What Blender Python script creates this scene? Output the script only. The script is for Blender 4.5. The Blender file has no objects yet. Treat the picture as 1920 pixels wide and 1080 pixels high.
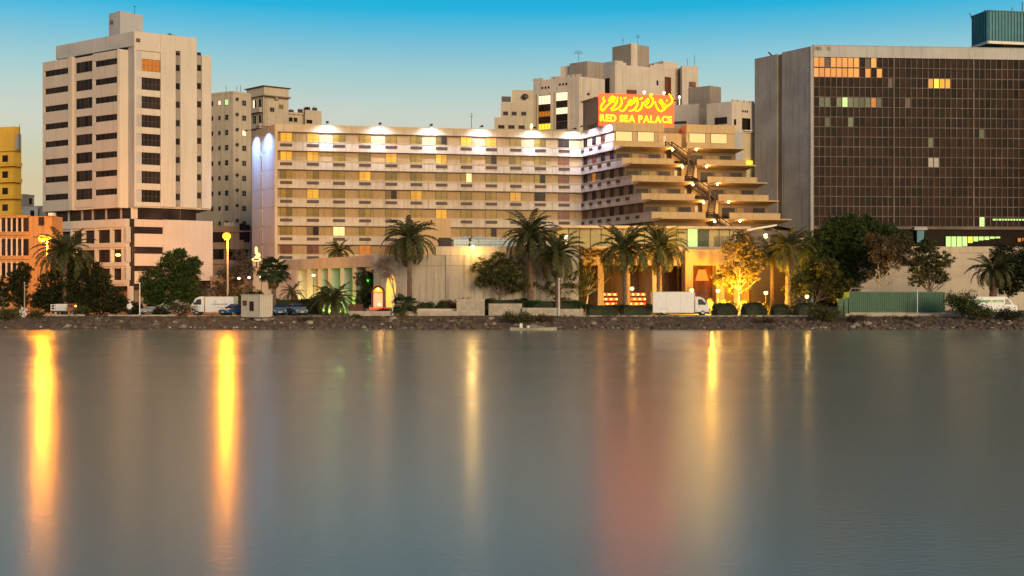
import bpy, math, random
from mathutils import Vector, Matrix
R = math.radians
sc = bpy.context.scene
col = sc.collection
FPX = 2200.0          # focal length in photo pixels
EYE = 4.7             # eye height above the water

# ------------------------------------------------------------------ camera
cam = bpy.data.cameras.new('camera')
cam.sensor_width = 36.0
cam.lens = FPX / 1920 * 36
cam.clip_start = 0.5
cam.clip_end = 6000
camo = bpy.data.objects.new('camera', cam)
col.objects.link(camo)
camo.location = (0, 0, EYE)
camo.rotation_euler = (R(90), 0, 0)
sc.camera = camo

# ------------------------------------------------------------------ sky and light
SUN_DIR = Vector((0.40, -0.88, 0.22)).normalized()      # towards the afterglow behind the viewer
w = bpy.data.worlds.new('World')
sc.world = w
w.use_nodes = True
nt = w.node_tree
nt.nodes.clear()
N = nt.nodes.new
out = N('ShaderNodeOutputWorld')
bg = N('ShaderNodeBackground')
bg.inputs['Strength'].default_value = 1.0
tc = N('ShaderNodeTexCoord')
sep = N('ShaderNodeSeparateXYZ')
nt.links.new(tc.outputs['Generated'], sep.inputs[0])
def ramp_node(stops):
    r = N('ShaderNodeValToRGB')
    e = r.color_ramp.elements
    while len(e) < len(stops):
        e.new(0.5)
    for i, (p, c) in enumerate(stops):
        e[i].position = p
        e[i].color = (*c, 1)
    return r
def lin(r, g, b, k=1.0):
    f = lambda c: (c / 255 / 12.92 if c / 255 <= .04045 else ((c / 255 + .055) / 1.055) ** 2.4)
    return (f(r) * k, f(g) * k, f(b) * k)
SK = 0.57
ramp = ramp_node([(0.0, lin(216, 190, 150, SK)), (0.086, lin(211, 196, 158, SK)), (0.109, lin(203, 202, 172, SK)), (0.142, lin(200, 206, 194, SK)),
                  (0.157, lin(188, 206, 198, SK)), (0.179, lin(160, 203, 206, SK)), (0.197, lin(130, 193, 211, SK)), (0.213, lin(90, 184, 215, SK)),
                  (0.231, lin(6, 174, 217, SK)), (0.30, lin(0, 146, 200, SK)), (0.45, lin(0, 100, 165, SK)), (0.7, lin(6, 62, 120, SK)), (1.0, lin(8, 44, 95, SK))])
nt.links.new(sep.outputs['Z'], ramp.inputs[0])
# warm afterglow on the horizon on the sunset side (behind the viewer)
dot = N('ShaderNodeVectorMath'); dot.operation = 'DOT_PRODUCT'
nt.links.new(tc.outputs['Generated'], dot.inputs[0])
dot.inputs[1].default_value = (SUN_DIR.x, SUN_DIR.y, 0.0)
mr = N('ShaderNodeMapRange'); mr.inputs[1].default_value = -0.1; mr.inputs[2].default_value = 1.0
nt.links.new(dot.outputs['Value'], mr.inputs[0])
glow = ramp_node([(0.0, (0.85, 0.42, 0.14)), (0.12, (0.62, 0.34, 0.16)), (0.3, (0.26, 0.2, 0.16)), (0.6, (0.04, 0.05, 0.07)), (1.0, (0.0, 0.0, 0.0))])
nt.links.new(sep.outputs['Z'], glow.inputs[0])
gm = N('ShaderNodeMixRGB'); gm.blend_type = 'ADD'
nt.links.new(mr.outputs[0], gm.inputs[0])
nt.links.new(ramp.outputs[0], gm.inputs[1])
nt.links.new(glow.outputs[0], gm.inputs[2])
sky = N('ShaderNodeTexSky')
sky.sky_type = 'NISHITA'
sky.sun_disc = False
sky.sun_elevation = math.asin(SUN_DIR.z)
sky.sun_rotation = math.atan2(SUN_DIR.x, SUN_DIR.y)
sky.dust_density = 2.0
na = N('ShaderNodeMixRGB'); na.blend_type = 'ADD'
na.inputs[0].default_value = 0.004
nt.links.new(gm.outputs[0], na.inputs[1])
nt.links.new(sky.outputs[0], na.inputs[2])
hz = N('ShaderNodeMapping'); hz.inputs['Scale'].default_value = (1.6, 1.6, 14.0)
nt.links.new(tc.outputs['Generated'], hz.inputs[0])
hn_ = N('ShaderNodeTexNoise'); hn_.inputs['Scale'].default_value = 1.4; hn_.inputs['Detail'].default_value = 5
nt.links.new(hz.outputs[0], hn_.inputs['Vector'])
hr = N('ShaderNodeMapRange'); hr.inputs[1].default_value = .3; hr.inputs[2].default_value = .7; hr.inputs[3].default_value = 0.965; hr.inputs[4].default_value = 1.03
nt.links.new(hn_.outputs['Fac'], hr.inputs[0])
hm = N('ShaderNodeMixRGB'); hm.blend_type = 'MULTIPLY'; hm.inputs[0].default_value = 1.0
nt.links.new(na.outputs[0], hm.inputs[1]); nt.links.new(hr.outputs[0], hm.inputs[2])
nt.links.new(hm.outputs[0], bg.inputs[0])
nt.links.new(bg.outputs[0], out.inputs[0])

sun = bpy.data.lights.new('afterglow_sun', 'SUN')
sun.energy = 1.4
sun.angle = R(24)
sun.color = (1.0, 0.76, 0.47)
suno = bpy.data.objects.new('afterglow_sun', sun)
col.objects.link(suno)
suno.rotation_euler = (-SUN_DIR).to_track_quat('-Z', 'Y').to_euler()

sc.view_settings.view_transform = 'Standard'
sc.view_settings.look = 'None'
sc.view_settings.exposure = 0.8
sc.view_settings.gamma = 1.0
sc.view_settings.use_curve_mapping = False
try:
    sc.cycles.max_bounces = 6
    sc.cycles.diffuse_bounces = 2
    sc.cycles.glossy_bounces = 3
    sc.cycles.transmission_bounces = 3
    sc.cycles.transparent_max_bounces = 6
    sc.cycles.caustics_reflective = False
    sc.cycles.caustics_refractive = False
    sc.cycles.use_light_tree = True
    sc.cycles.sample_clamp_indirect = 4.0
except Exception:
    pass

# ------------------------------------------------------------------ helpers
def wx(px, Y): return (px - 960) * Y / FPX
def wz(py, Y): return EYE - (py - 540) * Y / FPX

class Fr:
    """upright plane from p0 to p1 (ground plan, left to right seen from its front)"""
    def __init__(s, p0, p1):
        s.o = Vector(p0[:2]); d = Vector(p1[:2]) - s.o
        s.L = d.length; s.u = d / s.L
        s.n = Vector((s.u.y, -s.u.x))
        s.rot = math.atan2(s.u.y, s.u.x)
    def p(s, a, b, z):
        q = s.o + s.u * a + s.n * b
        return Vector((q.x, q.y, z))
    def apx(s, px, b=0.0):
        k = (px - 960) / FPX
        o = s.o + s.n * b
        return (k * o.y - o.x) / (s.u.x - k * s.u.y)
    def zpy(s, py, a, b=0.0):
        return wz(py, (s.o + s.u * a + s.n * b).y)

class MB:
    def __init__(s): s.v = []; s.f = []
    def poly(s, pts):
        i = len(s.v); s.v += [tuple(p) for p in pts]; s.f.append(tuple(range(i, i + len(pts))))
    def hexa(s, b, t):
        i = len(s.v); s.v += [tuple(p) for p in b] + [tuple(p) for p in t]
        n = len(b)
        s.f.append(tuple(i + k for k in reversed(range(n))))
        s.f.append(tuple(i + n + k for k in range(n)))
        for k in range(n):
            m = (k + 1) % n
            s.f.append((i + k, i + m, i + n + m, i + n + k))
    def box(s, x0, x1, y0, y1, z0, z1):
        b = [(x0, y0, z0), (x1, y0, z0), (x1, y1, z0), (x0, y1, z0)]
        s.hexa(b, [(x, y, z1) for x, y, _ in b])
    def fbox(s, fr, a0, a1, b0, b1, z0, z1):
        b = [fr.p(a0, b1, z0), fr.p(a1, b1, z0), fr.p(a1, b0, z0), fr.p(a0, b0, z0)]
        s.hexa(b, [(q.x, q.y, z1) for q in b])
    def prism(s, pts, z0, z1):
        s.hexa([(p[0], p[1], z0) for p in pts], [(p[0], p[1], z1) for p in pts])
    def extr(s, prof, y0, y1):
        """profile in xz extruded along y"""
        i = len(s.v); n = len(prof)
        s.v += [(x, y0, z) for x, z in prof] + [(x, y1, z) for x, z in prof]
        s.f.append(tuple(i + k for k in range(n)))
        s.f.append(tuple(i + n + k for k in reversed(range(n))))
        for k in range(n):
            m = (k + 1) % n
            s.f.append((i + m, i + k, i + n + k, i + n + m))
    def tube(s, pts, rad, n=8, cap=True):
        pts = [Vector(p) for p in pts]
        if not isinstance(rad, (list, tuple)): rad = [rad] * len(pts)
        i0 = len(s.v)
        up = Vector((0.013, 0.027, 1))
        for k, p in enumerate(pts):
            d = (pts[min(k + 1, len(pts) - 1)] - pts[max(k - 1, 0)])
            d = d.normalized() if d.length > 1e-9 else Vector((0, 0, 1))
            a = d.cross(up)
            if a.length < 0.05: a = d.cross(Vector((1, 0.02, 0)))
            a.normalize(); b = d.cross(a)
            for j in range(n):
                t = 2 * math.pi * j / n
                s.v.append(tuple(p + (a * math.cos(t) + b * math.sin(t)) * rad[k]))
        for k in range(len(pts) - 1):
            for j in range(n):
                m = (j + 1) % n
                s.f.append((i0 + k * n + j, i0 + k * n + m, i0 + (k + 1) * n + m, i0 + (k + 1) * n + j))
        if cap:
            s.f.append(tuple(i0 + j for j in reversed(range(n))))
            e = i0 + (len(pts) - 1) * n
            s.f.append(tuple(e + j for j in range(n)))
    def ball(s, c, r, n=10, m=7, sq=(1, 1, 1)):
        i0 = len(s.v)
        for k in range(m + 1):
            th = math.pi * (k + .0001) / (m + .0002)
            for j in range(n):
                ph = 2 * math.pi * j / n
                s.v.append((c[0] + r * sq[0] * math.sin(th) * math.cos(ph), c[1] + r * sq[1] * math.sin(th) * math.sin(ph), c[2] + r * sq[2] * math.cos(th)))
        for k in range(m):
            for j in range(n):
                q = (j + 1) % n
                s.f.append((i0 + k * n + j, i0 + (k + 1) * n + j, i0 + (k + 1) * n + q, i0 + k * n + q))
    def mesh(s, name, m, off=(0, 0, 0), smooth=False):
        me = bpy.data.meshes.new(name)
        ox, oy, oz = off
        me.from_pydata([(x - ox, y - oy, z - oz) for x, y, z in s.v], [], s.f)
        if m is not None: me.materials.append(m)
        if smooth:
            me.polygons.foreach_set('use_smooth', [True] * len(me.polygons))
        me.update()
        return me

WL = {}      # world location of every unrotated root
def link(name, data, parent=None):
    o = bpy.data.objects.new(name, data)
    col.objects.link(o)
    if parent is not None: o.parent = parent
    return o
def tag(o, label=None, cat=None, group=None, kind=None):
    if label: o['label'] = label
    if cat: o['category'] = cat
    if group: o['group'] = group
    if kind: o['kind'] = kind
    return o
def root(name, loc, label, cat, group=None, rz=0.0):
    o = link(name, None)
    o.empty_display_size = 0.5
    o.location = loc
    o.rotation_euler = (0, 0, rz)
    WL[o.name] = Vector(loc)
    return tag(o, label, cat, group)
def part(name, mb, m, parent, smooth=False):
    """mesh given in world coordinates under an unrotated root"""
    off = WL.get(parent.name, Vector((0, 0, 0))) if parent is not None else Vector((0, 0, 0))
    o = link(name, mb.mesh(name, m, off, smooth), parent)
    if parent is not None: WL[o.name] = off
    return o
def local(name, mb, m, parent, smooth=False):
    """mesh given in the parent's own coordinates"""
    return link(name, mb.mesh(name, m, (0, 0, 0), smooth), parent)
def struct(name, mb, m, smooth=False):
    return tag(link(name, mb.mesh(name, m, (0, 0, 0), smooth)), kind='structure')
def inst(name, me, parent, wloc, rz=0.0, scale=None):
    o = link(name, me, parent)
    o.location = Vector(wloc) - (WL.get(parent.name, Vector((0, 0, 0))) if parent is not None else Vector((0, 0, 0)))
    o.rotation_euler = (0, 0, rz)
    if scale: o.scale = scale
    return o
def copy_tree(o, parent=None):
    c = o.copy(); col.objects.link(c)
    if parent is not None: c.parent = parent
    for ch in [q for q in o.children]: copy_tree(ch, c)
    return c

# ------------------------------------------------------------------ materials
def newmat(name):
    m = bpy.data.materials.new(name); m.use_nodes = True
    t = m.node_tree
    return m, t, t.nodes['Principled BSDF']
def plain(name, c, rough=0.6, metal=0.0, var=0.12, scale=2.0, emis=None, es=0.0, bump=0.0, randv=0.0, spec=0.5):
    m, t, b = newmat(name)
    b.inputs['Specular IOR Level'].default_value = spec
    b.inputs['Roughness'].default_value = rough
    b.inputs['Metallic'].default_value = metal
    co = t.nodes.new('ShaderNodeTexCoord')
    nz = t.nodes.new('ShaderNodeTexNoise'); nz.inputs['Scale'].default_value = scale; nz.inputs['Detail'].default_value = 5
    t.links.new(co.outputs['Object'], nz.inputs['Vector'])
    rp = t.nodes.new('ShaderNodeValToRGB')
    rp.color_ramp.elements[0].position = 0.3; rp.color_ramp.elements[1].position = 0.72
    rp.color_ramp.elements[0].color = tuple(max(0, q * (1 - var)) for q in c) + (1,)
    rp.color_ramp.elements[1].color = tuple(min(1, q * (1 + var)) for q in c) + (1,)
    t.links.new(nz.outputs['Fac'], rp.inputs[0])
    last = rp.outputs[0]
    if randv:
        oi = t.nodes.new('ShaderNodeObjectInfo')
        mrn = t.nodes.new('ShaderNodeMapRange'); mrn.inputs[3].default_value = 1 - randv; mrn.inputs[4].default_value = 1 + randv
        t.links.new(oi.outputs['Random'], mrn.inputs[0])
        hv = t.nodes.new('ShaderNodeHueSaturation')
        t.links.new(last, hv.inputs['Color']); t.links.new(mrn.outputs[0], hv.inputs['Value'])
        last = hv.outputs[0]
    t.links.new(last, b.inputs['Base Color'])
    if emis:
        b.inputs['Emission Color'].default_value = (*emis, 1)
        b.inputs['Emission Strength'].default_value = es
        if randv:
            mm = t.nodes.new('ShaderNodeMath'); mm.operation = 'MULTIPLY'; mm.inputs[1].default_value = es
            t.links.new(mrn.outputs[0], mm.inputs[0]); t.links.new(mm.outputs[0], b.inputs['Emission Strength'])
    if bump:
        bp = t.nodes.new('ShaderNodeBump'); bp.inputs['Strength'].default_value = bump; bp.inputs['Distance'].default_value = 0.1
        n2 = t.nodes.new('ShaderNodeTexNoise'); n2.inputs['Scale'].default_value = scale * 6; n2.inputs['Detail'].default_value = 6
        t.links.new(co.outputs['Object'], n2.inputs['Vector'])
        t.links.new(n2.outputs['Fac'], bp.inputs['Height']); t.links.new(bp.outputs[0], b.inputs['Normal'])
    return m
def wall(name, c, stain=0.35, rough=0.85, grain=0.10, randv=0.0):
    """painted plaster / concrete: blotches, fine grain and rain streaks"""
    m, t, b = newmat(name)
    b.inputs['Roughness'].default_value = rough
    co = t.nodes.new('ShaderNodeTexCoord')
    def noise(sx, sz, sca, det=5):
        mp = t.nodes.new('ShaderNodeMapping'); mp.inputs['Scale'].default_value = (sx, sx, sz)
        t.links.new(co.outputs['Object'], mp.inputs[0])
        n = t.nodes.new('ShaderNodeTexNoise'); n.inputs['Scale'].default_value = sca; n.inputs['Detail'].default_value = det
        t.links.new(mp.outputs[0], n.inputs['Vector'])
        return n.outputs['Fac']
    def mul(a, fac, lo, hi, p0=0.35, p1=0.65):
        r = t.nodes.new('ShaderNodeValToRGB')
        r.color_ramp.elements[0].position = p0; r.color_ramp.elements[1].position = p1
        r.color_ramp.elements[0].color = (*lo, 1); r.color_ramp.elements[1].color = (*hi, 1)
        t.links.new(fac, r.inputs[0])
        x = t.nodes.new('ShaderNodeMixRGB'); x.blend_type = 'MULTIPLY'; x.inputs[0].default_value = 1
        if a is None: x.inputs[1].default_value = (*c, 1)
        else: t.links.new(a, x.inputs[1])
        t.links.new(r.outputs[0], x.inputs[2])
        return x.outputs[0]
    g = grain
    a = mul(None, noise(1, 1, 0.25), (1 - g, 1 - g, 1 - g), (1 + g * .4,) * 3)
    a = mul(a, noise(1, 1, 3.0, 8), (1 - g * .8,) * 3, (1, 1, 1))
    s = stain
    a = mul(a, noise(1.6, 0.07, 1.3, 6), (1 - s, 1 - s * 1.05, 1 - s * 1.1), (1, 1, 1), 0.28, 0.5)
    if randv:
        oi = t.nodes.new('ShaderNodeObjectInfo')
        mrn = t.nodes.new('ShaderNodeMapRange'); mrn.inputs[3].default_value = 1 - randv; mrn.inputs[4].default_value = 1 + randv
        t.links.new(oi.outputs['Random'], mrn.inputs[0])
        hv = t.nodes.new('ShaderNodeHueSaturation')
        t.links.new(a, hv.inputs['Color']); t.links.new(mrn.outputs[0], hv.inputs['Value'])
        a = hv.outputs[0]
    t.links.new(a, b.inputs['Base Color'])
    bp = t.nodes.new('ShaderNodeBump'); bp.inputs['Strength'].default_value = 0.25; bp.inputs['Distance'].default_value = 0.03
    t.links.new(noise(1, 1, 9.0, 6), bp.inputs['Height']); t.links.new(bp.outputs[0], b.inputs['Normal'])
    return m
def glow_mat(name, c, s):
    m, t, b = newmat(name)
    b.inputs['Base Color'].default_value = (*[min(0.8, q) for q in c], 1)
    b.inputs['Emission Color'].default_value = (*c, 1)
    b.inputs['Emission Strength'].default_value = s
    return m
def islandmat(name, c, c2):
    m, t, b = newmat(name)
    b.inputs['Roughness'].default_value = 0.2; b.inputs['Specular IOR Level'].default_value = 0.02
    ge = t.nodes.new('ShaderNodeNewGeometry'); rp = t.nodes.new('ShaderNodeValToRGB')
    rp.color_ramp.elements[0].color = (*c, 1); rp.color_ramp.elements[1].color = (*c2, 1)
    t.links.new(ge.outputs['Random Per Island'], rp.inputs[0]); t.links.new(rp.outputs[0], b.inputs['Base Color'])
    return m
def leafmat(name, c, c2, rough=0.55):
    m, t, b = newmat(name)
    b.inputs['Roughness'].default_value = rough
    b.inputs['Specular IOR Level'].default_value = 0.3
    ge = t.nodes.new('ShaderNodeNewGeometry')
    rp = t.nodes.new('ShaderNodeValToRGB')
    rp.color_ramp.elements[0].color = (*c, 1); rp.color_ramp.elements[1].color = (*c2, 1)
    t.links.new(ge.outputs['Random Per Island'], rp.inputs[0])
    t.links.new(rp.outputs[0], b.inputs['Base Color'])
    tr = t.nodes.new('ShaderNodeBsdfTranslucent')
    t.links.new(rp.outputs[0], tr.inputs[0])
    mx = t.nodes.new('ShaderNodeMixShader'); mx.inputs[0].default_value = 0.25
    t.links.new(b.outputs[0], mx.inputs[1]); t.links.new(tr.outputs[0], mx.inputs[2])
    t.links.new(mx.outputs[0], t.nodes['Material Output'].inputs[0])
    return m

M = dict(
    cream=wall('cream_plaster', (0.60, 0.53, 0.42), 0.12, grain=.05),
    cream_panel=wall('cream_panel', (0.58, 0.50, 0.395), 0.16, grain=.06, randv=0.05),
    grey_par=wall('grey_concrete', (0.50, 0.48, 0.43), 0.2),
    pink=wall('pinkish_render', (0.62, 0.49, 0.375), 0.08, grain=.06),
    hotel=wall('hotel_render', (0.59, 0.46, 0.275), 0.22, grain=.08),
    hotel_band=wall('hotel_band', (0.59, 0.48, 0.33), 0.3, randv=0.04),
    hotel_in=wall('hotel_window_wall_shaded', (0.41, 0.27, 0.115), 0.2),  # shadow of the recessed window rows is put into this darker colour
    terrace=wall('terrace_render', (0.58, 0.395, 0.18), 0.2),  # tan render, with the yellow of the garden floodlights put into the colour
    terrace_shaded=wall('terrace_recess_shade', (0.20, 0.135, 0.07), 0.2),  # dark room walls, with the shade under the canopies put into the colour
    beige=wall('beige_render', (0.55, 0.45, 0.31), 0.22),
    sand=wall('sand_stone', (0.64, 0.54, 0.42), 0.2),
    sand_dark=wall('sand_stone_dark', (0.34, 0.28, 0.21), 0.2),
    lit_wall=wall('yellow_lit_render', (0.64, 0.50, 0.30), 0.1),  # yellow light falling on the wall is put into its colour
    yellow=wall('yellow_plaster', (0.78, 0.46, 0.05), 0.15),  # yellow plaster, made more saturated to carry the sodium light
    brownwall=wall('brown_plaster', (0.34, 0.22, 0.12), 0.3),
    sodium_plaster=wall('sodium_tinted_plaster', (0.46, 0.25, 0.085), 0.3),  # brown plaster, with the street lamp's sodium orange put into the colour
    column=wall('pale_column', (0.56, 0.54, 0.46), 0.15),
    concrete=wall('rough_concrete', (0.42, 0.36, 0.30), 0.3, grain=.14),
    concrete_light=wall('pale_concrete', (0.42, 0.39, 0.33), 0.2),
    podium=wall('podium_concrete', (0.41, 0.355, 0.275), 0.5, randv=.05),
    stone=wall('pale_limestone', (0.46, 0.39, 0.29), 0.2, randv=.14),
    kerb=wall('kerb_concrete', (0.50, 0.43, 0.32), 0.35, randv=.06),
    teal=plain('teal_cladding', (0.02, 0.16, 0.19), 0.5, var=.2, scale=.6),
    glass=plain('dark_glass', (0.018, 0.008, 0.005), 0.2, var=.4, scale=.5, randv=.7, spec=.02),
    glass_rest=islandmat('dark_glass_grid', (0.008, 0.004, 0.003), (0.034, 0.015, 0.009)),
    pane=plain('window_glass', (0.026, 0.018, 0.016), 0.2, var=.4, scale=.6, randv=.5, spec=.05),
    frame=plain('dark_frame', (0.06, 0.04, 0.03), 0.5),
    frame_l=plain('pale_frame', (0.36, 0.32, 0.27), 0.5),
    mull=plain('mullion', (0.155, 0.112, 0.085), 0.6, var=.4, scale=.3, spec=.2),
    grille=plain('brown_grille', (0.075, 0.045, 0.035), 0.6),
    curtain=plain('ochre_curtain', (0.17, 0.105, 0.014), 0.3, var=.3, scale=3, randv=.4, emis=(0.8, 0.42, 0.03), es=0.035, spec=.15),
    curtain_lit=plain('lit_ochre_curtain', (0.45, 0.25, 0.03), 0.3, var=.2, scale=3, randv=.25, emis=(1.0, 0.42, 0.01), es=0.2, spec=.15),
    curtain_hot=plain('bright_window', (0.35, 0.28, 0.12), 0.3, var=.05, emis=(1.0, 0.74, 0.28), es=0.62, spec=.12),
    curtain_red=plain('russet_curtain', (0.14, 0.045, 0.02), 0.25, var=.3, scale=3, randv=.3, spec=.12),
    curtain_amber=plain('amber_room', (0.18, 0.06, 0.01), 0.3, var=.5, scale=2, emis=(1.0, 0.30, 0.03), es=0.25, spec=.12),
    lit_cream=plain('lit_cream_blind', (0.3, 0.24, 0.12), 0.4, var=.03, emis=(1.0, 0.60, 0.20), es=0.52, spec=.12),
    lit_white=plain('lit_white_window', (0.3, 0.26, 0.18), 0.4, var=.5, scale=1.6, emis=(1.0, 0.85, 0.5), es=0.75, spec=.12),
    lit_yellow=plain('lit_yellow_window', (0.25, 0.2, 0.03), 0.4, var=.4, scale=2, emis=(1.0, 0.80, 0.05), es=0.6, spec=.12),
    lit_green=plain('lit_green_window', (0.12, 0.2, 0.07), 0.4, var=.4, scale=2, emis=(0.62, 1.0, 0.28), es=0.6, spec=.12),
    dim_green=plain('dim_green_window', (0.05, 0.055, 0.03), 0.3, var=.4, scale=2, randv=.5, emis=(0.35, 0.5, 0.22), es=0.06, spec=.12),
    amber_reflection=plain('amber_reflection_pane', (0.16, 0.07, 0.015), 0.3, var=.35, scale=.5, randv=.22, emis=(1.0, 0.33, 0.055), es=0.46, spec=.12),
    steel=plain('dark_steel', (0.05, 0.03, 0.022), 0.5, metal=.3),
    door=plain('white_door', (0.62, 0.56, 0.44), 0.5),
    white=plain('white_paint', (0.74, 0.72, 0.66), 0.35, var=.05),
    whitev=plain('white_van_paint', (0.72, 0.71, 0.66), 0.3, var=.05),
    rubber=plain('rubber', (0.015, 0.014, 0.014), 0.8),
    metal=plain('galvanised_steel', (0.45, 0.42, 0.37), 0.45, metal=.4),
    vglass=plain('vehicle_glass', (0.03, 0.035, 0.04), 0.1, var=.1),
    blue=plain('blue_car_paint', (0.02, 0.10, 0.22), 0.25, var=.1),
    bluegrey=plain('blue_grey_paint', (0.12, 0.18, 0.23), 0.3, var=.1),
    silver=plain('silver_paint', (0.42, 0.42, 0.40), 0.3, var=.1),
    greenbox=plain('green_steel', (0.022, 0.10, 0.045), 0.5, var=.2, scale=1.2),
    greenband=plain('green_stripe', (0.03, 0.28, 0.08), 0.4),
    redled=glow_mat('red_strip_light', (1.0, 0.05, 0.03), 1.0),
    bark=plain('bark', (0.13, 0.09, 0.055), 0.9, var=.4, scale=5, bump=.5),
    bark_pale=plain('pale_bark', (0.36, 0.30, 0.22), 0.85, var=.3, scale=4, bump=.3),
    palmbark=plain('palm_bark', (0.15, 0.10, 0.06), 0.9, var=.4, scale=6, bump=.6),
    palm=leafmat('palm_leaf', (0.028, 0.038, 0.010), (0.115, 0.118, 0.036)),
    palm_dry=leafmat('dry_palm_leaf', (0.11, 0.065, 0.022), (0.20, 0.12, 0.045)),
    palm_g=leafmat('fan_palm_leaf', (0.015, 0.035, 0.008), (0.06, 0.085, 0.025)),
    leaf=leafmat('dark_leaf', (0.010, 0.015, 0.003), (0.046, 0.050, 0.011)),
    leaf_g=leafmat('green_leaf', (0.014, 0.030, 0.004), (0.072, 0.105, 0.014)),
    leaf_o=leafmat('olive_leaf', (0.028, 0.034, 0.007), (0.115, 0.115, 0.026)),
    leaf_b=leafmat('brown_leaf', (0.045, 0.032, 0.012), (0.14, 0.10, 0.045)),
    leaf_y=leafmat('yellow_leaf', (0.09, 0.07, 0.012), (0.26, 0.19, 0.04)),
    hedge=leafmat('hedge_leaf', (0.010, 0.018, 0.005), (0.038, 0.048, 0.012)),
    hedge_g=leafmat('bright_hedge_leaf', (0.012, 0.045, 0.006), (0.03, 0.10, 0.02)),
    red_leaf=leafmat('russet_leaf', (0.10, 0.022, 0.010), (0.22, 0.085, 0.025)),
    twig=plain('twig', (0.18, 0.13, 0.10), 0.9),
    skin=plain('skin', (0.30, 0.17, 0.10), 0.6),
    cloth_w=plain('white_cloth', (0.75, 0.73, 0.68), 0.8, var=.05),
    cloth_d=plain('dark_cloth', (0.02, 0.022, 0.03), 0.8),
    tent=plain('pale_teal_canvas', (0.74, 0.86, 0.74), 0.8, var=.08),
    bronze=plain('dark_bronze', (0.10, 0.05, 0.025), 0.5, metal=.4),
    rockm=plain('pale_rock', (0.30, 0.25, 0.18), 0.9, var=.35, scale=3, bump=.6),
    redwood=plain('red_board', (0.10, 0.025, 0.012), 0.7),
)
def lamp_point(name, loc, c, power, rad=0.3, parent=None):
    l = bpy.data.lights.new(name, 'POINT'); l.energy = power; l.color = c; l.shadow_soft_size = rad
    o = link(name, l, parent)
    o.location = Vector(loc) - (WL.get(parent.name, Vector((0, 0, 0))) if parent is not None else Vector((0, 0, 0)))
    return o
def lamp_spot(name, loc, target, c, power, ang, blend=0.6, rad=0.15, parent=None):
    l = bpy.data.lights.new(name, 'SPOT'); l.energy = power; l.color = c; l.shadow_soft_size = rad
    l.spot_size = R(ang); l.spot_blend = blend
    o = link(name, l, parent)
    o.location = Vector(loc) - (WL.get(parent.name, Vector((0, 0, 0))) if parent is not None else Vector((0, 0, 0)))
    o.rotation_euler = (Vector(target) - Vector(loc)).to_track_quat('-Z', 'Y').to_euler()
    return o
FLOOD = 2700        # watt of each roof floodlight
SODIUM = 5600       # watt of a street lamp head
# ------------------------------------------------------------------ water, ground, shore
def water_mat():
    m, t, b = newmat('lagoon_water')
    b.inputs['Base Color'].default_value = (0.36, 0.315, 0.165, 1)
    b.inputs['Roughness'].default_value = WATER_ROUGH
    b.inputs['IOR'].default_value = 1.33
    co = t.nodes.new('ShaderNodeTexCoord')
    mp = t.nodes.new('ShaderNodeMapping'); mp.inputs['Scale'].default_value = (0.35, 1.0, 1)
    t.links.new(co.outputs['Object'], mp.inputs[0])
    n = t.nodes.new('ShaderNodeTexNoise'); n.inputs['Scale'].default_value = 7.5; n.inputs['Detail'].default_value = 2
    t.links.new(mp.outputs[0], n.inputs['Vector'])
    n2 = t.nodes.new('ShaderNodeTexNoise'); n2.inputs['Scale'].default_value = 0.09; n2.inputs['Detail'].default_value = 3
    t.links.new(mp.outputs[0], n2.inputs['Vector'])
    mr2 = t.nodes.new('ShaderNodeMapRange'); mr2.inputs[1].default_value = .3; mr2.inputs[2].default_value = .7
    mr2.inputs[3].default_value = WATER_ROUGH - .02; mr2.inputs[4].default_value = WATER_ROUGH + .015
    t.links.new(n2.outputs['Fac'], mr2.inputs[0]); t.links.new(mr2.outputs[0], b.inputs['Roughness'])
    bp = t.nodes.new('ShaderNodeBump'); bp.inputs['Strength'].default_value = 0.26; bp.inputs['Distance'].default_value = 0.03
    t.links.new(n.outputs['Fac'], bp.inputs['Height']); t.links.new(bp.outputs[0], b.inputs['Normal'])
    return m
WATER_ROUGH = 0.215
b_ = MB(); b_.poly([(-3000, -1500, 0), (3000, -1500, 0), (3000, 137, 0), (-3000, 137, 0)])
struct('water', b_, water_mat())

def ground_mat(name, c1, c2, sc_=1.2):
    m, t, b = newmat(name)
    b.inputs['Roughness'].default_value = 0.95
    co = t.nodes.new('ShaderNodeTexCoord')
    n = t.nodes.new('ShaderNodeTexNoise'); n.inputs['Scale'].default_value = sc_; n.inputs['Detail'].default_value = 9; n.inputs['Roughness'].default_value = .7
    t.links.new(co.outputs['Object'], n.inputs['Vector'])
    r = t.nodes.new('ShaderNodeValToRGB'); r.color_ramp.elements[0].position = .35; r.color_ramp.elements[1].position = .68
    r.color_ramp.elements[0].color = (*c1, 1); r.color_ramp.elements[1].color = (*c2, 1)
    t.links.new(n.outputs['Fac'], r.inputs[0]); t.links.new(r.outputs[0], b.inputs['Base Color'])
    bp = t.nodes.new('ShaderNodeBump'); bp.inputs['Strength'].default_value = .6; bp.inputs['Distance'].default_value = .1
    t.links.new(n.outputs['Fac'], bp.inputs['Height']); t.links.new(bp.outputs[0], b.inputs['Normal'])
    return m
GZ = 1.30
b_ = MB(); b_.poly([(-3000, 142.6, GZ), (3000, 142.6, GZ), (3000, 3500, GZ), (-3000, 3500, GZ)])
struct('ground', b_, ground_mat('dusty_ground', (0.10, 0.075, 0.05), (0.20, 0.15, 0.10)))
b_ = MB(); b_.poly([(-400, 144.6, GZ + .005), (400, 144.6, GZ + .005), (400, 149.2, GZ + .005), (-400, 149.2, GZ + .005)])
struct('road', b_, ground_mat('asphalt', (0.035, 0.033, 0.03), (0.06, 0.055, 0.05)))

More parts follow.
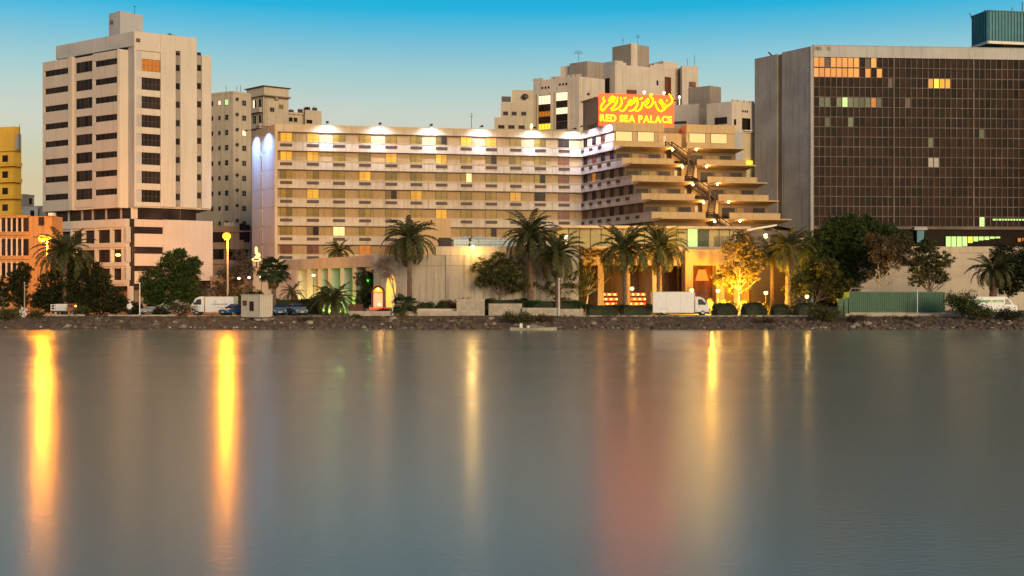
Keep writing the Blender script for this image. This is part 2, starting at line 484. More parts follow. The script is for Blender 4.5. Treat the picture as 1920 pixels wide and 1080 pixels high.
rnd = random.Random(11)
def hn(x, y, s=1.0):
    return (math.sin(x * 1.3 * s + 2.1 * math.sin(y * .9 * s)) + math.sin(x * .37 * s + y * 1.7 * s) + math.sin(x * 2.9 * s - y * 2.3 * s + 1.3)) / 3
# rocky bank: rises from below the water line to the kerb
def bank_z(x, y):
    t = max(0, min(1, (y - 132.2) / 10.6))
    prof = -0.25 + 1.50 * (t ** 0.62)
    amp = 0.30 * math.sin(math.pi * min(1, t * 1.02)) + .03
    return prof + amp * (0.7 * hn(x, y, .8) + .5 * hn(x + 40, y, 2.3)) * (0.6 + .4 * math.sin(x * .11))
b_ = MB()
nx, ny = 520, 22
X0, X1 = -82.0, 82.0
for j in range(ny + 1):
    for i in range(nx + 1):
        x = X0 + (X1 - X0) * i / nx; y = 131.0 + 11.9 * j / ny
        y2 = y + .5 * hn(x, y, .5)
        z = bank_z(x, y2) + rnd.uniform(-.05, .05)
        if j == ny: z = GZ - .02
        b_.v.append((x, y2 if j < ny else 142.9, z))
for j in range(ny):
    for i in range(nx):
        a = j * (nx + 1) + i
        b_.f.append((a, a + 1, a + nx + 2, a + nx + 1))
struct('shore_bank', b_, ground_mat('bank_soil', (0.07, 0.042, 0.022), (0.23, 0.155, 0.085), 1.1))

def rock(mb, c, r, rg, n=6, m=4):
    i0 = len(mb.v)
    for k in range(m + 1):
        th = math.pi * (k + .001) / (m + .002)
        for j in range(n):
            ph = 2 * math.pi * j / n + k * .4
            q = r * rg.uniform(.7, 1.15)
            mb.v.append((c[0] + 1.25 * q * math.sin(th) * math.cos(ph), c[1] + q * math.sin(th) * math.sin(ph), c[2] + .75 * q * math.cos(th)))
    for k in range(m):
        for j in range(n):
            q = (j + 1) % n
            mb.f.append((i0 + k * n + j, i0 + (k + 1) * n + j, i0 + (k + 1) * n + q, i0 + k * n + q))
rub = MB(); rub2 = MB(); rub3 = MB(); rub4 = MB()
for k in range(2600):
    x = rnd.uniform(-66, 66); t = rnd.random() ** 1.3
    y = 132.4 + 9.6 * t
    r = rnd.choice([.07, .09, .12, .16, .22]) * rnd.uniform(.8, 1.3)
    if y < 134.5 and rnd.random() < .35: r *= 1.6
    tgt = rub if k % 24 else rub2
    rock(tgt, (x, y, bank_z(x, y) + r * .25), r, rnd, 5, 3)
for k in range(420):     # litter and pale stones washed up along the waterline
    x = rnd.uniform(-66, 66); y = rnd.uniform(132.3, 133.6); r = rnd.choice([.05, .07, .1, .14])
    rock(rub4, (x, y, bank_z(x, y) + r * .4), r, rnd, 5, 3)
for k in range(500):
    x = rnd.uniform(-66, 66); y = rnd.uniform(131.9, 132.7); r = rnd.uniform(.12, .34)
    rock(rub, (x, y, max(0, bank_z(x, y)) + r * .1), r, rnd, 6, 4)
for k in range(46):      # heaps of mixed boulders, dark and wet near the water
    cx, cy = rnd.uniform(-64, 64), rnd.uniform(132.4, 139)
    for q in range(rnd.randint(2, 6)):
        x, y, r = cx + rnd.gauss(0, .8), min(141, max(132.2, cy + rnd.gauss(0, .8))), rnd.uniform(.16, .46)
        rock(rub if rnd.random() < .75 else rub2, (x, y, bank_z(x, y) + r * .3), r, rnd, 7, 4)
def leafy(mb, c, r, n, rg, size, sq=(1, 1, .8), shell=.55):
    for _ in range(n):
        while True:
            d = Vector((rg.gauss(0, 1), rg.gauss(0, 1), rg.gauss(0, 1)))
            if d.length > .1: break
        d.normalize()
        rr = r * (shell + (1 - shell) * rg.random())
        p = Vector((c[0] + d.x * rr * sq[0], c[1] + d.y * rr * sq[1], c[2] + d.z * rr * sq[2]))
        leafquad(mb, p, d, size * rg.uniform(.6, 1.35), rg)
def leafquad(mb, p, d, s, rg):
    a = Vector((rg.gauss(0, 1), rg.gauss(0, 1), rg.gauss(0, 1)))
    nrm = (d + a * .55)
    if nrm.length < .01: nrm = Vector((0, 0, 1))
    nrm.normalize()
    u = nrm.cross(Vector((rg.gauss(0, 1), rg.gauss(0, 1), rg.gauss(0, 1))))
    if u.length < .05: u = Vector((1, 0, 0))
    u.normalize(); v = nrm.cross(u)
    mb.poly([p - u * s, p - v * s * .45, p + u * s, p + v * s * .45])
for k in range(420):   # dry tufts along the bank
    x = rnd.uniform(-66, 66); y = rnd.uniform(137, 142.4)
    z = bank_z(x, y)
    for q in range(9):
        p = Vector((x + rnd.gauss(0, .16), y + rnd.gauss(0, .16), z))
        t_ = p + Vector((rnd.gauss(0, .16), rnd.gauss(0, .1), rnd.uniform(.18, .5)))
        rub3.poly([p - Vector((.03, 0, 0)), p + Vector((.03, 0, 0)), t_])
tag(link('rubble', rub.mesh('rubble', plain('bank_stone', (0.13, 0.09, 0.055), .95, var=.5, scale=1.3, bump=.4))), 'loose brown stones covering the bank above the water', 'rubble', kind='stuff')
tag(link('pale_rubble', rub2.mesh('pale_rubble', plain('bank_pale_stone', (0.32, 0.27, 0.19), .95, var=.4, scale=1.3))), 'pale stones and litter scattered on the bank', 'rubble', kind='stuff')
tag(link('shore_litter', rub4.mesh('shore_litter', plain('washed_litter', (0.5, 0.46, 0.38), .8, var=.5, scale=.9))), 'pale litter and pebbles washed up along the waterline', 'litter', kind='stuff')
tag(link('dry_grass', rub3.mesh('dry_grass', M['leaf_b'])), 'dry grass tufts on the bank below the kerb', 'grass', kind='stuff')

# ------------------------------------------------------------------ facade helpers
_wc = {}
def window(par, fr, a, z, w_, h_, n=2, fm='frame', pms=('pane',), out_=0.02, name='window', bars=0, sill=False, fth=.06):
    """window as frame object (part) and panes (sub-parts); a = centre along the wall, z = bottom"""
    key = (round(w_, 2), round(h_, 2), n, fm, bars, fth)
    if key not in _wc:
        m = MB(); t = fth
        m.box(0, t, -.07, .03, 0, h_); m.box(w_ - t, w_, -.07, .03, 0, h_)
        m.box(t, w_ - t, -.07, .03, 0, t); m.box(t, w_ - t, -.07, .03, h_ - t, h_)
        for k in range(1, n):
            x = w_ * k / n; m.box(x - t * .4, x + t * .4, -.06, .02, t, h_ - t)
        for k in range(bars):
            zz = h_ * (k + 1) / (bars + 1); m.box(t, w_ - t, -.055, .015, zz - t * .35, zz + t * .35)
        _wc[key] = m.mesh(name + '_frame', M[fm])
    f = inst(name, _wc[key], par, fr.p(a - w_ / 2, out_, z), fr.rot)
    WL[f.name] = None
    single = len(pms) == 1
    cnt = 1 if (single and w_ / n < .75) else n
    for k in range(cnt):
        pm = pms[k % len(pms)]
        k2 = ('p', round(w_ / cnt, 3), round(h_, 2), pm)
        if k2 not in _wc:
            m = MB(); m.box(.03, w_ / cnt - .03, -.03, -.005, .03, h_ - .03)
            _wc[k2] = m.mesh('pane', M[pm])
        q = link('pane', _wc[k2], f)
        q.location = (w_ / cnt * k, 0, 0)
    return f
def block(Lp, Cp, Rp, z0, z1, inset=0.0):
    """closed four-cornered volume; L, C, R are plan points, C nearest the viewer"""
    Lp, Cp, Rp = Vector(Lp), Vector(Cp), Vector(Rp)
    Bp = Lp + Rp - Cp
    m = MB(); m.prism([Lp, Cp, Rp, Bp], z0, z1)
    return m
def PX(px, Y): return (wx(px, Y), Y)

# ================================================================== TALL WHITE OFFICE BLOCK
A0, B0 = PX(80, 195.7), PX(224, 185.0)
C0 = PX(240, 185.75); D0 = PX(252, 184.0); E0 = PX(396, 190.6)
TW = root('office_tower', (wx(238, 185), 185, GZ), 'tall cream office block with horizontal dark windows and a boxy roof tank', 'building')
FL, FE, FD, FR_ = Fr(A0, B0), Fr(B0, C0), Fr(C0, D0), Fr(D0, E0)
ZT, ZB = 42.3, 17.4
# core volume (window plane), set back behind the panels
m = MB()
bk = [Fr(A0, B0).p(0, -14, 0), FR_.p(FR_.L, -14, 0)]
m.prism([FL.p(0, -.3, 0), FL.p(FL.L, -.3, 0), FE.p(FE.L, -.3, 0), FD.p(FD.L, -.3, 0), FR_.p(.4, -.3, 0), FR_.p(FR_.L, -.3, 0), (bk[1].x, bk[1].y + 3), (bk[0].x, bk[0].y + 5)], ZB, ZT - .1)
part('core', m, M['cream'], TW)
# corner column
m = MB()
m.fbox(FE, 0, FE.L, -1.0, .12, ZB - .05, ZT + .05)
part('corner_column', m, M['cream'], TW)
m = MB(); m.fbox(FD, .0, FD.L - .02, -1.2, .0, ZB - .03, 42.9)
part('corner_return', m, M['grey_par'], TW)
# left face: three bays
bays = [(80, 130.5, .00, 40.78, .98), (137.5, 173, -.12, 41.35, 1.75), (174, 222.5, .05, 41.05, .98)]
PITCH = 2.94
for bi, (p0, p1, off, ztop, wh) in enumerate(bays):
    a0, a1 = FL.apx(p0), FL.apx(p1)
    zt_wall = ZT if bi != 1 else ZT - .15
    prev = zt_wall
    for k in range(8):
        zt_ = ztop - PITCH * k
        m = MB(); m.fbox(FL, a0, a1, -.32, off, zt_, prev)
        part('spandrel', m, M['cream_panel'], TW)
        # side jambs
        for q0, q1 in ((a0, a0 + .5), (a1 - .18, a1)):
            m = MB(); m.fbox(FL, q0, q1, -.32, off, zt_ - wh, zt_); part('jamb', m, M['cream'], TW)
        nn = 5 if bi != 1 else 4
        window(TW, FL, (a0 + .5 + a1 - .18) / 2, zt_ - wh, a1 - a0 - .68, wh, nn, 'frame', ('pane',), -.27)
        prev = zt_ - wh
    m = MB(); m.fbox(FL, a0, a1, -.32, off, ZB + (.35 if bi == 1 else 0), prev)
    part('spandrel', m, M['cream_panel'], TW)
for p0, p1, off in ((130.5, 137.5, .28), (222.5, 224.2, .3)):
    m = MB(); m.fbox(FL, FL.apx(p0), FL.apx(p1), -.32, off, ZB, ZT + .1)
    part('fin', m, M['cream'], TW)
# right face
aw0, aw1 = FR_.apx(255.5), FR_.apx(301)
prev = 45.0
def rface(a0, a1, z0, z1, off=0.0, mat='cream', name='wall_panel'):
    m = MB(); m.fbox(FR_, a0, a1, -.5, off, z0, z1); part(name, m, M[mat], TW)
rface(0, aw0, ZB + .2, 45.0)
rface(aw0, aw1, 42.1, 45.0)
m = MB(); m.fbox(FR_, aw0, aw1, -.42, -.25, 41.2, 42.1); part('spandrel', m, M['cream'], TW)
prev = 41.2
for k in range(8):
    zt_ = 40.85 - 2.95 * k
    if prev - zt_ > .05:
        m = MB(); m.fbox(FR_, aw0, aw1, -.42, -.08 if k else -.25, zt_, prev); part('spandrel', m, M['cream'], TW)
    pm = 'curtain_amber' if k == 0 else 'pane'
    window(TW, FR_, (aw0 + aw1) / 2, zt_ - 1.95, aw1 - aw0, 1.95, 6, 'frame', (pm,), -.3, bars=1)
    prev = zt_ - 1.95
m = MB(); m.fbox(FR_, aw0, aw1, -.42, -.08, ZB + .2, prev); part('spandrel', m, M['cream'], TW)
s0, s1 = FR_.apx(329), FR_.apx(338)
s2, s3 = FR_.apx(369), FR_.apx(378)
rface(aw1, s0, ZB + .2, 45.0, .12)
rface(s1, s2, ZB + .2, 45.0, .1)
rface(s0, s1, 42.6, 45.0, .1)
rface(s3, FR_.L, ZB + .2, 42.3, .1)
for (g0, g1, zoff) in ((s0, s1, 0), (s2, s3, .35)):
    m = MB(); m.fbox(FR_, g0, g1, -.5, -.3, ZB + .2, 42.5); part('groove', m, M['cream'], TW)
    for k in range(-1, 8):
        hh = 1.0 if k >= 0 else .5
        window(TW, FR_, (g0 + g1) / 2, 39.95 - 2.95 * k - hh * .5 - (1.6 if k < 0 else 0) + (.9 if k < 0 else 0) + zoff, g1 - g0 - .05, hh, 1, 'frame', ('pane',), -.27)
# roof storey
Au, Bu = FL.p(FL.apx(95), -1.0, 0), FL.p(FL.L + .6, -.7, 0)
m = MB(); Fu = Fr((Au.x, Au.y), (Bu.x, Bu.y))
m.prism([Au, Bu, FR_.p(0.02, -.06, 0), FR_.p(s2, -.06, 0), FR_.p(s2, -9, 0), Fu.p(0, -9, 0)], 42.75, 44.98)
part('parapet', m, M['grey_par'], TW)
m = MB(); m.prism([Fu.p(.5, -.5, 0), Fu.p(Fu.L - .5, -.5, 0), FR_.p(1, -.7, 0), FR_.p(s2 - .2, -.7, 0), FR_.p(s2 - .2, -8, 0), Fu.p(.5, -8, 0)], 42.2, 42.8)
part('roof_gap', m, M['pane'], TW)
m = MB(); m.fbox(FR_, FR_.apx(255), FR_.apx(263), 0, .05, 43.3, 43.9); part('vent', m, M['grille'], TW)
RB = root('roof_tank', (wx(236, 192), 192, 45), 'pale concrete box tank on the roof of the cream office block', 'tank room')
Lq, Cq, Rq = PX(204, 193.5), PX(225, 191.2), PX(268, 194.5)
part('tank_wall', block(Lq, Cq, Rq, 45.5, 49.9), M['grey_par'], RB)
m = block(PX(208, 193.6), PX(226, 192.0), PX(262, 194.8), 44.98, 45.5); part('plinth', m, M['concrete'], RB)
fq = Fr(Lq, Cq)
m = MB()   # worn painted emblem
for k, (a, z) in enumerate([(.35, 48.3), (.6, 48.6), (.8, 48.2), (1.05, 48.5), (1.2, 48.1)]):
    m.fbox(fq, a, a + .2, 0, .02, z - .25, z + .25)
part('emblem', m, M['steel'], RB)
for px, top in ((252.5, 10), ):
    m = MB(); m.tube([(wx(px, 193), 193, 49.85), (wx(px, 193), 193, wz(top, 193))], .04, 5)
    m.tube([(wx(px - 2, 193), 193, wz(12, 193)), (wx(px + 2, 193), 193, wz(12, 193))], .04, 5)
    o = part('aerial', m, M['steel'], None); tag(o, 'thin aerial standing on the pale roof tank', 'aerial')
# roof clutter: tanks and condensers
rg = random.Random(3)
for k, px in enumerate([274, 296, 303, 311, 318, 324]):
    Y = 190 + k * .2
    o = root('condenser', (wx(px, Y), Y, 44.98), '%s condenser in the roof row east of the pale roof tank' % ['tall dark', 'lowest silver', 'dark second', 'silver', 'tallest dark', 'last silver'][k] if 0 else ['dark unit alone, closest to the pale roof tank', 'low silver unit starting the roof row of condensers', 'dark unit second in the roof row of condensers', 'silver unit third in the roof row of condensers', 'dark taller unit fourth in the roof row of condensers', 'silver unit closing the roof row of condensers'][k], 'condenser', 'condensers on the cream office block')
    m = MB(); h = [.9, .5, .6, .7, .9, .7][k]
    m.box(-.35, .35, -.35, .35, .1, h); local('casing', m, M['metal'] if k % 2 else M['steel'], o)
    m = MB(); m.tube([(0, 0, h), (0, 0, h + .18)], .25, 8); m.box(-.3, -.2, -.3, .3, 0, .1); m.box(.2, .3, -.3, .3, 0, .1); local('fan', m, M['steel'], o)
# recessed band under the tower
m = MB()
m.prism([FL.p(1.2, -1.3, 0), FL.p(FL.L - .2, -1.3, 0), FD.p(FD.L, -1.2, 0), FR_.p(FR_.apx(372), -1.2, 0), FR_.p(FR_.apx(372), -12, 0), FL.p(1.2, -12, 0)], 15.6, ZB)
part('recessed_storey', m, M['pane'], TW)
for px in (103, 128, 153, 173, 198, 226):
    a = FL.apx(px, -1.2); m = MB(); m.fbox(FL, a, a + .3, -1.3, -1.1, 15.6, ZB - .01); part('pier', m, M['concrete'], TW)
for p0, p1 in ((246, 258), (288, 299), (333, 338)):
    m = MB(); m.fbox(FR_, FR_.apx(p0, -.9), FR_.apx(p1, -.9), -1.25, -.9, 15.6, ZB); part('pier', m, M['cream'], TW)
# podium
PL0 = FL.p(FL.apx(88), .4, 0); PL1 = FL.p(FL.L + 2.15, .4, 0)
FP = Fr((PL0.x, PL0.y), (PL1.x, PL1.y))
m = MB(); m.prism([FP.p(0, -.6, 0), FP.p(FP.L, -.6, 0), FR_.p(.3, -.35, 0), FR_.p(FR_.L, -.35, 0), FR_.p(FR_.L, -14, 0), FP.p(0, -14, 0)], 4.6, 15.45)
part('podium_core', m, M['pane'], TW)
bands = [(15.55, 14.3), (11.85, 11.15), (8.75, 8.15), (5.95, 5.35)]
for z1, z0 in bands:
    m = MB(); m.fbox(FP, 0, FP.L, -.7, .15, z0, z1); part('ledge', m, M['cream'], TW)
    m = MB(); m.fbox(FP, 0.05, FP.L - .05, -.7, -.1, z0 - .35, z0); part('beam', m, M['cream'], TW)
for px in (110, 132, 153.5, 177.5, 206.5, 228, 236):
    a = FP.apx(px)
    for (z1, z0) in ((14.3, 11.85), (11.15, 8.75), (8.15, 5.95)):
        m = MB(); m.fbox(FP, a, a + .32, -.65, .06, z0, z1); part('column', m, M['cream'], TW)
        m = MB(); m.fbox(FP, a + .75, a + .8, -.64, -.55, z0, z1); part('mullion', m, M['frame'], TW)
b0_, b1_ = FR_.apx(252.5), FR_.apx(305.5)
for z1, z0 in ((15.5, 14.35), (13.25, 11.2), (10.1, 8.2), (7.35, 5.4)):
    m = MB(); m.fbox(FR_, b0_, b1_, -.5, .02, z0, z1); part('spandrel', m, M['pink'], TW)
m = MB(); m.fbox(FR_, b1_, FR_.L + .2, -.6, .16, 5.9, 15.55); part('blank_wall', m, M['pink'], TW)
m = MB(); m.prism([FP.p(2, -3, 0), FP.p(FP.L - .5, -2, 0), FR_.p(9.5, -2.5, 0), FR_.p(9.5, -12, 0), FP.p(2, -12, 0)], GZ, 4.6)
part('ground_storey', m, M['brownwall'], TW)
for px in (100, 150, 200, 236):
    m = MB(); a = FP.apx(px); m.fbox(FP, a, a + .6, -1, -.3, GZ, 5.0); part('column', m, M['cream'], TW)
# shop lamps glowing inside the arcade storeys
for px, py, r in ((218, 478, .42), (213, 497.5, .2), (224.5, 498, .17), (232.5, 498, .2), (142, 472, .3)):
    a = FP.apx(px); z = FP.zpy(py, a)
    m = MB(); m.ball(FP.p(a, -.35, z), r, 8, 5, (1, 1, .55)); part('lamp', m, glow_mat('shop_lamp', (1, .62, .12), 3.0), TW)

# ================================================================== low arcaded building and yellow block at the edge
AR = root('arcaded_building', (wx(50, 176), 176, GZ), 'low brown building with rows of tall pale framed windows', 'building')
FA = Fr(PX(-40, 178), PX(97, 176.5))
zr = FA.zpy(405, FA.L)
m = MB(); m.fbox(FA, 0, FA.L, -3.2, 0, GZ, zr); part('wall', m, M['sodium_plaster'], AR)
m = MB(); m.fbox(FA, -.3, FA.apx(56), -.5, .5, zr - .25, zr + .1); part('cornice', m, M['sodium_plaster'], AR)
for r_, (t, bt) in enumerate(((409, 434), (448, 479), (493, 518))):
    for k, px in enumerate((-24, -14, -4, 8.5, 19, 29, 39, 49)):
        a = FA.apx(px + 0)
        zt_, zb_ = FA.zpy(t, a), FA.zpy(bt, a)
        window(AR, FA, a, zb_, .85, zt_ - zb_, 1, 'steel', ('pane',), .01)
        m = MB(); m.fbox(FA, a - .62, a - .40, 0, .22, zb_ - .1, zt_ + .15); part('pilaster', m, M['cream'], AR)
    m = MB(); m.fbox(FA, 0, FA.apx(58), 0, .28, FA.zpy(bt, 5) - .55, FA.zpy(bt, 5) - .15); part('ledge', m, M['sodium_plaster'], AR)
a = FA.apx(78); window(AR, FA, a, FA.zpy(423, a), .9, 1.3, 1, 'steel', ('pane',), .02)
m = MB(); m.fbox(FA, FA.apx(96), FA.apx(104), 0, .9, FA.zpy(405, a), FA.zpy(400, a)); part('awning', m, M['white'], AR)

YB = root('yellow_building', (wx(8, 220), 220, GZ), 'mustard yellow apartment block with projecting balconies', 'building')
FY = Fr(PX(-60, 224), PX(25, 220))
Zy = lambda py: wz(py, 220)
m = MB(); m.fbox(FY, 0, FY.L, -2.0, 0, GZ, Zy(250)); part('wall', m, M['yellow'], YB)
m = MB(); m.fbox(FY, 0, FY.L - .2, -1.9, -.6, Zy(250), Zy(236)); part('roof_room', m, M['yellow'], YB)
m = MB(); m.fbox(FY, FY.L - 3.2, FY.L + .4, -1.5, .35, Zy(283), Zy(249)); part('bay', m, M['yellow'], YB)
for k, py in enumerate((312, 342, 373, 404)):
    m = MB(); m.fbox(FY, 0, FY.L + .7, -1.5, .8, Zy(py), Zy(py - 8)); part('balcony', m, M['yellow'], YB)
    m = MB(); m.fbox(FY, 0, FY.L + .75, -1.5, .85, Zy(py - 4), Zy(py - 5.2)); part('balcony_rail', m, M['yellow'], YB)
    a = FY.apx(10); window(YB, FY, a, Zy(py - 9), 1.3, 1.25, 1, 'frame', ('pane',), .02)
    a = FY.apx(-22); window(YB, FY, a, Zy(py - 9), 1.3, 1.25, 1, 'frame', ('pane',), .02)
m = MB(); m.fbox(FY, FY.L + .4, FY.L + .9, -1, 0, Zy(281), Zy(252)); part('water_pipe_screen', m, M['metal'], YB)
m = MB(); m.tube([FY.p(FY.L + 1, -.5, Zy(282)), FY.p(FY.L + 1, -.5, Zy(233))], .05, 5); part('aerial', m, M['steel'], YB)

for (p0, pc, p1, Y, top, lab, mt) in ((28, 46, 64, 250, 364, 'small beige rooftop house behind the arcaded building', 'beige'),
                                      (62, 76, 100, 240, 386, 'low grey rooftop block beside the cream office block', 'grey_par'),
                                      (36, 44, 71, 236, 387, 'low white rooftop tank house over the arcaded building', 'white')):
    o = root('rooftop_house', (wx(pc, Y), Y, GZ), lab, 'house')
    m = block(PX(p0, Y + 3), PX(pc, Y), PX(p1, Y + 3), GZ, wz(top, Y)); part('wall', m, M[mt], o)
    f = Fr(PX(pc, Y), PX(p1, Y + 3))
    m = MB(); m.fbox(f, -.1, f.L + .1, -2, .12, wz(top, Y) - .25, wz(top, Y) + .02); part('roof', m, M[mt], o)
    window(o, f, f.L * .6, wz(top, Y) - 2, .9, 1.3, 1, 'frame', ('pane',), .02)

# ================================================================== apartment blocks behind the hotel's end
AP = root('apartment_block', (wx(437, 231), 231, GZ), 'beige apartment block with small square windows and satellite dishes', 'building')
Lp, Cp, Rp = PX(362, 236), PX(437, 231), PX(471, 234.2)
zt = wz(173, 231)
part('wall', block(Lp, Cp, Rp, GZ, zt), M['beige'], AP)
f1, f2 = Fr(Lp, Cp), Fr(Cp, Rp)
m = MB(); m.fbox(f1, 0, f1.L + .05, -.3, .08, zt - .2, zt + .25); m.fbox(f2, 0.02, f2.L, -.3, .08, zt - .2, zt + .25); part('parapet', m, M['beige'], AP)
for px in (406, 417):
    m = MB(); a = f1.apx(px); m.fbox(f1, a - .04, a + .04, 0, .05, GZ, zt - .3); part('pipe', m, M['beige'], AP)
for k in range(9):
    zc = wz(190.5, 231) - 2.99 * k
    for px, ww, hh in ((398, .8, 1.0), (412, .7, .9), (425.5, .95, 1.1)):
        a = f1.apx(px); pm = 'pane'
        if k == 0 and px == 412: pm = 'lit_white'
        if k == 0 and px == 425.5: pm = 'lit_green'
        window(AP, f1, a, zc - hh / 2, ww, hh, 1, 'frame_l', (pm,), .02, bars=1 if px > 420 else 0)
    a = f2.apx(457.5)
    window(AP, f2, a, zc - .55, 1.0, 1.1, 2, 'frame_l', ('lit_white',) if k == 2 else ('pane',), .02, bars=1)
    m = MB(); a = f2.apx(443)
    c = f2.p(a, .35, zc + .55)
    m.ball(c, .36, 9, 5, (1, .45, .9)); m.tube([f2.p(a, 0, zc + .4), c], .05, 5); part('satellite_dish', m, M['steel'], AP)
for px, top in ((424, 160), (444, 162), (451, 160)):
    m = MB(); m.tube([(wx(px, 233), 233, zt - .1), (wx(px, 233), 233, wz(top, 233))], .045, 5)
    tag(part('aerial', m, M['steel'], None), {424: 'thin roof aerial standing over the shaded face of the beige apartment block', 444: 'thin roof aerial just east of the corner of the beige apartment block', 451: 'thin roof aerial second from that corner, over the lit face'}[px], 'aerial', 'aerials on the beige apartment block')

ST = root('stair_tower_block', (wx(497, 245), 245, GZ), 'tan apartment block whose stair tower carries an overhanging roof room', 'building')
Lp, Cp, Rp = PX(466, 249), PX(497, 245), PX(541, 248)
zt = wz(178, 245)
part('wall', block(Lp, Cp, Rp, GZ, zt), M['beige'], ST)
f1, f2 = Fr(Lp, Cp), Fr(Cp, Rp)
Lo, Co, Ro = PX(462, 248.5), PX(495, 244), PX(541.5, 247.3)
part('roof_room', block(Lo, Co, Ro, wz(178, 244) + .02, wz(162, 244)), M['beige'], ST)
fo1, fo2 = Fr(Lo, Co), Fr(Co, Ro)
m = MB(); 
for f in (fo1, fo2):
    m.fbox(f, -.2, f.L + .3, -4, .4 if f is fo2 else .38, wz(162, 244) + (0 if f is fo2 else .004), wz(160.4, 244) + (0 if f is fo2 else .003))
part('roof', m, M['steel'], ST)
m = MB(); m.fbox(fo2, 0, fo2.L + .4, -1, .35, wz(179.5, 244), wz(177.5, 244)); part('ledge', m, M['brownwall'], ST)
for px, py, pm in ((510, 205, 'pane'), (527, 198, 'curtain')):
    a = f2.apx(px); window(ST, f2, a, wz(py + 4, 245), 1.05, 1.0, 2, 'frame_l', (pm,), .02)
for px in (494, 501):
    m = MB(); a = f2.apx(px) if px > 497 else 0
    q = f2.p(f2.apx(px), .15, 0); m.tube([(q.x, q.y, GZ), (q.x, q.y, zt - .2)], .16, 6); part('drain_pipe', m, M['beige'], ST)
m = MB(); m.tube([f2.p(f2.apx(516), .3, wz(182, 245)), f2.p(f2.apx(519), .5, wz(184.5, 245))], [.5, .3], 8); part('satellite_dish', m, M['metal'], ST)
for k, py in enumerate((210, 240, 270)):
    m = MB(); m.fbox(f1, f1.apx(469), f1.L - .6, -.3, 1.0, wz(py, 245), wz(py - 9, 245)); part('balcony', m, M['beige'], ST)
    a = f1.apx(478); window(ST, f1, a, wz(py - 9, 245), 1.3, 1.9, 2, 'frame_l', ('lit_white' if k == 0 else 'pane', 'pane'), .02)
    a = f1.apx(488); window(ST, f1, a, wz(py - 9, 245), 1.0, 1.9, 1, 'frame_l', ('pane',), .02)
m = MB(); m.prism([PX(541, 249), PX(575, 251), PX(575, 262), PX(541, 262)], GZ, wz(211, 250)); part('side_wing', m, M['beige'], ST)
fw = Fr(PX(541, 249), PX(575, 251))
m = MB(); m.fbox(fw, 0, fw.L, -.3, .3, wz(215, 250), wz(213, 250)); part('ledge', m, M['beige'], ST)
for px in (545, 554): window(ST, fw, fw.apx(px), wz(229, 250), .8, .9, 1, 'frame', ('pane',), .02)
OW = root('low_roof_block', (wx(586, 250), 250, GZ), 'small tan roof block just behind the hotel parapet', 'building')
m = block(PX(569, 252), PX(572, 249), PX(603, 251), GZ, wz(207, 250)); part('wall', m, M['beige'], OW)
fw = Fr(PX(572, 249), PX(603, 251))
window(OW, fw, fw.apx(580), wz(231, 249), 1.3, .8, 2, 'frame', ('pane',), .02)
for k, px in enumerate((546, 563, 574, 577, 590)):
    o = root('roof_tank_unit', (wx(px, 251), 251, wz(211 if px < 570 else 207, 250)), ['dark condenser on the side wing roof, next to the stair tower', 'dark taller condenser at the end of the side wing roof', 'dark condenser at the west corner of the low roof block', 'dark taller condenser close to the west corner of the low roof block', 'dark condenser in the middle of the low roof block'][k], 'condenser', 'condensers on tan roofs behind the hotel')
    m = MB(); m.box(-.5, .5, -.4, .4, .06, .65 + .15 * (k % 2)); local('casing', m, M['steel'], o)
    m = MB(); m.tube([(0, 0, .65), (0, 0, .95)], .3, 8); m.box(-.45, -.3, -.4, .4, 0, .06); m.box(.3, .45, -.4, .4, 0, .06); local('fan', m, M['metal'], o)

DK = root('shuttered_building', (wx(432, 215), 215, GZ), 'low dark brown building behind the lamp post', 'building')
fd = Fr(PX(385, 216), PX(475, 215))
m = MB(); m.fbox(fd, 0, fd.L, -8, 0, GZ, wz(424, 215)); part('wall', m, M['brownwall'], DK)
for px, py, ww, hh in ((405, 446, 1.6, 2.2), (420, 446, 1.4, 2.2), (455, 442, 1.2, 3.0), (463, 446, 1.1, 3.2), (410, 478, 2, 2), (436, 480, 2, 2), (455, 482, 2, 2.2)):
    window(DK, fd, fd.apx(px), wz(py + 8, 215), ww, hh, 2, 'steel', ('pane',), .02)
for py in (434, 466, 494):
    m = MB(); m.fbox(fd, 0, fd.L, 0, .3, wz(py + 1, 215), wz(py - 2, 215)); part('ledge', m, M['brownwall'], DK)
m = MB(); m.fbox(fd, fd.apx(420), fd.apx(440), -2, .1, wz(424, 215), wz(417, 215)); part('roof_room', m, M['beige'], DK)
LW = root('brick_wall', (wx(430, 190), 190, GZ), 'long brown boundary wall behind the lamp post', 'wall')
fd = Fr(PX(395, 190), PX(475, 189))
m = MB(); m.fbox(fd, 0, fd.L, -.3, 0, GZ, wz(519, 190)); part('wall', m, M['brownwall'], LW)
m = MB(); m.fbox(fd, 0, fd.L, -.38, .08, wz(519, 190), wz(517.6, 190)); part('coping', m, M['concrete'], LW)
# ================================================================== HOTEL
HP0, HP1 = Vector((-38.4, 190.0)), Vector((11.8, 199.6))
H = Fr(HP0, HP1)
WD = Vector((0.4, -0.917)).normalized()
W = Fr(HP1, HP1 + WD * 24)
U = H.u
HO = root('hotel', (-10, 195, GZ), 'long tan hotel with seven rows of curtained windows and stepped end terraces', 'hotel')
ZR = 31.3; Z0 = 30.07; FH = 3.045
def wingP(t, s, z):    # t along the wing towards the water, s along the terrace fronts
    q = HP1 + WD * t + U * s
    return Vector((q.x, q.y, z))
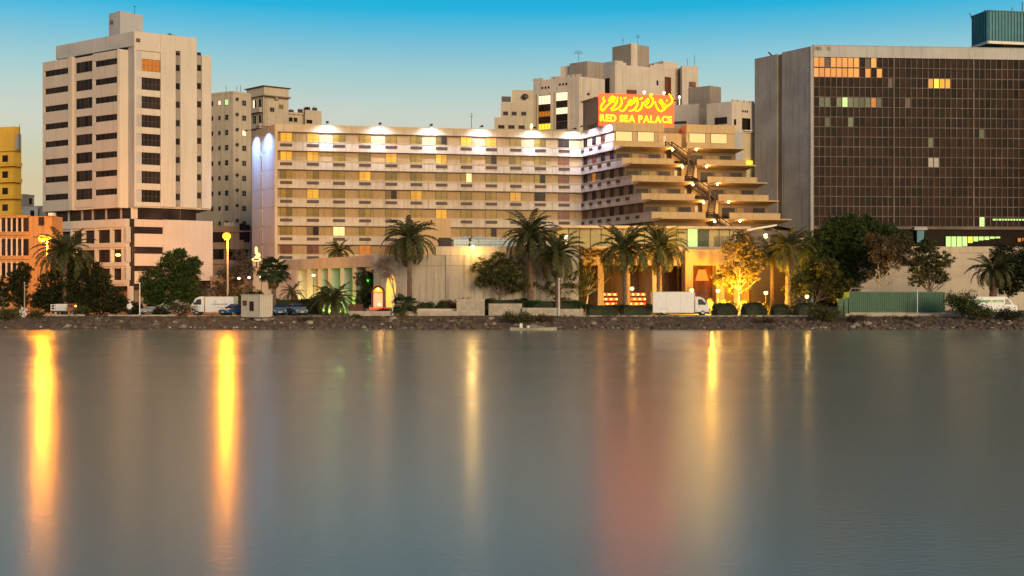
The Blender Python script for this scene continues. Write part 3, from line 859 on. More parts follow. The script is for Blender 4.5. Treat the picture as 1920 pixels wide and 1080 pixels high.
# body behind the window plane
West = Vector((-44.1, 199.0))
m = MB()
bk0 = H.p(0, -16, 0); bk1 = H.p(H.L + 14, -16, 0)
m.prism([H.p(0, -.35, 0), H.p(H.L + 13, -.35, 0), bk1, bk0, (West.x, West.y)], GZ, ZR - .5)
part('main_wall', m, M['hotel_in'], HO)
# end pier and roof parapet
ab = H.apx(520.5)
m = MB(); m.fbox(H, -.01, ab, -.6, .02, GZ, ZR - .01); part('end_pier', m, M['hotel'], HO)
centers = [536.6, 586.8, 635.7, 684.4, 733.6, 780.6, 827.9, 874.6, 921.3, 967.1, 1013, 1057.7]
ca = [H.apx(c) for c in centers]
edges = [ab] + [(ca[i] + ca[i + 1]) / 2 for i in range(11)] + [H.L - .02]
for i in range(12):
    m = MB(); m.fbox(H, edges[i] + .012, edges[i + 1] - .012, -.5, .05, Z0, ZR); part('parapet_panel', m, M['hotel'], HO)
rg = random.Random(5)
special = {(0, 0): 'curtain_lit', (0, 1): 'curtain_lit', (1, 0): 'curtain_lit', (1, 4): 'curtain_lit', (1, 6): 'curtain_lit', (2, 7): 'mix_hot',
           (3, 1): 'curtain_lit', (0, 7): 'curtain_lit', (0, 8): 'curtain_lit', (0, 6): 'mix_dark', (3, 9): 'curtain_lit', (5, 2): 'curtain_hot',
           (6, 0): 'curtain_red', (6, 1): 'curtain_red', (6, 3): 'curtain_amber', (5, 1): 'mix_dark', (2, 10): 'mix_dark', (1, 10): 'curtain', (3, 10): 'pane',
           (4, 8): 'curtain', (4, 6): 'curtain_lit'}
for k in range(8):
    zt = Z0 - FH * k
    for i in range(12):
        lo = -.33 if k < 7 else -.33
        # spandrel band
        m = MB(); m.fbox(H, edges[i] + .012, edges[i + 1] - .012, -.34, .05, zt - FH + .0, zt - 1.66)
        part('spandrel_panel', m, M['hotel_band'], HO)
        if k == 7: continue
        a = ca[i]
        sp = special.get((k, i))
        if sp is None: sp = 'pane' if i == 11 and k in (0,) else ('curtain_red' if i == 11 else (('curtain_lit' if (q_ := rg.random()) < .05 else ('mix_dark' if q_ < .13 else 'curtain'))))
        pm = {'mix_hot': ('curtain', 'curtain_hot'), 'mix_dark': ('curtain', 'pane')}.get(sp, (sp, sp))
        window(HO, H, a, zt - 1.60, 1.92, 1.52, 2, 'frame', pm, -.31, fth=.055)
        if not (k == 6 and i in (2,)):
            if 'hgr' not in _wc:
                g = MB(); g.box(-.97, .97, -.05, .1, 0, .5)
                for q in range(4): g.box(-.93, .93, -.075, -.05, .05 + q * .115, .11 + q * .115)
                _wc['hgr'] = g.mesh('grille', M['grille'])
            inst('grille', _wc['hgr'], HO, H.p(a, .06, zt - 2.42), H.rot)
    m = MB(); m.fbox(H, ab, H.L - .05, -.345, -.02, zt - .13, zt - .004); part('painted_shadow_strip', m, M['grille'], HO)  # dark strip added to draw the shadow line under the panel above
    # sill ledge (continuous light strip)
    m = MB(); m.fbox(H, ab, H.L - .06, -.34, .13, zt - 1.66, zt - 1.58); part('sill_ledge', m, M['hotel'], HO)
m = MB(); m.fbox(H, ab, H.L + 5, -.34, .02, GZ, Z0 - FH * 8); part('base_wall', m, M['hotel'], HO)
# splayed west end with slot windows
FWs = Fr(West, HP0)
m = MB(); m.fbox(FWs, -.02, FWs.L - .03, -.3, .0, GZ, ZR - .02); part('end_wall', m, M['hotel'], HO)
asl = FWs.apx(490.5)
for k in range(8):
    zt = Z0 - .3 - FH * k
    m = MB(); m.fbox(FWs, asl - .28, asl + .28, -.02, .03, zt - 2.3, zt); f = part('slot_window', m, M['pane'], HO)
    m = MB(); m.fbox(FWs, asl - .36, asl - .28, 0, .12, zt - 2.4, zt + .1); m.fbox(FWs, asl + .28, asl + .36, 0, .12, zt - 2.4, zt + .1); part('slot_frame', m, M['hotel'], HO)
    m = MB(); m.fbox(FWs, .1, FWs.L - .1, 0, .015, zt + .35, zt + .40); part('joint_strip', m, M['hotel_band'], HO)

# wing and terraces
tk = [11.3 + 3.05 * k for k in range(7)]
def roomt(k): return 11.0 if k == 0 else tk[k - 1] + .1
SR = 20.8
for k in range(6):
    zt = Z0 - FH * k; zb = zt - FH
    te = roomt(k)
    # room volume of this storey (whole width)
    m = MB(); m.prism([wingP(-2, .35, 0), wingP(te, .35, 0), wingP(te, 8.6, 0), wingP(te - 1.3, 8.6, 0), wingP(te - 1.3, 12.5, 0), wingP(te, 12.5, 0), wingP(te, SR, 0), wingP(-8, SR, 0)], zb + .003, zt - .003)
    part('storey', m, M['terrace' if k == 0 else 'terrace_shaded'], HO)
    # wing spandrel / terrace side parapet
    m = MB(); m.fbox(W, .05, tk[k], -.36, .0, zb, zt - 1.66); part('wing_spandrel', m, M['hotel_band'], HO)
    m = MB(); m.fbox(W, .13, tk[k] - .01, -.36, .09, zt - 1.66, zt - 1.58); part('wing_sill', m, M['hotel'], HO)
    m = MB(); m.fbox(W, .1, te, -.345, -.06, zt - .13, zt - .004); part('painted_shadow_strip', m, M['grille'], HO)  # the wing's shadow lines, drawn with the same added dark strip
    nwin = 4 if k == 0 else k + 3
    for i in range(nwin):
        a = .95 + 3.13 * i
        if a + .7 > te: continue
        sp = rg.choice(['pane', 'pane', 'curtain_red', 'pane']) if k else rg.choice(['pane', 'curtain_red'])
        if (k, i) == (2, 1): sp = 'curtain_amber'
        window(HO, W, a, zt - 1.60, 1.35, 1.52, 2, 'frame', (sp,), -.32)
        if 'wgr' not in _wc:
            g = MB(); g.box(-.62, .62, -.05, .1, 0, .5)
            for q in range(4): g.box(-.6, .6, -.075, -.05, .05 + q * .115, .11 + q * .115)
            _wc['wgr'] = g.mesh('grille', M['grille'])
        inst('grille', _wc['wgr'], HO, W.p(a - .55, .01, zt - 2.42), W.rot)
    # front parapets of the terrace, left and right block
    for (s0, s1) in ((0.02, 8.6), (12.5, SR)):
        ft = Fr((wingP(tk[k], s0, 0).x, wingP(tk[k], s0, 0).y), (wingP(tk[k], s1, 0).x, wingP(tk[k], s1, 0).y))
        n = 3
        for j in range(n):
            m = MB(); m.fbox(ft, ft.L * j / n + .01, ft.L * (j + 1) / n - .01, -.3, .0, zb + .55, zt - 1.66)
            part('terrace_parapet', m, M['terrace'], HO)
        m = MB(); m.fbox(ft, 0, ft.L, -.36, .04, zt - 1.66, zt - 1.60); part('terrace_coping', m, M['terrace'], HO)
        # floor slab
        m = MB(); m.prism([wingP(te - .05, s0, 0), wingP(tk[k], s0 + .02, 0), wingP(tk[k], s1, 0), wingP(te - .05, s1, 0)], zb + .02, zb + .55)
        part('terrace_slab', m, M['terrace'], HO)
        if k > 0:
            # far side parapet
            pass
        m = MB(); m.prism([wingP(te - .05, s1 - .25, 0), wingP(tk[k] - .02, s1 - .25, 0), wingP(tk[k] - .02, s1 - .01, 0), wingP(te - .05, s1 - .01, 0)], zb + .56, zt - 1.67)
        part('side_parapet', m, M['terrace'], HO)
        # wedge canopy below the parapet, over the next terrace
        c0, c1, tip = wingP(tk[k] + .02, s0 + .1, 0), wingP(tk[k] + .02, s1 + (.0 if s0 < 5 else .1), 0), 2.75
        zc1, zc0 = zb + .42, zb - .16
        e0, e1 = wingP(tk[k] + tip, s0 + .1, 0), wingP(tk[k] + tip, s1 + .0, 0)
        m = MB()
        m.hexa([(c0.x, c0.y, zc0), (e0.x, e0.y, zc1 - .2), (e1.x, e1.y, zc1 - .2), (c1.x, c1.y, zc0)],
               [(c0.x, c0.y, zc1), (e0.x, e0.y, zc1 - .02), (e1.x, e1.y, zc1 - .02), (c1.x, c1.y, zc1)])
        part('canopy', m, M['terrace'], HO)
        # windows of the rooms under the canopy of the storey above
        if k > 0:
            fr_ = Fr((wingP(te, s0, 0).x, wingP(te, s0, 0).y), (wingP(te, s1, 0).x, wingP(te, s1, 0).y))
            window(HO, fr_, fr_.L * .5, zb + .6, 2.6, 1.85, 2, 'frame', ('curtain', 'curtain_red') if (k + (s0 > 5)) % 2 else ('curtain',) * 2, .03)
            m = MB(); m.fbox(fr_, .5, 2.6, .0, .04, zb + .6, zb + 2.4); part('glass_door', m, M['pane'], HO)
            m = MB(); m.fbox(fr_, fr_.L - 2.7, fr_.L - .7, .0, .04, zb + .6, zb + 2.4); part('glass_door', m, M['pane'], HO)
        else:
            fr_ = Fr((wingP(te, s0, 0).x, wingP(te, s0, 0).y), (wingP(te, s1, 0).x, wingP(te, s1, 0).y))
            for ac in (1.9, 5.6):
                window(HO, fr_, ac, zt - 1.62, 2.85, 1.6, 1, 'frame', ('lit_cream',), .03)
    # recess door
    if k in (0, 2, 4):
        fr_ = Fr((wingP(te - 1.3, 8.6, 0).x, wingP(te - 1.3, 8.6, 0).y), (wingP(te - 1.3, 12.5, 0).x, wingP(te - 1.3, 12.5, 0).y))
        m = MB(); m.fbox(fr_, .15, 1.15, -.05, .05, zb + .6, zb + 2.7); d = part('door', m, M['door'], HO)
    if k in (1, 3, 5):
        fr_ = Fr((wingP(te - 1.3, 8.6, 0).x, wingP(te - 1.3, 8.6, 0).y), (wingP(te - 1.3, 12.5, 0).x, wingP(te - 1.3, 12.5, 0).y))
        m = MB(); m.fbox(fr_, .1, 1.0, -.05, .05, zb + 1.0, zb + 2.6); d = part('door', m, M['door'], HO)
    # stair landing and recess wall
    m = MB(); m.prism([wingP(te - 1.3, 8.62, 0), wingP(tk[k] - .3, 8.62, 0), wingP(tk[k] - .3, 12.48, 0), wingP(te - 1.3, 12.48, 0)], zb + .1, zb + .5); part('stair_landing', m, M['terrace'], HO)
    m = MB(); m.prism([wingP(tk[k] - .25, 9.9, 0), wingP(tk[k], 9.9, 0), wingP(tk[k], 12.48, 0), wingP(tk[k] - .25, 12.48, 0)], zb - 1.6, zb + .1); part('stair_wall', m, M['terrace'], HO)
# roof parapets over the wing
m = MB(); m.fbox(W, .05, 11.3, -.5, .02, Z0, ZR + .02); part('wing_parapet', m, M['hotel'], HO)
for (s0, s1) in ((0.05, 8.6), (12.5, SR)):
    ft = Fr((wingP(11.2, s0, 0).x, wingP(11.2, s0, 0).y), (wingP(11.2, s1, 0).x, wingP(11.2, s1, 0).y))
    m = MB(); m.fbox(ft, 0, ft.L, -9, 0, Z0 + .01, ZR + .15); part('roof_parapet', m, M['terrace'], HO)
m = MB(); m.prism([wingP(6.5, 8.6, 0), wingP(8.8, 8.6, 0), wingP(8.8, 12.5, 0), wingP(6.5, 12.5, 0)], Z0 - FH, ZR - .1); part('recess_wall', m, M['brownwall'], HO)

# steel escape stair (a thing fixed to the terraces)
SS = root('escape_stair', (wingP(18, 10, 0).x, wingP(18, 10, 0).y, 12), 'dark steel escape stair zigzagging down between the hotel terraces', 'stair')
for k in range(6):
    zb = Z0 - FH * (k + 1) + .5
    t0 = tk[k] - .1; t1 = t0 + 3.1
    sA, sB = ((9.4, 11.6) if k % 2 == 0 else (11.6, 9.4))
    fl = MB()
    for off in (-.5, .5):
        p, q = wingP(t0, sA + off, zb), wingP(t1, sB + off, zb - FH + .1)
        e = Vector((.09, .02, 0))
        fl.hexa([p - Vector((0, 0, .38)), q - Vector((0, 0, .38)), q - Vector((0, 0, .38)) + e, p - Vector((0, 0, .38)) + e], [p + Vector((0, 0, .15)), q + Vector((0, 0, .15)), q + Vector((0, 0, .15)) + e, p + Vector((0, 0, .15)) + e])
        fl.tube([p + Vector((0, 0, 1.0)), q + Vector((0, 0, 1.0))], .08, 4)
        fl.tube([p + Vector((0, 0, .58)), q + Vector((0, 0, .58))], .05, 4)
        for j in range(5):
            r_ = p.lerp(q, j / 4); fl.tube([r_, r_ + Vector((0, 0, 1.0))], .05, 4)
    part('flight', fl, M['steel'], SS)
    if 'tread' not in _wc:
        g = MB(); g.box(-.14, .14, -.45, .45, -.03, .03); _wc['tread'] = g.mesh('tread', M['steel'])
    for j in range(11):
        r_ = wingP(t0, sA, zb).lerp(wingP(t1, sB, zb - FH + .1), (j + .5) / 11)
        inst('tread', _wc['tread'], SS, r_, math.atan2(WD.y, WD.x))
    s_a, s_b = sA - .6, sA + .6
    m = MB(); m.prism([wingP(t0 - 1.2, s_a, 0), wingP(t0, s_a, 0), wingP(t0, s_b, 0), wingP(t0 - 1.2, s_b, 0)], zb - .2, zb)
    for s_ in (s_a, s_b):
        m.tube([wingP(t0 - 1.2, s_, zb + .95), wingP(t0, s_, zb + .95)], .05, 4); m.tube([wingP(t0, s_, zb), wingP(t0, s_, zb + .95)], .05, 4)
    part('landing', m, M['steel'], SS)

# terrace lamps: one at the canopy corner of each right block and one by each stair landing
for k in range(6):
    zb = Z0 - FH * (k + 1)
    for which, (t_, s_) in enumerate(((tk[k] + 2.3, 12.75), (tk[k] + 2.0, 8.9))):
        p = wingP(t_, s_, zb + .05 - (0 if which == 0 else .1))
        ordn = ['top', 'second', 'third', 'fourth', 'fifth', 'lowest'][k]
        o = root('terrace_lamp', p, ('lit lamp under the corner of the %s canopy on the east side of the stair' if which == 0 else 'lit lamp under the %s canopy end on the west side of the stair') % ordn, 'lamp', 'lamps on the hotel terraces')
        m = MB(); m.ball((0, 0, 0), .17, 8, 6); local('bulb', m, glow_mat('terrace_bulb', (1, .78, .4), 9.0) if 'tb' not in _wc else _wc['tb'], o)
        if 'tb' not in _wc: _wc['tb'] = bpy.data.materials['terrace_bulb']
        m = MB(); m.tube([(0, 0, .15), (0, 0, .38)], .04, 5); m.box(-.1, .1, -.1, .1, .34, .40); local('bracket', m, M['steel'], o)
        lamp_point('terrace_light', p + Vector((0, -.35, -.1)), (1.0, .55, .16), 170, .17, o)

# floodlights on the roof edge
fl_spots = []
def floodlight(p, tgt, n, power=2300, c=(.74, .80, 1.0), ang=150):
    m = MB(); q = p - n * 2.1
    m.tube([q - n * .1 + Vector((0, 0, -.05)), q + Vector((0, 0, .2)), p + Vector((0, 0, .12))], .05, 5)
    d = (Vector(tgt) - p).normalized()
    m.tube([p - d * .12, p + d * .12], [.2, .26], 8)
    part('floodlight', m, M['steel'], HO)
    lamp_spot('flood_spot', p + d * .14, tgt, c, power, ang, 1.0, .2, HO)
nH = Vector((H.n.x, H.n.y, 0)); nW = Vector((W.n.x, W.n.y, 0)); nF = Vector((FWs.n.x, FWs.n.y, 0))
for i, px in enumerate((613, 711, 806, 900, 998, 1073)):
    a = H.apx(px)
    floodlight(H.p(a, 2.1, ZR + .2), H.p(a, -.25, ZR - 5.0), nH, FLOOD, (.52, .66, 1.0) if i not in (1, 3) else (.64, .64, 1.0))
for t in (4.2, 9.6):
    floodlight(W.p(t, 2.1, ZR + .25), W.p(t, -.2, ZR - 5.0), nW, FLOOD * 1.25, (.58, .58, 1.0))
for px in (481, 503):
    a = FWs.apx(px); floodlight(FWs.p(a, 1.8, ZR - .3), FWs.p(a, .1, ZR - 11), nF, FLOOD * 3.2, (.15, .33, 1.0), 128)

# ------------------------------------------------------------------ roof sign on its plant room
t_s = 5.0
Sg0 = wingP(t_s, .57, 0); Sg1 = wingP(t_s, 13.6, 0)
SGF = Fr((Sg0.x, Sg0.y), (Sg1.x, Sg1.y))
PH = root('plant_room', (Sg0.x, Sg0.y, ZR), 'brown rooftop plant room carrying the glowing sign', 'plant room')
zs0, zs1 = wz(238, 195), wz(176, 195)
m = MB(); m.prism([wingP(t_s, .57, 0), wingP(t_s, 13.6, 0), wingP(t_s - 5.6, 13.6, 0), wingP(t_s - 5.6, .57, 0)], ZR - .6, zs1 - .6)
part('wall', m, M['brownwall'], PH)
m = MB(); m.prism([wingP(t_s - .2, .3, 0), wingP(t_s + .0, 14.5, 0), wingP(t_s - 5.9, 14.5, 0), wingP(t_s - 5.9, .3, 0)], zs1 - .6, zs1 - .4); part('roof', m, M['brownwall'], PH)
fl_ = Fr((wingP(t_s - 5.6, .57, 0).x, wingP(t_s - 5.6, .57, 0).y), (Sg0.x, Sg0.y))
for q in range(4):
    m = MB(); m.fbox(fl_, 2.0 + q * .8, 2.45 + q * .8, 0, .05, ZR + .2, ZR + .9); part('vent', m, M['steel'], PH)
RS = root('roof_sign', (Sg0.x, Sg0.y, ZR), 'glowing orange rooftop sign with yellow Arabic script over RED SEA PALACE', 'sign')
SGN = M['sign_back'] = glow_mat('sign_back', (1.0, 0.030, 0.0), 2.5)
SGL = M['sign_letter'] = glow_mat('sign_letter', (1.0, 0.60, 0.0), 1.5)
m = MB(); m.fbox(SGF, .0, SGF.L, .05, .25, zs0 + .25, zs1 + .1); part('backing_panel', m, SGN, RS)
m = MB()
for a in (.5, 4.5, 8.5, 12.5): m.fbox(SGF, a, a + .15, .02, .2, ZR - .2, zs0 + .24)
part('support', m, M['steel'], RS)
def sgp(cx, cy, b=.42):
    px, py = 1100 + cx / 9.6, 160 + cy / 9.6
    a = SGF.apx(px, b)
    return SGF.p(a, b, SGF.zpy(py, a, b))
def spline(pts, n=4):
    o = []
    P = [pts[0]] + list(pts) + [pts[-1]]
    for i in range(1, len(P) - 2):
        for k in range(n):
            t = k / n
            q = [0.5 * ((2 * P[i][d]) + (-P[i - 1][d] + P[i + 1][d]) * t + (2 * P[i - 1][d] - 5 * P[i][d] + 4 * P[i + 1][d] - P[i + 2][d]) * t * t + (-P[i - 1][d] + 3 * P[i][d] - 3 * P[i + 1][d] + P[i + 2][d]) * t ** 3) for d in (0, 1)]
            o.append(q)
    o.append(pts[-1]); return o
strokes = {
 'arabic_word': [
  [[(1235, 290), (1242, 345), (1275, 425), (1330, 465), (1395, 435), (1430, 390), (1480, 355), (1535, 305), (1537, 245), (1505, 190), (1478, 150)],
   [(1395, 432), (1362, 380), (1360, 310), (1335, 262), (1312, 300), (1340, 335), (1362, 330)], [(1392, 325), (1420, 372)], [(1438, 268), (1450, 285)]],
  [[(875, 462), (935, 455), (982, 405), (1003, 335), (990, 300)], [(1010, 335), (1055, 290), (1098, 250), (1112, 285), (1085, 335), (1040, 355)],
   [(1050, 360), (1085, 398), (1140, 388), (1185, 330), (1192, 255), (1160, 215), (1140, 180), (1185, 172)], [(955, 250), (1005, 222)], [(1142, 165), (1185, 160)]],
  [[(590, 440), (640, 466), (690, 430), (720, 375), (775, 325), (850, 300), (905, 270)], [(740, 310), (790, 268), (830, 300), (795, 350), (755, 355)],
   [(760, 462), (840, 445), (895, 385), (917, 300), (905, 215)], [(850, 210), (862, 262), (845, 330)], [(665, 235), (712, 225)]],
  [[(310, 205), (295, 245), (325, 275), (290, 325), (255, 390), (268, 440), (305, 445), (345, 390), (400, 340), (450, 300), (492, 275)],
   [(392, 285), (432, 225), (468, 200), (452, 262), (420, 300)], [(555, 205), (548, 290), (515, 350), (470, 400), (425, 420)],
   [(608, 210), (632, 300), (602, 375), (540, 425), (440, 458)], [(505, 205), (488, 310)]],
 ]}
for wd in strokes['arabic_word']:
    m = MB()
    for st in wd:
        sp_ = spline(st)
        nS = len(sp_)
        m.tube([sgp(x, y) for x, y in sp_], [.09 + .085 * math.sin(math.pi * min(1, max(0, (i + .6) / nS))) for i in range(nS)], 6)
    part('arabic_word', m, SGL, RS)
# Latin letters, one object each
txt = 'RED SEA PALACE'
curves = []
for ch in txt:
    if ch == ' ': curves.append(None); continue
    c = bpy.data.curves.new('letter', 'FONT'); c.body = ch; c.size = 1.0; c.extrude = .06; c.offset = .03
    c.materials.append(SGL)
    o = link('letter', c, RS); curves.append(o)
bpy.context.view_layer.update()
adv = []
for o in curves: adv.append(.34 if o is None else o.dimensions.x + .075)
tot = sum(adv)
a0_, a1_ = SGF.apx(1125, .4), SGF.apx(1261, .4)
zb_ = SGF.zpy(228.6, (a0_ + a1_) / 2, .4); hh = 1.16
sx = (a1_ - a0_) / tot
x = 0
for o, ad in zip(curves, adv):
    if o is not None:
        lh = .75
        bx = min(v[0] for v in o.bound_box)
        o.scale = (sx, hh / lh * 1.0, 1)
        o.rotation_euler = (R(90), 0, SGF.rot)
        o.location = SGF.p(a0_ + (x - bx) * sx, .36, zb_) - WL[RS.name]
        me = bpy.data.meshes.new_from_object(o.evaluated_get(bpy.context.evaluated_depsgraph_get()))
        g = bpy.data.objects.new('letter', me); col.objects.link(g); g.parent = RS
        g.location, g.rotation_euler, g.scale = o.location, o.rotation_euler, o.scale
        bpy.data.objects.remove(o)
        if not me.materials: me.materials.append(SGL)
    x += ad
for px, py, wh in ((1208, 173, 'above the middle of'), (1245, 174, 'above the east end of'), (1274, 182, 'just past the east edge of')):
    p = Vector((wx(px, 205), 205, wz(py, 205)))
    m = MB(); m.ball(p, .24, 8, 6); m.tube([p - Vector((0, 0, .2)), p - Vector((0, 0, 1.3))], .05, 5)
    tag(part('roof_lamp', m, glow_mat('roof_lamp', (1, .8, .5), 2.5), None), 'small round lit lamp %s the glowing rooftop sign' % wh, 'lamp', 'small lamps above the sign')

# ================================================================== apartment towers behind the hotel
CT = root('stone_apartment', (wx(1086, 262), 262, GZ), 'pale stone apartment block with two tall lit window columns', 'building')
Lp, Cp, Rp = PX(1000, 268), PX(1086, 262), PX(1134, 266)
zt = wz(143, 262)
part('wall', block(Lp, Cp, Rp, GZ, zt), M['sand'], CT)
f1, f2 = Fr(Lp, Cp), Fr(Cp, Rp)
for c_ in (1003, 1013, 1036, 1040, 1048, 1068, 1073, 1084):
    a = f1.apx(c_); m = MB(); m.fbox(f1, a - .55, a + .55, -.4, 0, zt, zt + .5); part('battlement', m, M['sand'], CT)
for c0_, c1_, rows in ((1010, 1033, ((177, 194, 'lit_white'), (194.5, 206.5, 'pane'), (207, 217, 'curtain_amber'), (217.5, 229.5, 'pane'), (230, 242, 'lit_yellow'))),
                       (1043, 1065, ((174, 190, 'lit_white'), (190.5, 202, 'pane'), (202.5, 215, 'lit_white'), (215.5, 228, 'pane'), (228.5, 243, 'pane')))):
    a0, a1 = f1.apx(c0_), f1.apx(c1_)
    for t_, b__, mt in rows:
        window(CT, f1, (a0 + a1) / 2, wz(b__, 265), a1 - a0, (b__ - t_) * 265 / FPX, 4, 'steel', (mt,), .03)
    m = MB(); m.fbox(f1, a0 - .3, a0, 0, .25, wz(245, 265), wz(172, 265)); m.fbox(f1, a1, a1 + .3, 0, .25, wz(245, 265), wz(172, 265)); part('window_surround', m, M['sand'], CT)
for px in (1017, 1023, 1029, 1050, 1056, 1062):
    m = MB(); a = f1.apx(px); z = wz(161 if px < 1040 else 158, 264); m.fbox(f1, a - .2, a + .2, 0, .06, z - .25, z + .25); part('vent', m, M['pane'], CT)
for q in range(9):
    m = MB(); z = wz(155 + q * 10, 264); m.fbox(f1, 0.01, f1.L, 0, .02, z, z + .05); m.fbox(f2, 0.03, f2.L, 0, .02, z, z + .05); part('stone_course', m, M['sand'], CT)
m = MB(); a = f2.apx(1102); m.ball(f2.p(a, .3, wz(176, 263)), .3, 8, 5); m.tube([f2.p(a, 0, wz(176, 263)), f2.p(a, .3, wz(176, 263))], .05, 5); part('satellite_dish', m, M['steel'], CT)
part('stair_room', block(PX(1068, 270), PX(1101, 267), PX(1131, 269), zt - .2, wz(114.5, 267)), M['sand_dark'], CT)
part('lift_room', block(PX(1051, 272), PX(1069, 271), PX(1080, 272), zt - .2, wz(123, 271)), M['sand'], CT)
CA = root('stepped_apartment', (wx(965, 258), 258, GZ), 'tan stepped apartment block next to the lit window columns', 'building')
m = MB(); m.prism([PX(927, 259), PX(1002, 260), PX(1002, 272), PX(927, 270)], GZ, wz(220, 259)); part('lower_wall', m, M['beige'], CA)
m = MB(); m.prism([PX(939, 260.5), PX(1001, 261.3), PX(1001, 271), PX(939, 269)], wz(220, 259), wz(191, 260)); part('middle_wall', m, M['beige'], CA)
m = MB(); m.prism([PX(960, 261), PX(1000, 261.5), PX(1000, 270), PX(960, 269)], wz(191, 260), wz(167, 260)); part('upper_wall', m, M['beige'], CA)
fa = Fr(PX(927, 259), PX(1002, 260)); fb = Fr(PX(939, 260.5), PX(1001, 261.3))
for px in (940, 959, 978): window(CA, fa, fa.apx(px), wz(241, 259), 1.4, .8, 2, 'frame', ('pane',), .02)
for px in (948, 964, 982): window(CA, fb, fb.apx(px), wz(215.5, 260), 1.1, .85, 2, 'frame', ('pane',), .02)
m = MB(); m.fbox(fb, .2, fb.apx(958), -.3, .05, wz(190, 260), wz(180, 260)); part('roof_shelter', m, M['steel'], CA)
m = MB(); a = fb.apx(984); m.ball(fb.p(a, .5, wz(180, 260)), .8, 9, 5, (1, .3, .8)); m.tube([fb.p(a, 0, wz(182, 260)), fb.p(a, .5, wz(180, 260))], .06, 5); part('satellite_dish', m, M['steel'], CA)
m = MB(); m.ball((wx(996.5, 257), 257, wz(237, 257)), .3, 8, 5, (1, .5, 2)); m.tube([(wx(996.5, 257), 257, wz(240, 257)), (wx(996.5, 258.9), 258.9, wz(242, 257))], .06, 5); part('wall_lamp', m, glow_mat('wall_lamp', (1, .8, .25), 2.5), CA)

CC = root('turreted_apartment', (wx(1200, 272), 272, GZ), 'tall pale stone apartment block with arched windows and corner turrets above the sign', 'building')
fC = Fr(PX(1153, 272), PX(1243, 276)); 
zt = wz(123, 273)
m = MB(); m.prism([PX(1131, 274), PX(1153, 271.6), PX(1243, 276), PX(1272, 279), PX(1268, 296), PX(1131, 292)], GZ, zt); part('wall', m, M['sand'], CC)
for p0, p1, top in ((1153, 1168, 115), (1168, 1174, 118), (1226, 1243, 115.5), (1219, 1226, 119)):
    m = MB(); m.fbox(fC, fC.apx(p0), fC.apx(p1), -6, .05, zt - .3, wz(top, 273)); part('turret', m, M['sand'], CC)
fD = Fr(PX(1243, 276), PX(1272, 279)); fE = Fr(PX(1131, 274), PX(1153, 271.6))
m = MB(); m.fbox(fD, .05, fD.L, -5, .06, zt - .2, wz(115.5, 277)); part('turret', m, M['sand'], CC)
m = MB(); m.fbox(fE, -.3, fE.L, -4, .03, zt - .2, wz(116, 273)); part('parapet', m, M['grey_par'], CC)
window(CC, fD, fD.apx(1252), wz(186, 277), 2.0, 5.2, 2, 'frame', ('curtain_red',), .03, bars=2)
for px, py, ww, hh_ in ((1181, 162, .75, 1.3), (1186.5, 159.5, .5, 1.4), (1190.5, 159.5, .5, 1.4), (1158, 149, .5, .8)):
    window(CC, fC, fC.apx(px), wz(py, 274), ww, hh_, 1, 'frame', ('pane',), .02)
for px, py in ((1210, 160), (1232, 158)):   # arched windows
    a = fC.apx(px); z = wz(py, 274)
    m = MB()
    pts = [(-.35, 0), (.35, 0), (.35, .8)] + [(.35 * math.cos(R(q)), .8 + .4 * math.sin(R(q))) for q in (30, 60, 90, 120, 150)] + [(-.35, .8)]
    m.hexa([fC.p(a + x, .0, z + y) for x, y in pts], [fC.p(a + x, .05, z + y) for x, y in pts]); part('arched_window', m, M['pane'], CC)
for px in (1173, 1177, 1181, 1197, 1203, 1209):
    m = MB(); a = fC.apx(px); z = wz(132, 273); m.fbox(fC, a - .17, a + .17, 0, .05, z - .22, z + .22); part('vent', m, M['pane'], CC)
m = MB(); a = fC.apx(1196); m.fbox(fC, a - .06, a + .06, 0, .08, 20, zt); a = fC.apx(1220); m.fbox(fC, a - .05, a + .05, 0, .07, 20, zt); part('wall_pipe', m, M['sand'], CC)
m = MB(); m.fbox(fC, fC.apx(1174), fC.apx(1192), 0, .5, wz(179, 274), wz(170, 274)); part('recess_louvre', m, M['curtain_red'], CC)
m = MB(); m.fbox(fE, fE.apx(1135), fE.apx(1143), 0, .06, wz(178, 272), wz(145, 272)); part('tall_window', m, M['pane'], CC)
part('lift_tower', block(PX(1148, 283), PX(1182, 279), PX(1217, 282), zt - 1, wz(82, 279)), M['sand_dark'], CC)
fz = Fr(PX(1182, 279), PX(1217, 282))
m = MB(); m.fbox(fz, .05, fz.apx(1194), 0, .25, zt, wz(82, 279) + .15); part('lift_duct', m, M['sand'], CC)
CD = root('narrow_stone_tower', (wx(1292, 276), 276, GZ), 'narrow pale stone tower with one dark window, right beside the turreted block', 'building')
m = MB(); m.prism([PX(1272, 281), PX(1279, 276), PX(1309, 277), PX(1309, 288), PX(1272, 292)], GZ, wz(122.5, 276)); part('wall', m, M['sand'], CD)
fz = Fr(PX(1279, 276), PX(1309, 277))
window(CD, fz, fz.apx(1298), wz(163, 276), 1.7, 1.3, 2, 'frame', ('curtain_red',), .02)
m = MB(); m.fbox(fz, fz.apx(1291), fz.apx(1306), 0, .3, wz(196, 276), wz(164, 276)); part('bay', m, M['sand_dark'], CD)
CE = root('stone_roof_block', (wx(1372, 220), 220, GZ), 'pale stone apartment block with dark square windows behind the hotel terraces', 'building')
Lp, Cp, Rp = PX(1325, 223), PX(1372, 220), PX(1418, 222.4)
zt = wz(190, 220)
part('wall', block(Lp, Cp, Rp, wz(247, 220), zt), M['sand'], CE)
f1, f2 = Fr(Lp, Cp), Fr(Cp, Rp)
part('lower_wall', block(PX(1325, 223.5), PX(1372, 220.4), PX(1418, 222.8), GZ, wz(247, 220) - .003), M['lit_wall'], CE)
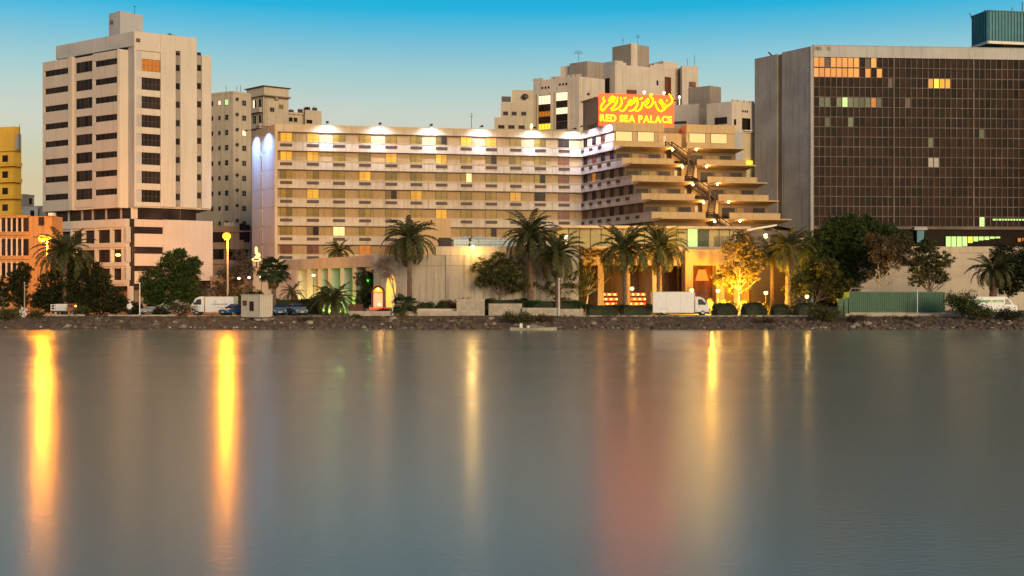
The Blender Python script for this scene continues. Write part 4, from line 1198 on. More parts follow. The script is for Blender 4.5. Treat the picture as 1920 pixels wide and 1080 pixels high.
for px in (1378, 1388, 1400, 1410):
    m = MB(); a = f2.apx(px); m.fbox(f2, a - .5, a + .5, -.4, 0, zt, zt + .35); part('battlement', m, M['sand'], CE)
window(CE, f1, f1.apx(1352), wz(232.5, 221), 2.5, 1.3, 3, 'frame', ('pane',), .02)
window(CE, f2, f2.apx(1378), wz(234, 220), .5, 1.1, 1, 'frame', ('pane',), .02)
window(CE, f2, f2.apx(1399), wz(243, 221), 1.9, 2.2, 2, 'frame', ('pane',), .02)
for px in (1393, 1397, 1401):
    m = MB(); a = f2.apx(px); z = wz(207, 220); m.fbox(f2, a - .15, a + .15, 0, .05, z - .2, z + .2); part('vent', m, M['pane'], CE)
m = MB(); m.fbox(f2, f2.apx(1393), f2.apx(1408), .0, .5, wz(245.5, 221), wz(244, 221)); part('planter', m, M['white'], CE)
m = MB(); m.prism([PX(1362, 212), PX(1393, 212), PX(1393, 218), PX(1362, 218)], GZ, wz(248, 212)); part('grey_annex', m, M['grey_par'], CE)
m = MB(); a = f2.apx(1405); m.fbox(f2, f2.apx(1398), f2.apx(1411), 0, .1, wz(311, 220), wz(299, 220)); part('lit_window', m, M['lit_yellow'], CE)
CF = root('plain_stone_block', (wx(1290, 246), 246, GZ), 'plain pale stone block behind the right end of the glowing sign', 'building')
m = MB(); m.prism([PX(1256, 247), PX(1311, 245), PX(1311, 256), PX(1256, 256)], GZ, wz(196, 246)); part('wall', m, M['sand'], CF)
fz = Fr(PX(1256, 247), PX(1311, 245))
m = MB(); m.fbox(fz, fz.apx(1264), fz.apx(1287), 0, .05, wz(232, 246), wz(227, 246)); part('louvre', m, M['steel'], CF)
m = MB(); m.prism([PX(1311, 248), PX(1326, 248), PX(1326, 256), PX(1311, 256)], GZ, wz(202, 248)); part('recessed_wall', m, M['sand_dark'], CF)
part('stair_room', block(PX(1292, 252), PX(1331, 249), PX(1352, 251), GZ, wz(162, 250)), M['sand_dark'], CF)
for (px, Y, b_py, t_py, wd_) in ((1084.5, 267, 114, 99, 2.2), (1196, 280, 83, 69, 1.0), (1168, 280, 83, 75, .5), (1302, 282, 122, 106, .3), (1289, 282, 122, 113, .3), (884, 205, 241, 217, .5)):
    m = MB(); x = wx(px, Y)
    m.tube([(x, Y, wz(b_py + 1, Y)), (x, Y, wz(t_py, Y))], .05, 5)
    for q in range(3): m.tube([(x - wd_ * (1 - .2 * q) / 2, Y, wz(t_py + 1, Y) + .0 + q * .25), (x + wd_ * (1 - .2 * q) / 2, Y, wz(t_py + 1, Y) + q * .25)], .035, 4)
    tag(part('aerial', m, M['steel'], None), {1084.5: 'wide television aerial on the dark stair room left of the lift tower', 1196: 'tall aerial with crossbars on the lift tower', 1168: 'short aerial at the west corner of the lift tower', 1302: 'tall thin aerial on the narrow stone tower', 1289: 'short aerial on the narrow stone tower', 884: 'lone thin aerial rising from the long hotel roof'}[px], 'aerial')

# ================================================================== GLASS OFFICE BUILDING
GL_L, GL_C, GL_R = PX(1415, 221), PX(1519, 210), PX(2010, 213.6)
GT = root('glass_office', (GL_C[0], GL_C[1], GZ), 'dark brown glass grid office building with a bare concrete side wall', 'building')
fs, ff = Fr(GL_L, GL_C), Fr(GL_C, GL_R)
ZG = wz(87, 210)
m = MB(); m.prism([fs.p(.3, -.4, 0), fs.p(fs.L, -.4, 0), ff.p(.2, -.3, 0), ff.p(ff.L, -.3, 0), ff.p(ff.L, -20, 0), fs.p(.3, -10, 0)], GZ, ZG - .3); part('core', m, M['glass'], GT)
g0, g1 = fs.apx(1457), fs.apx(1466)
m = MB(); m.fbox(fs, 0, g0, -.5, 0, GZ, ZG - .1); part('side_wall', m, M['grey_par'] if 0 else wall('board_concrete', (0.44, 0.385, 0.32), .28, grain=.16), GT)
GC = bpy.data.materials['board_concrete']
m = MB(); m.fbox(fs, g1, fs.L, -.5, 0, GZ, ZG); part('side_wall', m, GC, GT)
m = MB(); m.fbox(fs, g0, g1, -.5, -.35, GZ, ZG - .2); part('groove', m, M['brownwall'], GT)
c0 = ff.apx(1524.5)
m = MB(); m.fbox(ff, .0, c0, -.5, .25, GZ, ZG); part('corner_pier', m, M['concrete_light'], GT)
zg0 = wz(107, 210)
m = MB(); m.fbox(ff, c0, ff.L, -.5, .35, zg0, ZG); part('parapet', m, M['grey_par'], GT)
m = MB(); m.fbox(ff, c0, ff.L, -.55, .30, ZG, ZG + .25); part('coping', m, M['concrete_light'], GT)
for px in (1526, 1530, 1537, 1549):
    m = MB(); a = ff.apx(px); m.fbox(ff, a, a + (.7 if px != 1537 else .25), .35, .38, ZG - .75, ZG - .1); part('parapet_vent', m, M['sand_dark'], GT)
CW = (ff.apx(1920) - c0) / 37.0; RH = 18.6 * 210.5 / FPX
NC, NR = 46, 17
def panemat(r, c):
    if r in (0, 1) and c < 8 and (r, c) != (0, 2): return 'amber_reflection'  # orange reflection in the glass, put in as panes that glow
    if (r, c) in ((0, 10), (1, 9), (1, 11)): return 'amber_reflection'
    if (r, c) in ((0, 2), (0, 9), (2, 13), (4, 16)): return 'steel'
    if r == 4 and 1 <= c <= 11 and c not in (3,): return {5: 'lit_green', 10: 'curtain_amber'}.get(c, 'dim_green')
    if r == 2 and 20 <= c <= 23: return 'lit_yellow' if c == 21 else 'curtain_lit'
    if (r, c) in ((10, 20), (10, 21)): return 'frame_l'
    if (r, c) in ((8, 20), (7, 29), (6, 2), (6, 6)): return 'dim_green'
    if r == 16 and c in (28, 29): return 'lit_green' if c == 29 else 'glass'
    return 'glass'
def pmesh(mt, kind):
    k = ('gp', mt, kind)
    if k not in _wc:
        g = MB(); g.box(.04, CW - .04, -.02, .03, .04, RH - .04 - kind * .12); _wc[k] = g.mesh('pane', M[mt])
    return _wc[k]
rest = MB(); cnt = 0
for r in range(NR):
    for c in range(NC):
        mt = panemat(r, c)
        a, z = c0 + CW * c, zg0 - RH * (r + 1)
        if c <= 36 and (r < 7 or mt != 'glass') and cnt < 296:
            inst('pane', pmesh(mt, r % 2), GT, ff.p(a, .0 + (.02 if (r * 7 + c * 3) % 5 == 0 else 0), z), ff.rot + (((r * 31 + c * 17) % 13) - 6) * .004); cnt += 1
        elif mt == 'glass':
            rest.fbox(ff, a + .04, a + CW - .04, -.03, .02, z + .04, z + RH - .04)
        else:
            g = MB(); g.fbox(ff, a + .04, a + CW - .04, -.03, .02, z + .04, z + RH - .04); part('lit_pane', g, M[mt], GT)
tag(part('pane_grid', rest, M['glass_rest'], GT), kind='stuff')
for c in range(NC + 1):
    m = MB(); a = c0 + CW * c
    wd = .055 if c % 14 else .13
    m.fbox(ff, a - wd, a + wd, -.05, .16 if c % 14 else .2, zg0 - RH * NR, zg0 - .001); part('mullion', m, M['mull'], GT)
for r in range(1, NR + 1):
    m = MB(); z = zg0 - RH * r; m.fbox(ff, c0, ff.L, -.05, .12, z - .06, z + .06); part('transom', m, M['mull'], GT)
zb = zg0 - RH * NR
m = MB(); m.fbox(ff, c0, ff.L, -.05, .3, zb - .5, zb - .1); part('base_beam', m, M['mull'], GT)
for k in range(10):
    px = 1778 + 10.3 * k; a = ff.apx(px)
    hh = [19, 19, 19, 18, 12, 9, 7, 6, 4, 3][k] * 211 / FPX
    m = MB(); m.fbox(ff, a - .43, a + .43, 0, .05, wz(443.5, 212) - hh, wz(443.5, 212)); part('lit_window', m, M['lit_green'] if k != 4 else M['lit_yellow'], GT)
for k in range(6):
    a = ff.apx(1866 + 11 * k); m = MB(); m.fbox(ff, a - .45, a + .45, .02, .06, wz(413, 212), wz(410, 212)); part('ceiling_lamp', m, M['lit_green'], GT)
for px in (1911, 1919):
    a = ff.apx(px); m = MB(); m.fbox(ff, a - .3, a + .3, .02, .06, wz(453, 212), wz(446, 212)); part('lit_window', m, M['curtain_amber'], GT)
m = MB(); a = ff.apx(1724); m.fbox(ff, ff.apx(1717), ff.apx(1730), 0, .6, wz(455, 212), wz(432, 212)); part('blue_duct', m, M['teal'], GT)
m = MB(); m.fbox(ff, ff.apx(1711), ff.apx(1735), 0, .9, wz(432, 212) + .0, wz(426, 212)); part('duct_hood', m, M['concrete_light'], GT)
# small debris: aerial on the roof corner
m = MB(); m.tube([fs.p(fs.apx(1446), -.3, ZG - .2), fs.p(fs.apx(1439), -.3, wz(95, 217))], .14, 5); part('roof_pipe', m, M['steel'], GT)
# ribbed tank house on the roof
TK = root('ribbed_tank_house', (wx(1880, 217), 217, ZG), 'teal ribbed metal tank house on the roof of the glass office', 'tank room')
La, Ca, Ra = PX(1822, 221), PX(1853, 216), PX(2010, 219)
zb_, zt_ = wz(84, 217), wz(20, 216)
part('shell', block(La, Ca, Ra, zb_, zt_), M['teal'], TK)
for f in (Fr(La, Ca), Fr(Ca, Ra)):
    n = int(f.L / .62)
    if 'rib' not in _wc:
        g = MB(); g.extr([(-.2, 0), (.2, 0), (.12, .16), (-.12, .16)], 0, zt_ - zb_ - .5); _wc['rib'] = g.mesh('rib', M['teal'])
    for k in range(n):
        m = MB(); a = (k + .5) * f.L / n
        m.fbox(f, a - .14, a + .14, 0, .16, zb_ + .5, zt_ - .05); part('rib', m, M['teal'], TK)
    m = MB(); m.fbox(f, 0, f.L + .1, -.1, .22, zb_, zb_ + .5); part('base_rail', m, M['metal'], TK)
    m = MB(); m.fbox(f, 0, f.L + .1, -.1, .2, zt_ - .05, zt_ + .12); part('top_rail', m, M['teal'], TK)
f = Fr(Ca, Ra)
for px0, px1 in ((1830, 1846), (1850, 1862), (1880, 1906), (1960, 1990)):
    m = MB(); m.prism([PX(px0, 220), PX(px1, 220), PX(px1, 226), PX(px0, 226)], ZG - .5, zb_); part('leg', m, M['teal'] if px0 < 1870 else M['brownwall'], TK)
for px, Y, t_py in ((1818, 221, 24), (1898, 218, 14), (1917, 218, 4), (1846, 217, 18)):
    m = MB(); m.tube([(wx(px + (4 if px == 1818 else 0), Y), Y, zt_ - .3), (wx(px, Y), Y, wz(t_py, Y))], .09, 5); part('aerial', m, M['steel'], TK)

# ================================================================== podium walls, colonnade, restaurant
PW = root('podium_wall', (wx(770, 151), 151, GZ), 'long pale concrete podium wall behind the tall palm', 'wall')
YP = 151.0
fp = Fr(PX(700, YP), PX(1085, YP + 1.0))
zA, zB_ = wz(478, YP), wz(463, YP)
m = MB(); m.fbox(fp, 0.02, fp.L - .02, -6, -.25, GZ, zA - .1); part('core', m, M['podium'], PW)
xs = [700, 768, 836, 890, 948, 1006, 1085]
for i in range(6):
    a0, a1 = fp.apx(xs[i]), fp.apx(xs[i + 1])
    off = 0 if i < 2 else .18
    for z0, z1 in ((GZ, 3.0), (3.0, wz(498, YP) - 0.0), (wz(498, YP), zA)):
        m = MB(); m.fbox(fp, a0 + .015, a1 - .015, -.3, off, z0 + .015, z1 - .015); part('panel', m, M['podium'], PW)
m = MB(); m.fbox(fp, fp.apx(817), fp.L, -6, .1, zA, zB_); part('upper_band', m, M['beige'], PW)
m = MB(); m.fbox(fp, fp.apx(815), fp.L, -6, .16, zB_, zB_ + .08); part('coping', m, M['beige'], PW)
# niche: slit panel lit in amber, arched doorway
m = MB(); a = fp.apx(733)
pts = [(-.62, 0), (.62, 0), (.62, 2.3)] + [(.62 * math.cos(R(q)), 2.3 + 2.0 * math.sin(R(q))) for q in (25, 50, 75, 90, 105, 130, 155)] + [(-.62, 2.3)]
m.hexa([fp.p(a + x, 0.0, GZ + .9 + y) for x, y in pts], [fp.p(a + x, .06, GZ + .9 + y) for x, y in pts]); part('arched_panel', m, glow_mat('amber_panel', (1, .50, .07), .55), PW)
AD = root('arched_doorway', (wx(709, 149), 149, GZ), 'small arched doorway with a glowing amber fanlight and dark red frame', 'doorway')
fd = Fr(PX(696, 149), PX(722, 149)); c = fd.L / 2; z0 = wz(579, 149); zs = wz(548, 149)
def arch(r, zsp, n=10): return [(c - r, z0), (c + r, z0), (c + r, zsp)] + [(c + r * math.cos(math.pi * k / n), zsp + r * math.sin(math.pi * k / n)) for k in range(1, n)] + [(c - r, zsp)]
m = MB()
po, pi = arch(.86, zs), arch(.60, zs)
for k in range(2, len(po)):
    m2 = (k + 1) % len(po)
    if k == len(po) - 1: q = (po[k], po[0], pi[0], pi[k])
    else: q = (po[k], po[m2], pi[m2], pi[k])
    m.hexa([fd.p(x, .12, z) for x, z in q], [fd.p(x, -.15, z) for x, z in q])
q = (po[1], po[2], pi[2], pi[1]); m.hexa([fd.p(x, .12, z) for x, z in q], [fd.p(x, -.15, z) for x, z in q])
part('frame', m, M['redwood'], AD)
m = MB(); pts = [(c - .6, zs)] + [(c + .6 * math.cos(math.pi * k / 10), zs + .6 * math.sin(math.pi * k / 10)) for k in range(0, 11)]
m.hexa([fd.p(x, -.02, z) for x, z in pts[1:]], [fd.p(x, -.08, z) for x, z in pts[1:]]); part('fanlight', m, glow_mat('fanlight_glass', (1, .40, .02), .6), AD)
m = MB(); m.fbox(fd, c - .6, c + .6, -.1, -.02, z0, zs - .06); part('door_panel', m, plain('pale_door_glow', (.55, .42, .32), .5, emis=(1, .5, .25), es=.18), AD)  # lamplight on the door is put in as a faint glow
m = MB(); m.fbox(fd, c - .6, c + .6, -.08, .06, zs - .06, zs); part('transom', m, M['redwood'], AD)
m = MB(); m.fbox(fd, -.5, fd.L + .6, -.8, .5, GZ, z0); part('step', m, M['stone'], AD)
for px, py in ((709, 542), (711, 571)):
    m = MB(); p = Vector((wx(px, 148.8), 148.6, wz(py, 148.6))); m.ball(p, .16, 8, 6); m.tube([p, p + Vector((0, .5, 0))], .04, 5); part('lamp', m, glow_mat('door_lamp', (1, .62, .18), 3), AD)
lamp_point('door_light', (wx(716, 148), 147.6, wz(560, 148)), (1, .50, .14), 30, .2, AD)
RL = MB(); RL.box(wx(693, 148), wx(727, 148), 147.75, 147.9, wz(580, 148), wz(576.5, 148))
o = part('light_strip', RL, M['redled'], None); tag(o, 'glowing red light strip along the step of the arched doorway', 'light strip')

# tan block and roof deck things
TB = root('service_block', (wx(818, 176), 176, GZ), 'plain tan service block on the hotel deck beside the tall palm', 'building')
m = MB(); m.prism([PX(775, 176), PX(845, 176), PX(845, 184), PX(775, 184)], GZ, wz(410, 176)); part('wall', m, M['terrace'], TB)
m = MB(); m.ball((wx(809, 175.9), 175.9, wz(414.5, 176)), .16, 6, 5); part('wall_fitting', m, M['steel'], TB)
DKK = MB(); DKK.prism([PX(700, 153), PX(1100, 154), PX(1100, 186), PX(700, 183)], zA - .4, zA - .2)
o = part('roof_deck', DKK, M['concrete'], None); tag(o, 'flat roof deck behind the pale podium wall', 'deck')
m = MB(); m.box(wx(822, 158), wx(845, 158), 157.5, 159, zB_ - .9, wz(446, 158)); m.box(wx(845, 158), wx(850, 158), 157.7, 159, zB_ - .9, wz(449, 158)); m.box(wx(816, 158), wx(834, 158), 156.8, 157.4, zB_ - .9, wz(461, 157))
o = part('cooling_cabinet', m, M['steel'], None); tag(o, 'dark cabinet on the roof deck next to the tents', 'cabinet')
def tent(p0, p1, ptop, label):
    Y = 164
    o = root('tent_canopy', (wx((p0 + p1) / 2, Y), Y, wz(462, Y)), label, 'tent', 'pale canvas tents on the roof deck')
    x0, x1, xt = wx(p0, Y), wx(p1, Y), wx(ptop, Y)
    zb, zm, zt_ = wz(464, Y), wz(451, Y), wz(442.5, Y)
    m = MB(); n = 10
    rings = []
    for j in range(n + 1):
        t = j / n; rr = []
        z = zm + (zt_ - zm) * (t ** 1.9)
        for (cx, cy) in ((x0, Y - 3), (x1, Y - 3), (x1, Y + 4), (x0, Y + 4)):
            rr.append((cx + (xt - cx) * t, cy + (Y + .5 - cy) * t, z))
        rings.append(rr)
    for j in range(n):
        for k in range(4):
            q = (k + 1) % 4
            m.poly([rings[j][k], rings[j][q], rings[j + 1][q], rings[j + 1][k]])
    part('canopy', m, M['tent'], o)
    m = MB()
    m.box(x0, x1, Y - 3.0, Y - 2.96, zb, zm + .01); part('valance', m, M['tent'], o)
    m = MB()
    for cx in (x0 + .1, x1 - .1):
        for cy in (Y - 2.9, Y + 3.9): m.tube([(cx, cy, zA - .2), (cx, cy, zm)], .06, 5)
    part('posts', m, M['metal'], o)
tent(846, 898, 872, 'pale teal canvas tent canopy directly beside the tan service block')
tent(899, 962, 884, 'pale teal canvas tent canopy between the bronze figure and the palms')
BZ = root('bronze_post', (wx(881, 156), 156, zB_), 'dark twisted bronze figure on the podium parapet above the yellow lamp', 'sculpture')
m = MB()
m.tube([(0, 0, 0), (-.05, 0, .5), (.06, 0, 1.0), (-.02, 0, 1.35)], [.28, .18, .2, .16], 7)
local('body', m, M['bronze'], BZ, True)
m = MB(); m.tube([(0, 0, 1.2), (.3, 0, 1.55), (.42, 0, 1.45)], [.1, .08, .05], 6); m.tube([(0, 0, 1.1), (-.25, 0, 1.35)], [.09, .05], 6); local('arm', m, M['bronze'], BZ, True)
m = MB()
for k in range(12):
    x = wx(848 + k * 9, 153); m.tube([(x, 152.6, zB_), (x, 152.6, zB_ + .75)], .03, 5)
for z in (.4, .75): m.tube([(wx(848, 153), 152.6, zB_ + z), (wx(948, 153), 152.6, zB_ + z)], .03, 5)
o = part('railing', m, M['metal'], None); tag(o, 'thin steel railing on top of the pale podium wall', 'railing')
# yellow wall lamp on the podium
pl = Vector((wx(886, 150), 150.1, wz(463, 150)))
WLp = root('wall_lamp', pl, 'bright yellow lamp on top edge of the pale podium wall', 'lamp')
m = MB(); m.ball((0, 0, 0), .2, 10, 7); local('bulb', m, glow_mat('yellow_bulb', (1, .70, .22), 22), WLp)
m = MB(); m.tube([(0, 0, 0), (0, .5, .15), (0, .9, .1)], .05, 5); local('bracket', m, M['steel'], WLp)
lamp_point('wall_light', pl + Vector((0, -.5, -.5)), (1, .58, .16), 330, .25, WLp)

# colonnade: beam and columns coming forward from the hotel
CB0, CB1 = PX(530, 180), PX(701, 151.3)
CO = root('colonnade', (CB0[0], CB0[1], GZ), 'grey concrete colonnade lit green and yellow from below', 'colonnade')
fc = Fr(CB0, CB1)
m = MB(); m.fbox(fc, 0, fc.L, -1.6, 0, wz(500, 151.3), zA); part('beam', m, M['concrete_light'], CO)
for px, wd in ((556, 1.2), (577, 1.2), (598, 1.15), (616.5, 1.15), (640, 1.15), (663, 1.2)):
    a = fc.apx(px); m = MB(); m.fbox(fc, a - wd * .5, a + wd * .5, -1.5, -.1, GZ, wz(500, 151.3) - .003); part('column', m, M['column'], CO)
CW_ = root('courtyard_wall', (wx(560, 184), 184, GZ), 'beige courtyard wall behind the green lit columns', 'wall')
fq = Fr(PX(474, 186), PX(566, 184))
m = MB(); m.fbox(fq, 0, fq.L, -.4, 0, GZ, wz(492, 185)); part('panel', m, M['pink'], CW_)
m = MB(); m.fbox(fq, 0, fq.L, -.5, .08, wz(492, 185), wz(490, 185)); part('coping', m, M['pink'], CW_)
for (px, Y, c_, pw) in ((655, 151.5, (.45, 1, .12), 190), (622, 160, (.3, 1, .1), 170), (588, 166, (1, .72, .1), 480), (566, 172, (1, .8, .25), 380), (634, 155, (.6, 1, .3), 170), (690, 154, (.1, 1, .12), 28)):
    a = fc.apx(px); p = fc.p(a, 1.2, GZ + .12) if px != 690 else Vector((wx(690, 155), 155, 5.5))
    g = root('garden_light', p if px != 690 else Vector((p.x, p.y, GZ)), {655: 'green garden light at the foot of the last colonnade column', 622: 'green garden light between the colonnade columns', 588: 'yellow garden light at a colonnade column', 566: 'pale yellow garden light at the hotel end of the colonnade', 634: 'pale green garden light at a colonnade column', 690: 'green spotlight on a post in the tree behind the doorway'}[px], 'garden light')
    m = MB(); m.tube([(0, 0, -.12 if px != 690 else 0), (0, 0, .05 if px != 690 else 4.3)], .05, 6); local('post', m, M['steel'], g)
    m = MB(); m.ball((0, 0, .12 if px != 690 else 4.3), .08, 7, 5); local('bulb', m, glow_mat('garden_bulb', c_, 2), g)
    lamp_point('garden_glow', p + Vector((0, 0, .22)), c_, pw, .10, g)
# little chef figure sign by the hotel end: cream glowing stacked shape -> plain lit sign
CS = root('lit_emblem_sign', (wx(481, 172), 172, wz(490, 172)), 'small glowing cream emblem sign on top of the courtyard wall', 'sign')
em = glow_mat('emblem_glow', (1, .72, .3), .5)
k_ = 172 / FPX
def ell(w_, h_, n=10): return [(w_ * math.cos(2 * math.pi * q / n), h_ * math.sin(2 * math.pi * q / n)) for q in range(n)]
for nm, cx, cy, ww, hh, mt in (('base_panel', 0, 3.5, 9, 3.8, em), ('body_panel', 1.5, 11.5, 6, 5.5, em), ('top_panel', -.5, 21, 2.6, 7, em)):
    m = MB(); pts = ell(ww * k_, hh * k_); m.extr([((cx * k_) + x, cy * k_ + z) for x, z in pts], -.15, .15); local(nm, m, mt, CS)
m = MB(); m.box(-5 * k_, 5 * k_, -.18, -.15, 2 * k_, 5 * k_); local('lettering_bar', m, M['redwood'], CS)
m = MB(); m.extr([(x - 3 * k_, 12 * k_ + z) for x, z in ell(2.5 * k_, 2.5 * k_)], -.19, -.15); local('red_mark', m, M['redwood'], CS)
m = MB(); m.box(-.1, .1, -.05, .1, -1.0, .1); m.box(.4, .5, -.05, .1, -1.0, .1); local('support', m, M['steel'], CS)

# restaurant pavilion
RP = root('restaurant_pavilion', (wx(1220, 160), 160, GZ), 'flat roofed glass pavilion above a warm lit restaurant front', 'building')
YR = 160.0
fr_ = Fr(PX(1066, YR), PX(1388, YR + 3)); 
zrf, zfl = wz(428, YR), wz(462, YR)
m = MB(); m.fbox(fr_, -1.8, fr_.L + 1.0, -12, 1.6, zrf, zrf + .32); part('roof', m, M['beige'], RP)
m = MB(); m.fbox(fr_, 0, fr_.L, -10, -3.4, zfl, zrf); part('back_wall', m, plain('warm_interior_glow', (.32, .24, .11), .7, var=.4, scale=.7, emis=(1, .6, .15), es=.3), RP)  # interior lamplight is put into this wall as its own glow
ng = 16
for k in range(ng):
    a0, a1 = fr_.L * k / ng, fr_.L * (k + 1) / ng
    m = MB(); m.fbox(fr_, a0 + .06, a1 - .06, -.06, -.03, zfl + .05, zrf - .003)
    pm_ = 'pglass' if k not in (11, 12) else ('lit_green' if k == 11 else 'dim_green')
    if 'pglass' not in M:
        mm, tt, bb = newmat('pavilion_glass'); bb.inputs['Base Color'].default_value = (.25, .25, .14, 1); bb.inputs['Roughness'].default_value = .08; bb.inputs['Alpha'].default_value = .22; bb.inputs['Specular IOR Level'].default_value = .15; M['pglass'] = mm
    part('glass_panel', m, M[pm_], RP)
    m = MB(); m.fbox(fr_, a0 - .05, a0 + .05, -.1, .05, zfl, zrf - .002); part('mullion', m, M['frame'], RP)
m = MB(); m.fbox(fr_, -1, fr_.L + .5, -12, .6, zfl - .35, zfl); part('floor_slab', m, M['beige'], RP)
zfa = wz(497, YR - 1)
m = MB(); m.fbox(fr_, .6, fr_.L, -4, .45, zfa, zfl - .353); part('fascia', m, M['terrace'], RP)
m = MB(); m.fbox(fr_, .2, fr_.L, -11, -4, GZ, zfa); part('rear_wall', m, wall('shaded_panelling', (0.10, 0.055, 0.03), .3), RP)  # shade of the deep recess is put into this dark wall colour
for px in (1078, 1126, 1175, 1228, 1286, 1342, 1380):
    a = fr_.apx(px); m = MB(); m.fbox(fr_, a - .42, a + .42, -.6, .3, GZ, zfa - .002); part('column', m, M['terrace'], RP)
m = MB(); a0, a1 = fr_.apx(1280), fr_.apx(1352)
m.fbox(fr_, a0, a1, .3, 1.5, wz(497, YR - 1.5), zfl - .4); part('portal_beam', m, M['terrace'], RP)
for px0, px1 in ((1280, 1294), (1337, 1352)):
    m = MB(); m.fbox(fr_, fr_.apx(px0), fr_.apx(px1), .3, 1.45, GZ, wz(497, YR - 1.5) - .002); part('portal_column', m, M['terrace'], RP)
window(RP, fr_, fr_.apx(1315.5), GZ + .2, 3.1, wz(498, YR) - GZ - .2, 3, 'steel', ('curtain_red',), -.3)
m = MB(); a = fr_.apx(1316)
m.hexa([fr_.p(a - .95, .1, wz(526, YR)), fr_.p(a + .95, .1, wz(526, YR)), fr_.p(a + .95, -.2, wz(526, YR)), fr_.p(a - .95, -.2, wz(526, YR))],
       [fr_.p(a - .5, .1, wz(505, YR)), fr_.p(a + .5, .1, wz(505, YR)), fr_.p(a + .5, -.2, wz(505, YR)), fr_.p(a - .5, -.2, wz(505, YR))])
part('lamp_shade', m, glow_mat('big_red_shade', (1, .15, .03), .35), RP)
# lit bar shelves seen between the palms
for px0, px1 in ((1136, 1168), (1192, 1222)):
    a0, a1 = fr_.apx(px0), fr_.apx(px1)
    m = MB(); m.fbox(fr_, a0, a1, -3.9, -3.6, GZ, wz(548, YR)); part('bar_back', m, M['curtain_red'], RP)
    for q in range(3):
        z = wz(574 - q * 9, YR); m = MB(); m.fbox(fr_, a0, a1, -3.6, -3.2, z, z + .06); part('shelf', m, M['redwood'], RP)
        if 'bottle' not in _wc:
            g = MB(); g.tube([(0, 0, 0), (0, 0, .28), (0, 0, .34), (0, 0, .46)], [.09, .09, .035, .035], 6); _wc['bottle'] = g.mesh('bottle', glow_mat('lit_bottle', (1, .20, .03), .9))
            g = MB(); g.ball((0, 0, .2), .16, 7, 5); _wc['barlamp'] = g.mesh('bar_lamp', glow_mat('bar_lamp', (1, .5, .12), 2.2))
        for j in range(9):
            inst('bottle' if (j + q) % 3 else 'bar_lamp', _wc['bottle' if (j + q) % 3 else 'barlamp'], RP, fr_.p(a0 + .15 + (a1 - a0 - .3) * j / 8, -3.4, z + .06), 0)
m = MB(); m.fbox(fr_, fr_.apx(1352), fr_.apx(1450), -4, -2, GZ, wz(497, YR)); part('side_wall', m, M['terrace'], RP)
m = MB(); m.fbox(fr_, fr_.apx(1352), fr_.apx(1440), -4, -1.6, wz(462, YR), wz(440, YR)); part('upper_screen', m, M['brownwall'], RP)
m = MB(); m.ball(fr_.p(fr_.apx(1065), -.8, wz(446, YR)), .25, 8, 5, (1.4, 1, 1.6)); m.ball(fr_.p(fr_.apx(1063), -.8, wz(456, YR)), .12, 8, 5); part('hall_lamp', m, glow_mat('hall_lamp', (1, .85, .5), 3), RP)
# pale soffit wedge catching the flood light
q0, q1, q2 = fr_.apx(1075), fr_.apx(1165), fr_.apx(1128)
m = MB(); m.hexa([fr_.p(q0, .5, zfl - .4), fr_.p(q1, .5, zfl - .4), fr_.p(q1, 3.0, zfl - .3), fr_.p(q0, 3.0, zfl - .3)],
                 [fr_.p(q0, .5, zfl - .1), fr_.p(q1, .5, zfl - .1), fr_.p(q1, 3.0, zfl - .1), fr_.p(q0, 3.0, zfl - .1)]); part('soffit', m, M['cream'], RP)
HT = root('pitched_hut', (wx(1435, 165), 165, GZ), 'dark hut with a white-lit sloping roof beside the pavilion', 'hut')
m = MB(); Y = 165
m.hexa([(wx(1396, Y), Y - 2, wz(434, Y)), (wx(1453, Y), Y - 2, wz(424.5, Y)), (wx(1453, Y), Y + 4, wz(424.5, Y)), (wx(1396, Y), Y + 4, wz(434, Y))],
       [(wx(1396, Y), Y - 2, wz(431, Y)), (wx(1450, Y), Y - 2, wz(422, Y)), (wx(1450, Y), Y + 4, wz(422, Y)), (wx(1396, Y), Y + 4, wz(431, Y))]); part('roof', m, M['white'], HT)  # white light on the dark roof is put into this slope's colour
m = MB(); m.hexa([(wx(1405, Y), Y - 1, GZ), (wx(1478, Y), Y - 1, GZ), (wx(1478, Y), Y + 3, GZ), (wx(1405, Y), Y + 3, GZ)],
                 [(wx(1405, Y), Y - 1, wz(434, Y)), (wx(1478, Y), Y - 1, wz(432, Y)), (wx(1478, Y), Y + 3, wz(432, Y)), (wx(1405, Y), Y + 3, wz(434, Y))]); part('wall', m, M['frame'], HT)
m = MB(); m.hexa([(wx(1451, Y), Y - 2, wz(424.6, Y)), (wx(1482, Y), Y - 2, wz(431, Y)), (wx(1482, Y), Y + 4, wz(431, Y)), (wx(1451, Y), Y + 4, wz(424.6, Y))],
       [(wx(1451, Y), Y - 2, wz(422.3, Y)), (wx(1482, Y), Y - 2, wz(429, Y)), (wx(1482, Y), Y + 4, wz(429, Y)), (wx(1451, Y), Y + 4, wz(422.3, Y))]); part('roof_slope', m, M['steel'], HT)
m = MB(); m.ball((wx(1435, 163), 162.7, wz(442.5, 163)), .3, 8, 6); m.tube([(wx(1435, 163), 162.7, wz(442.5, 163)), (wx(1435, 163), 164.1, wz(440, 163))], .05, 5); part('lamp', m, glow_mat('hut_lamp', (1, .72, .25), 5), HT)

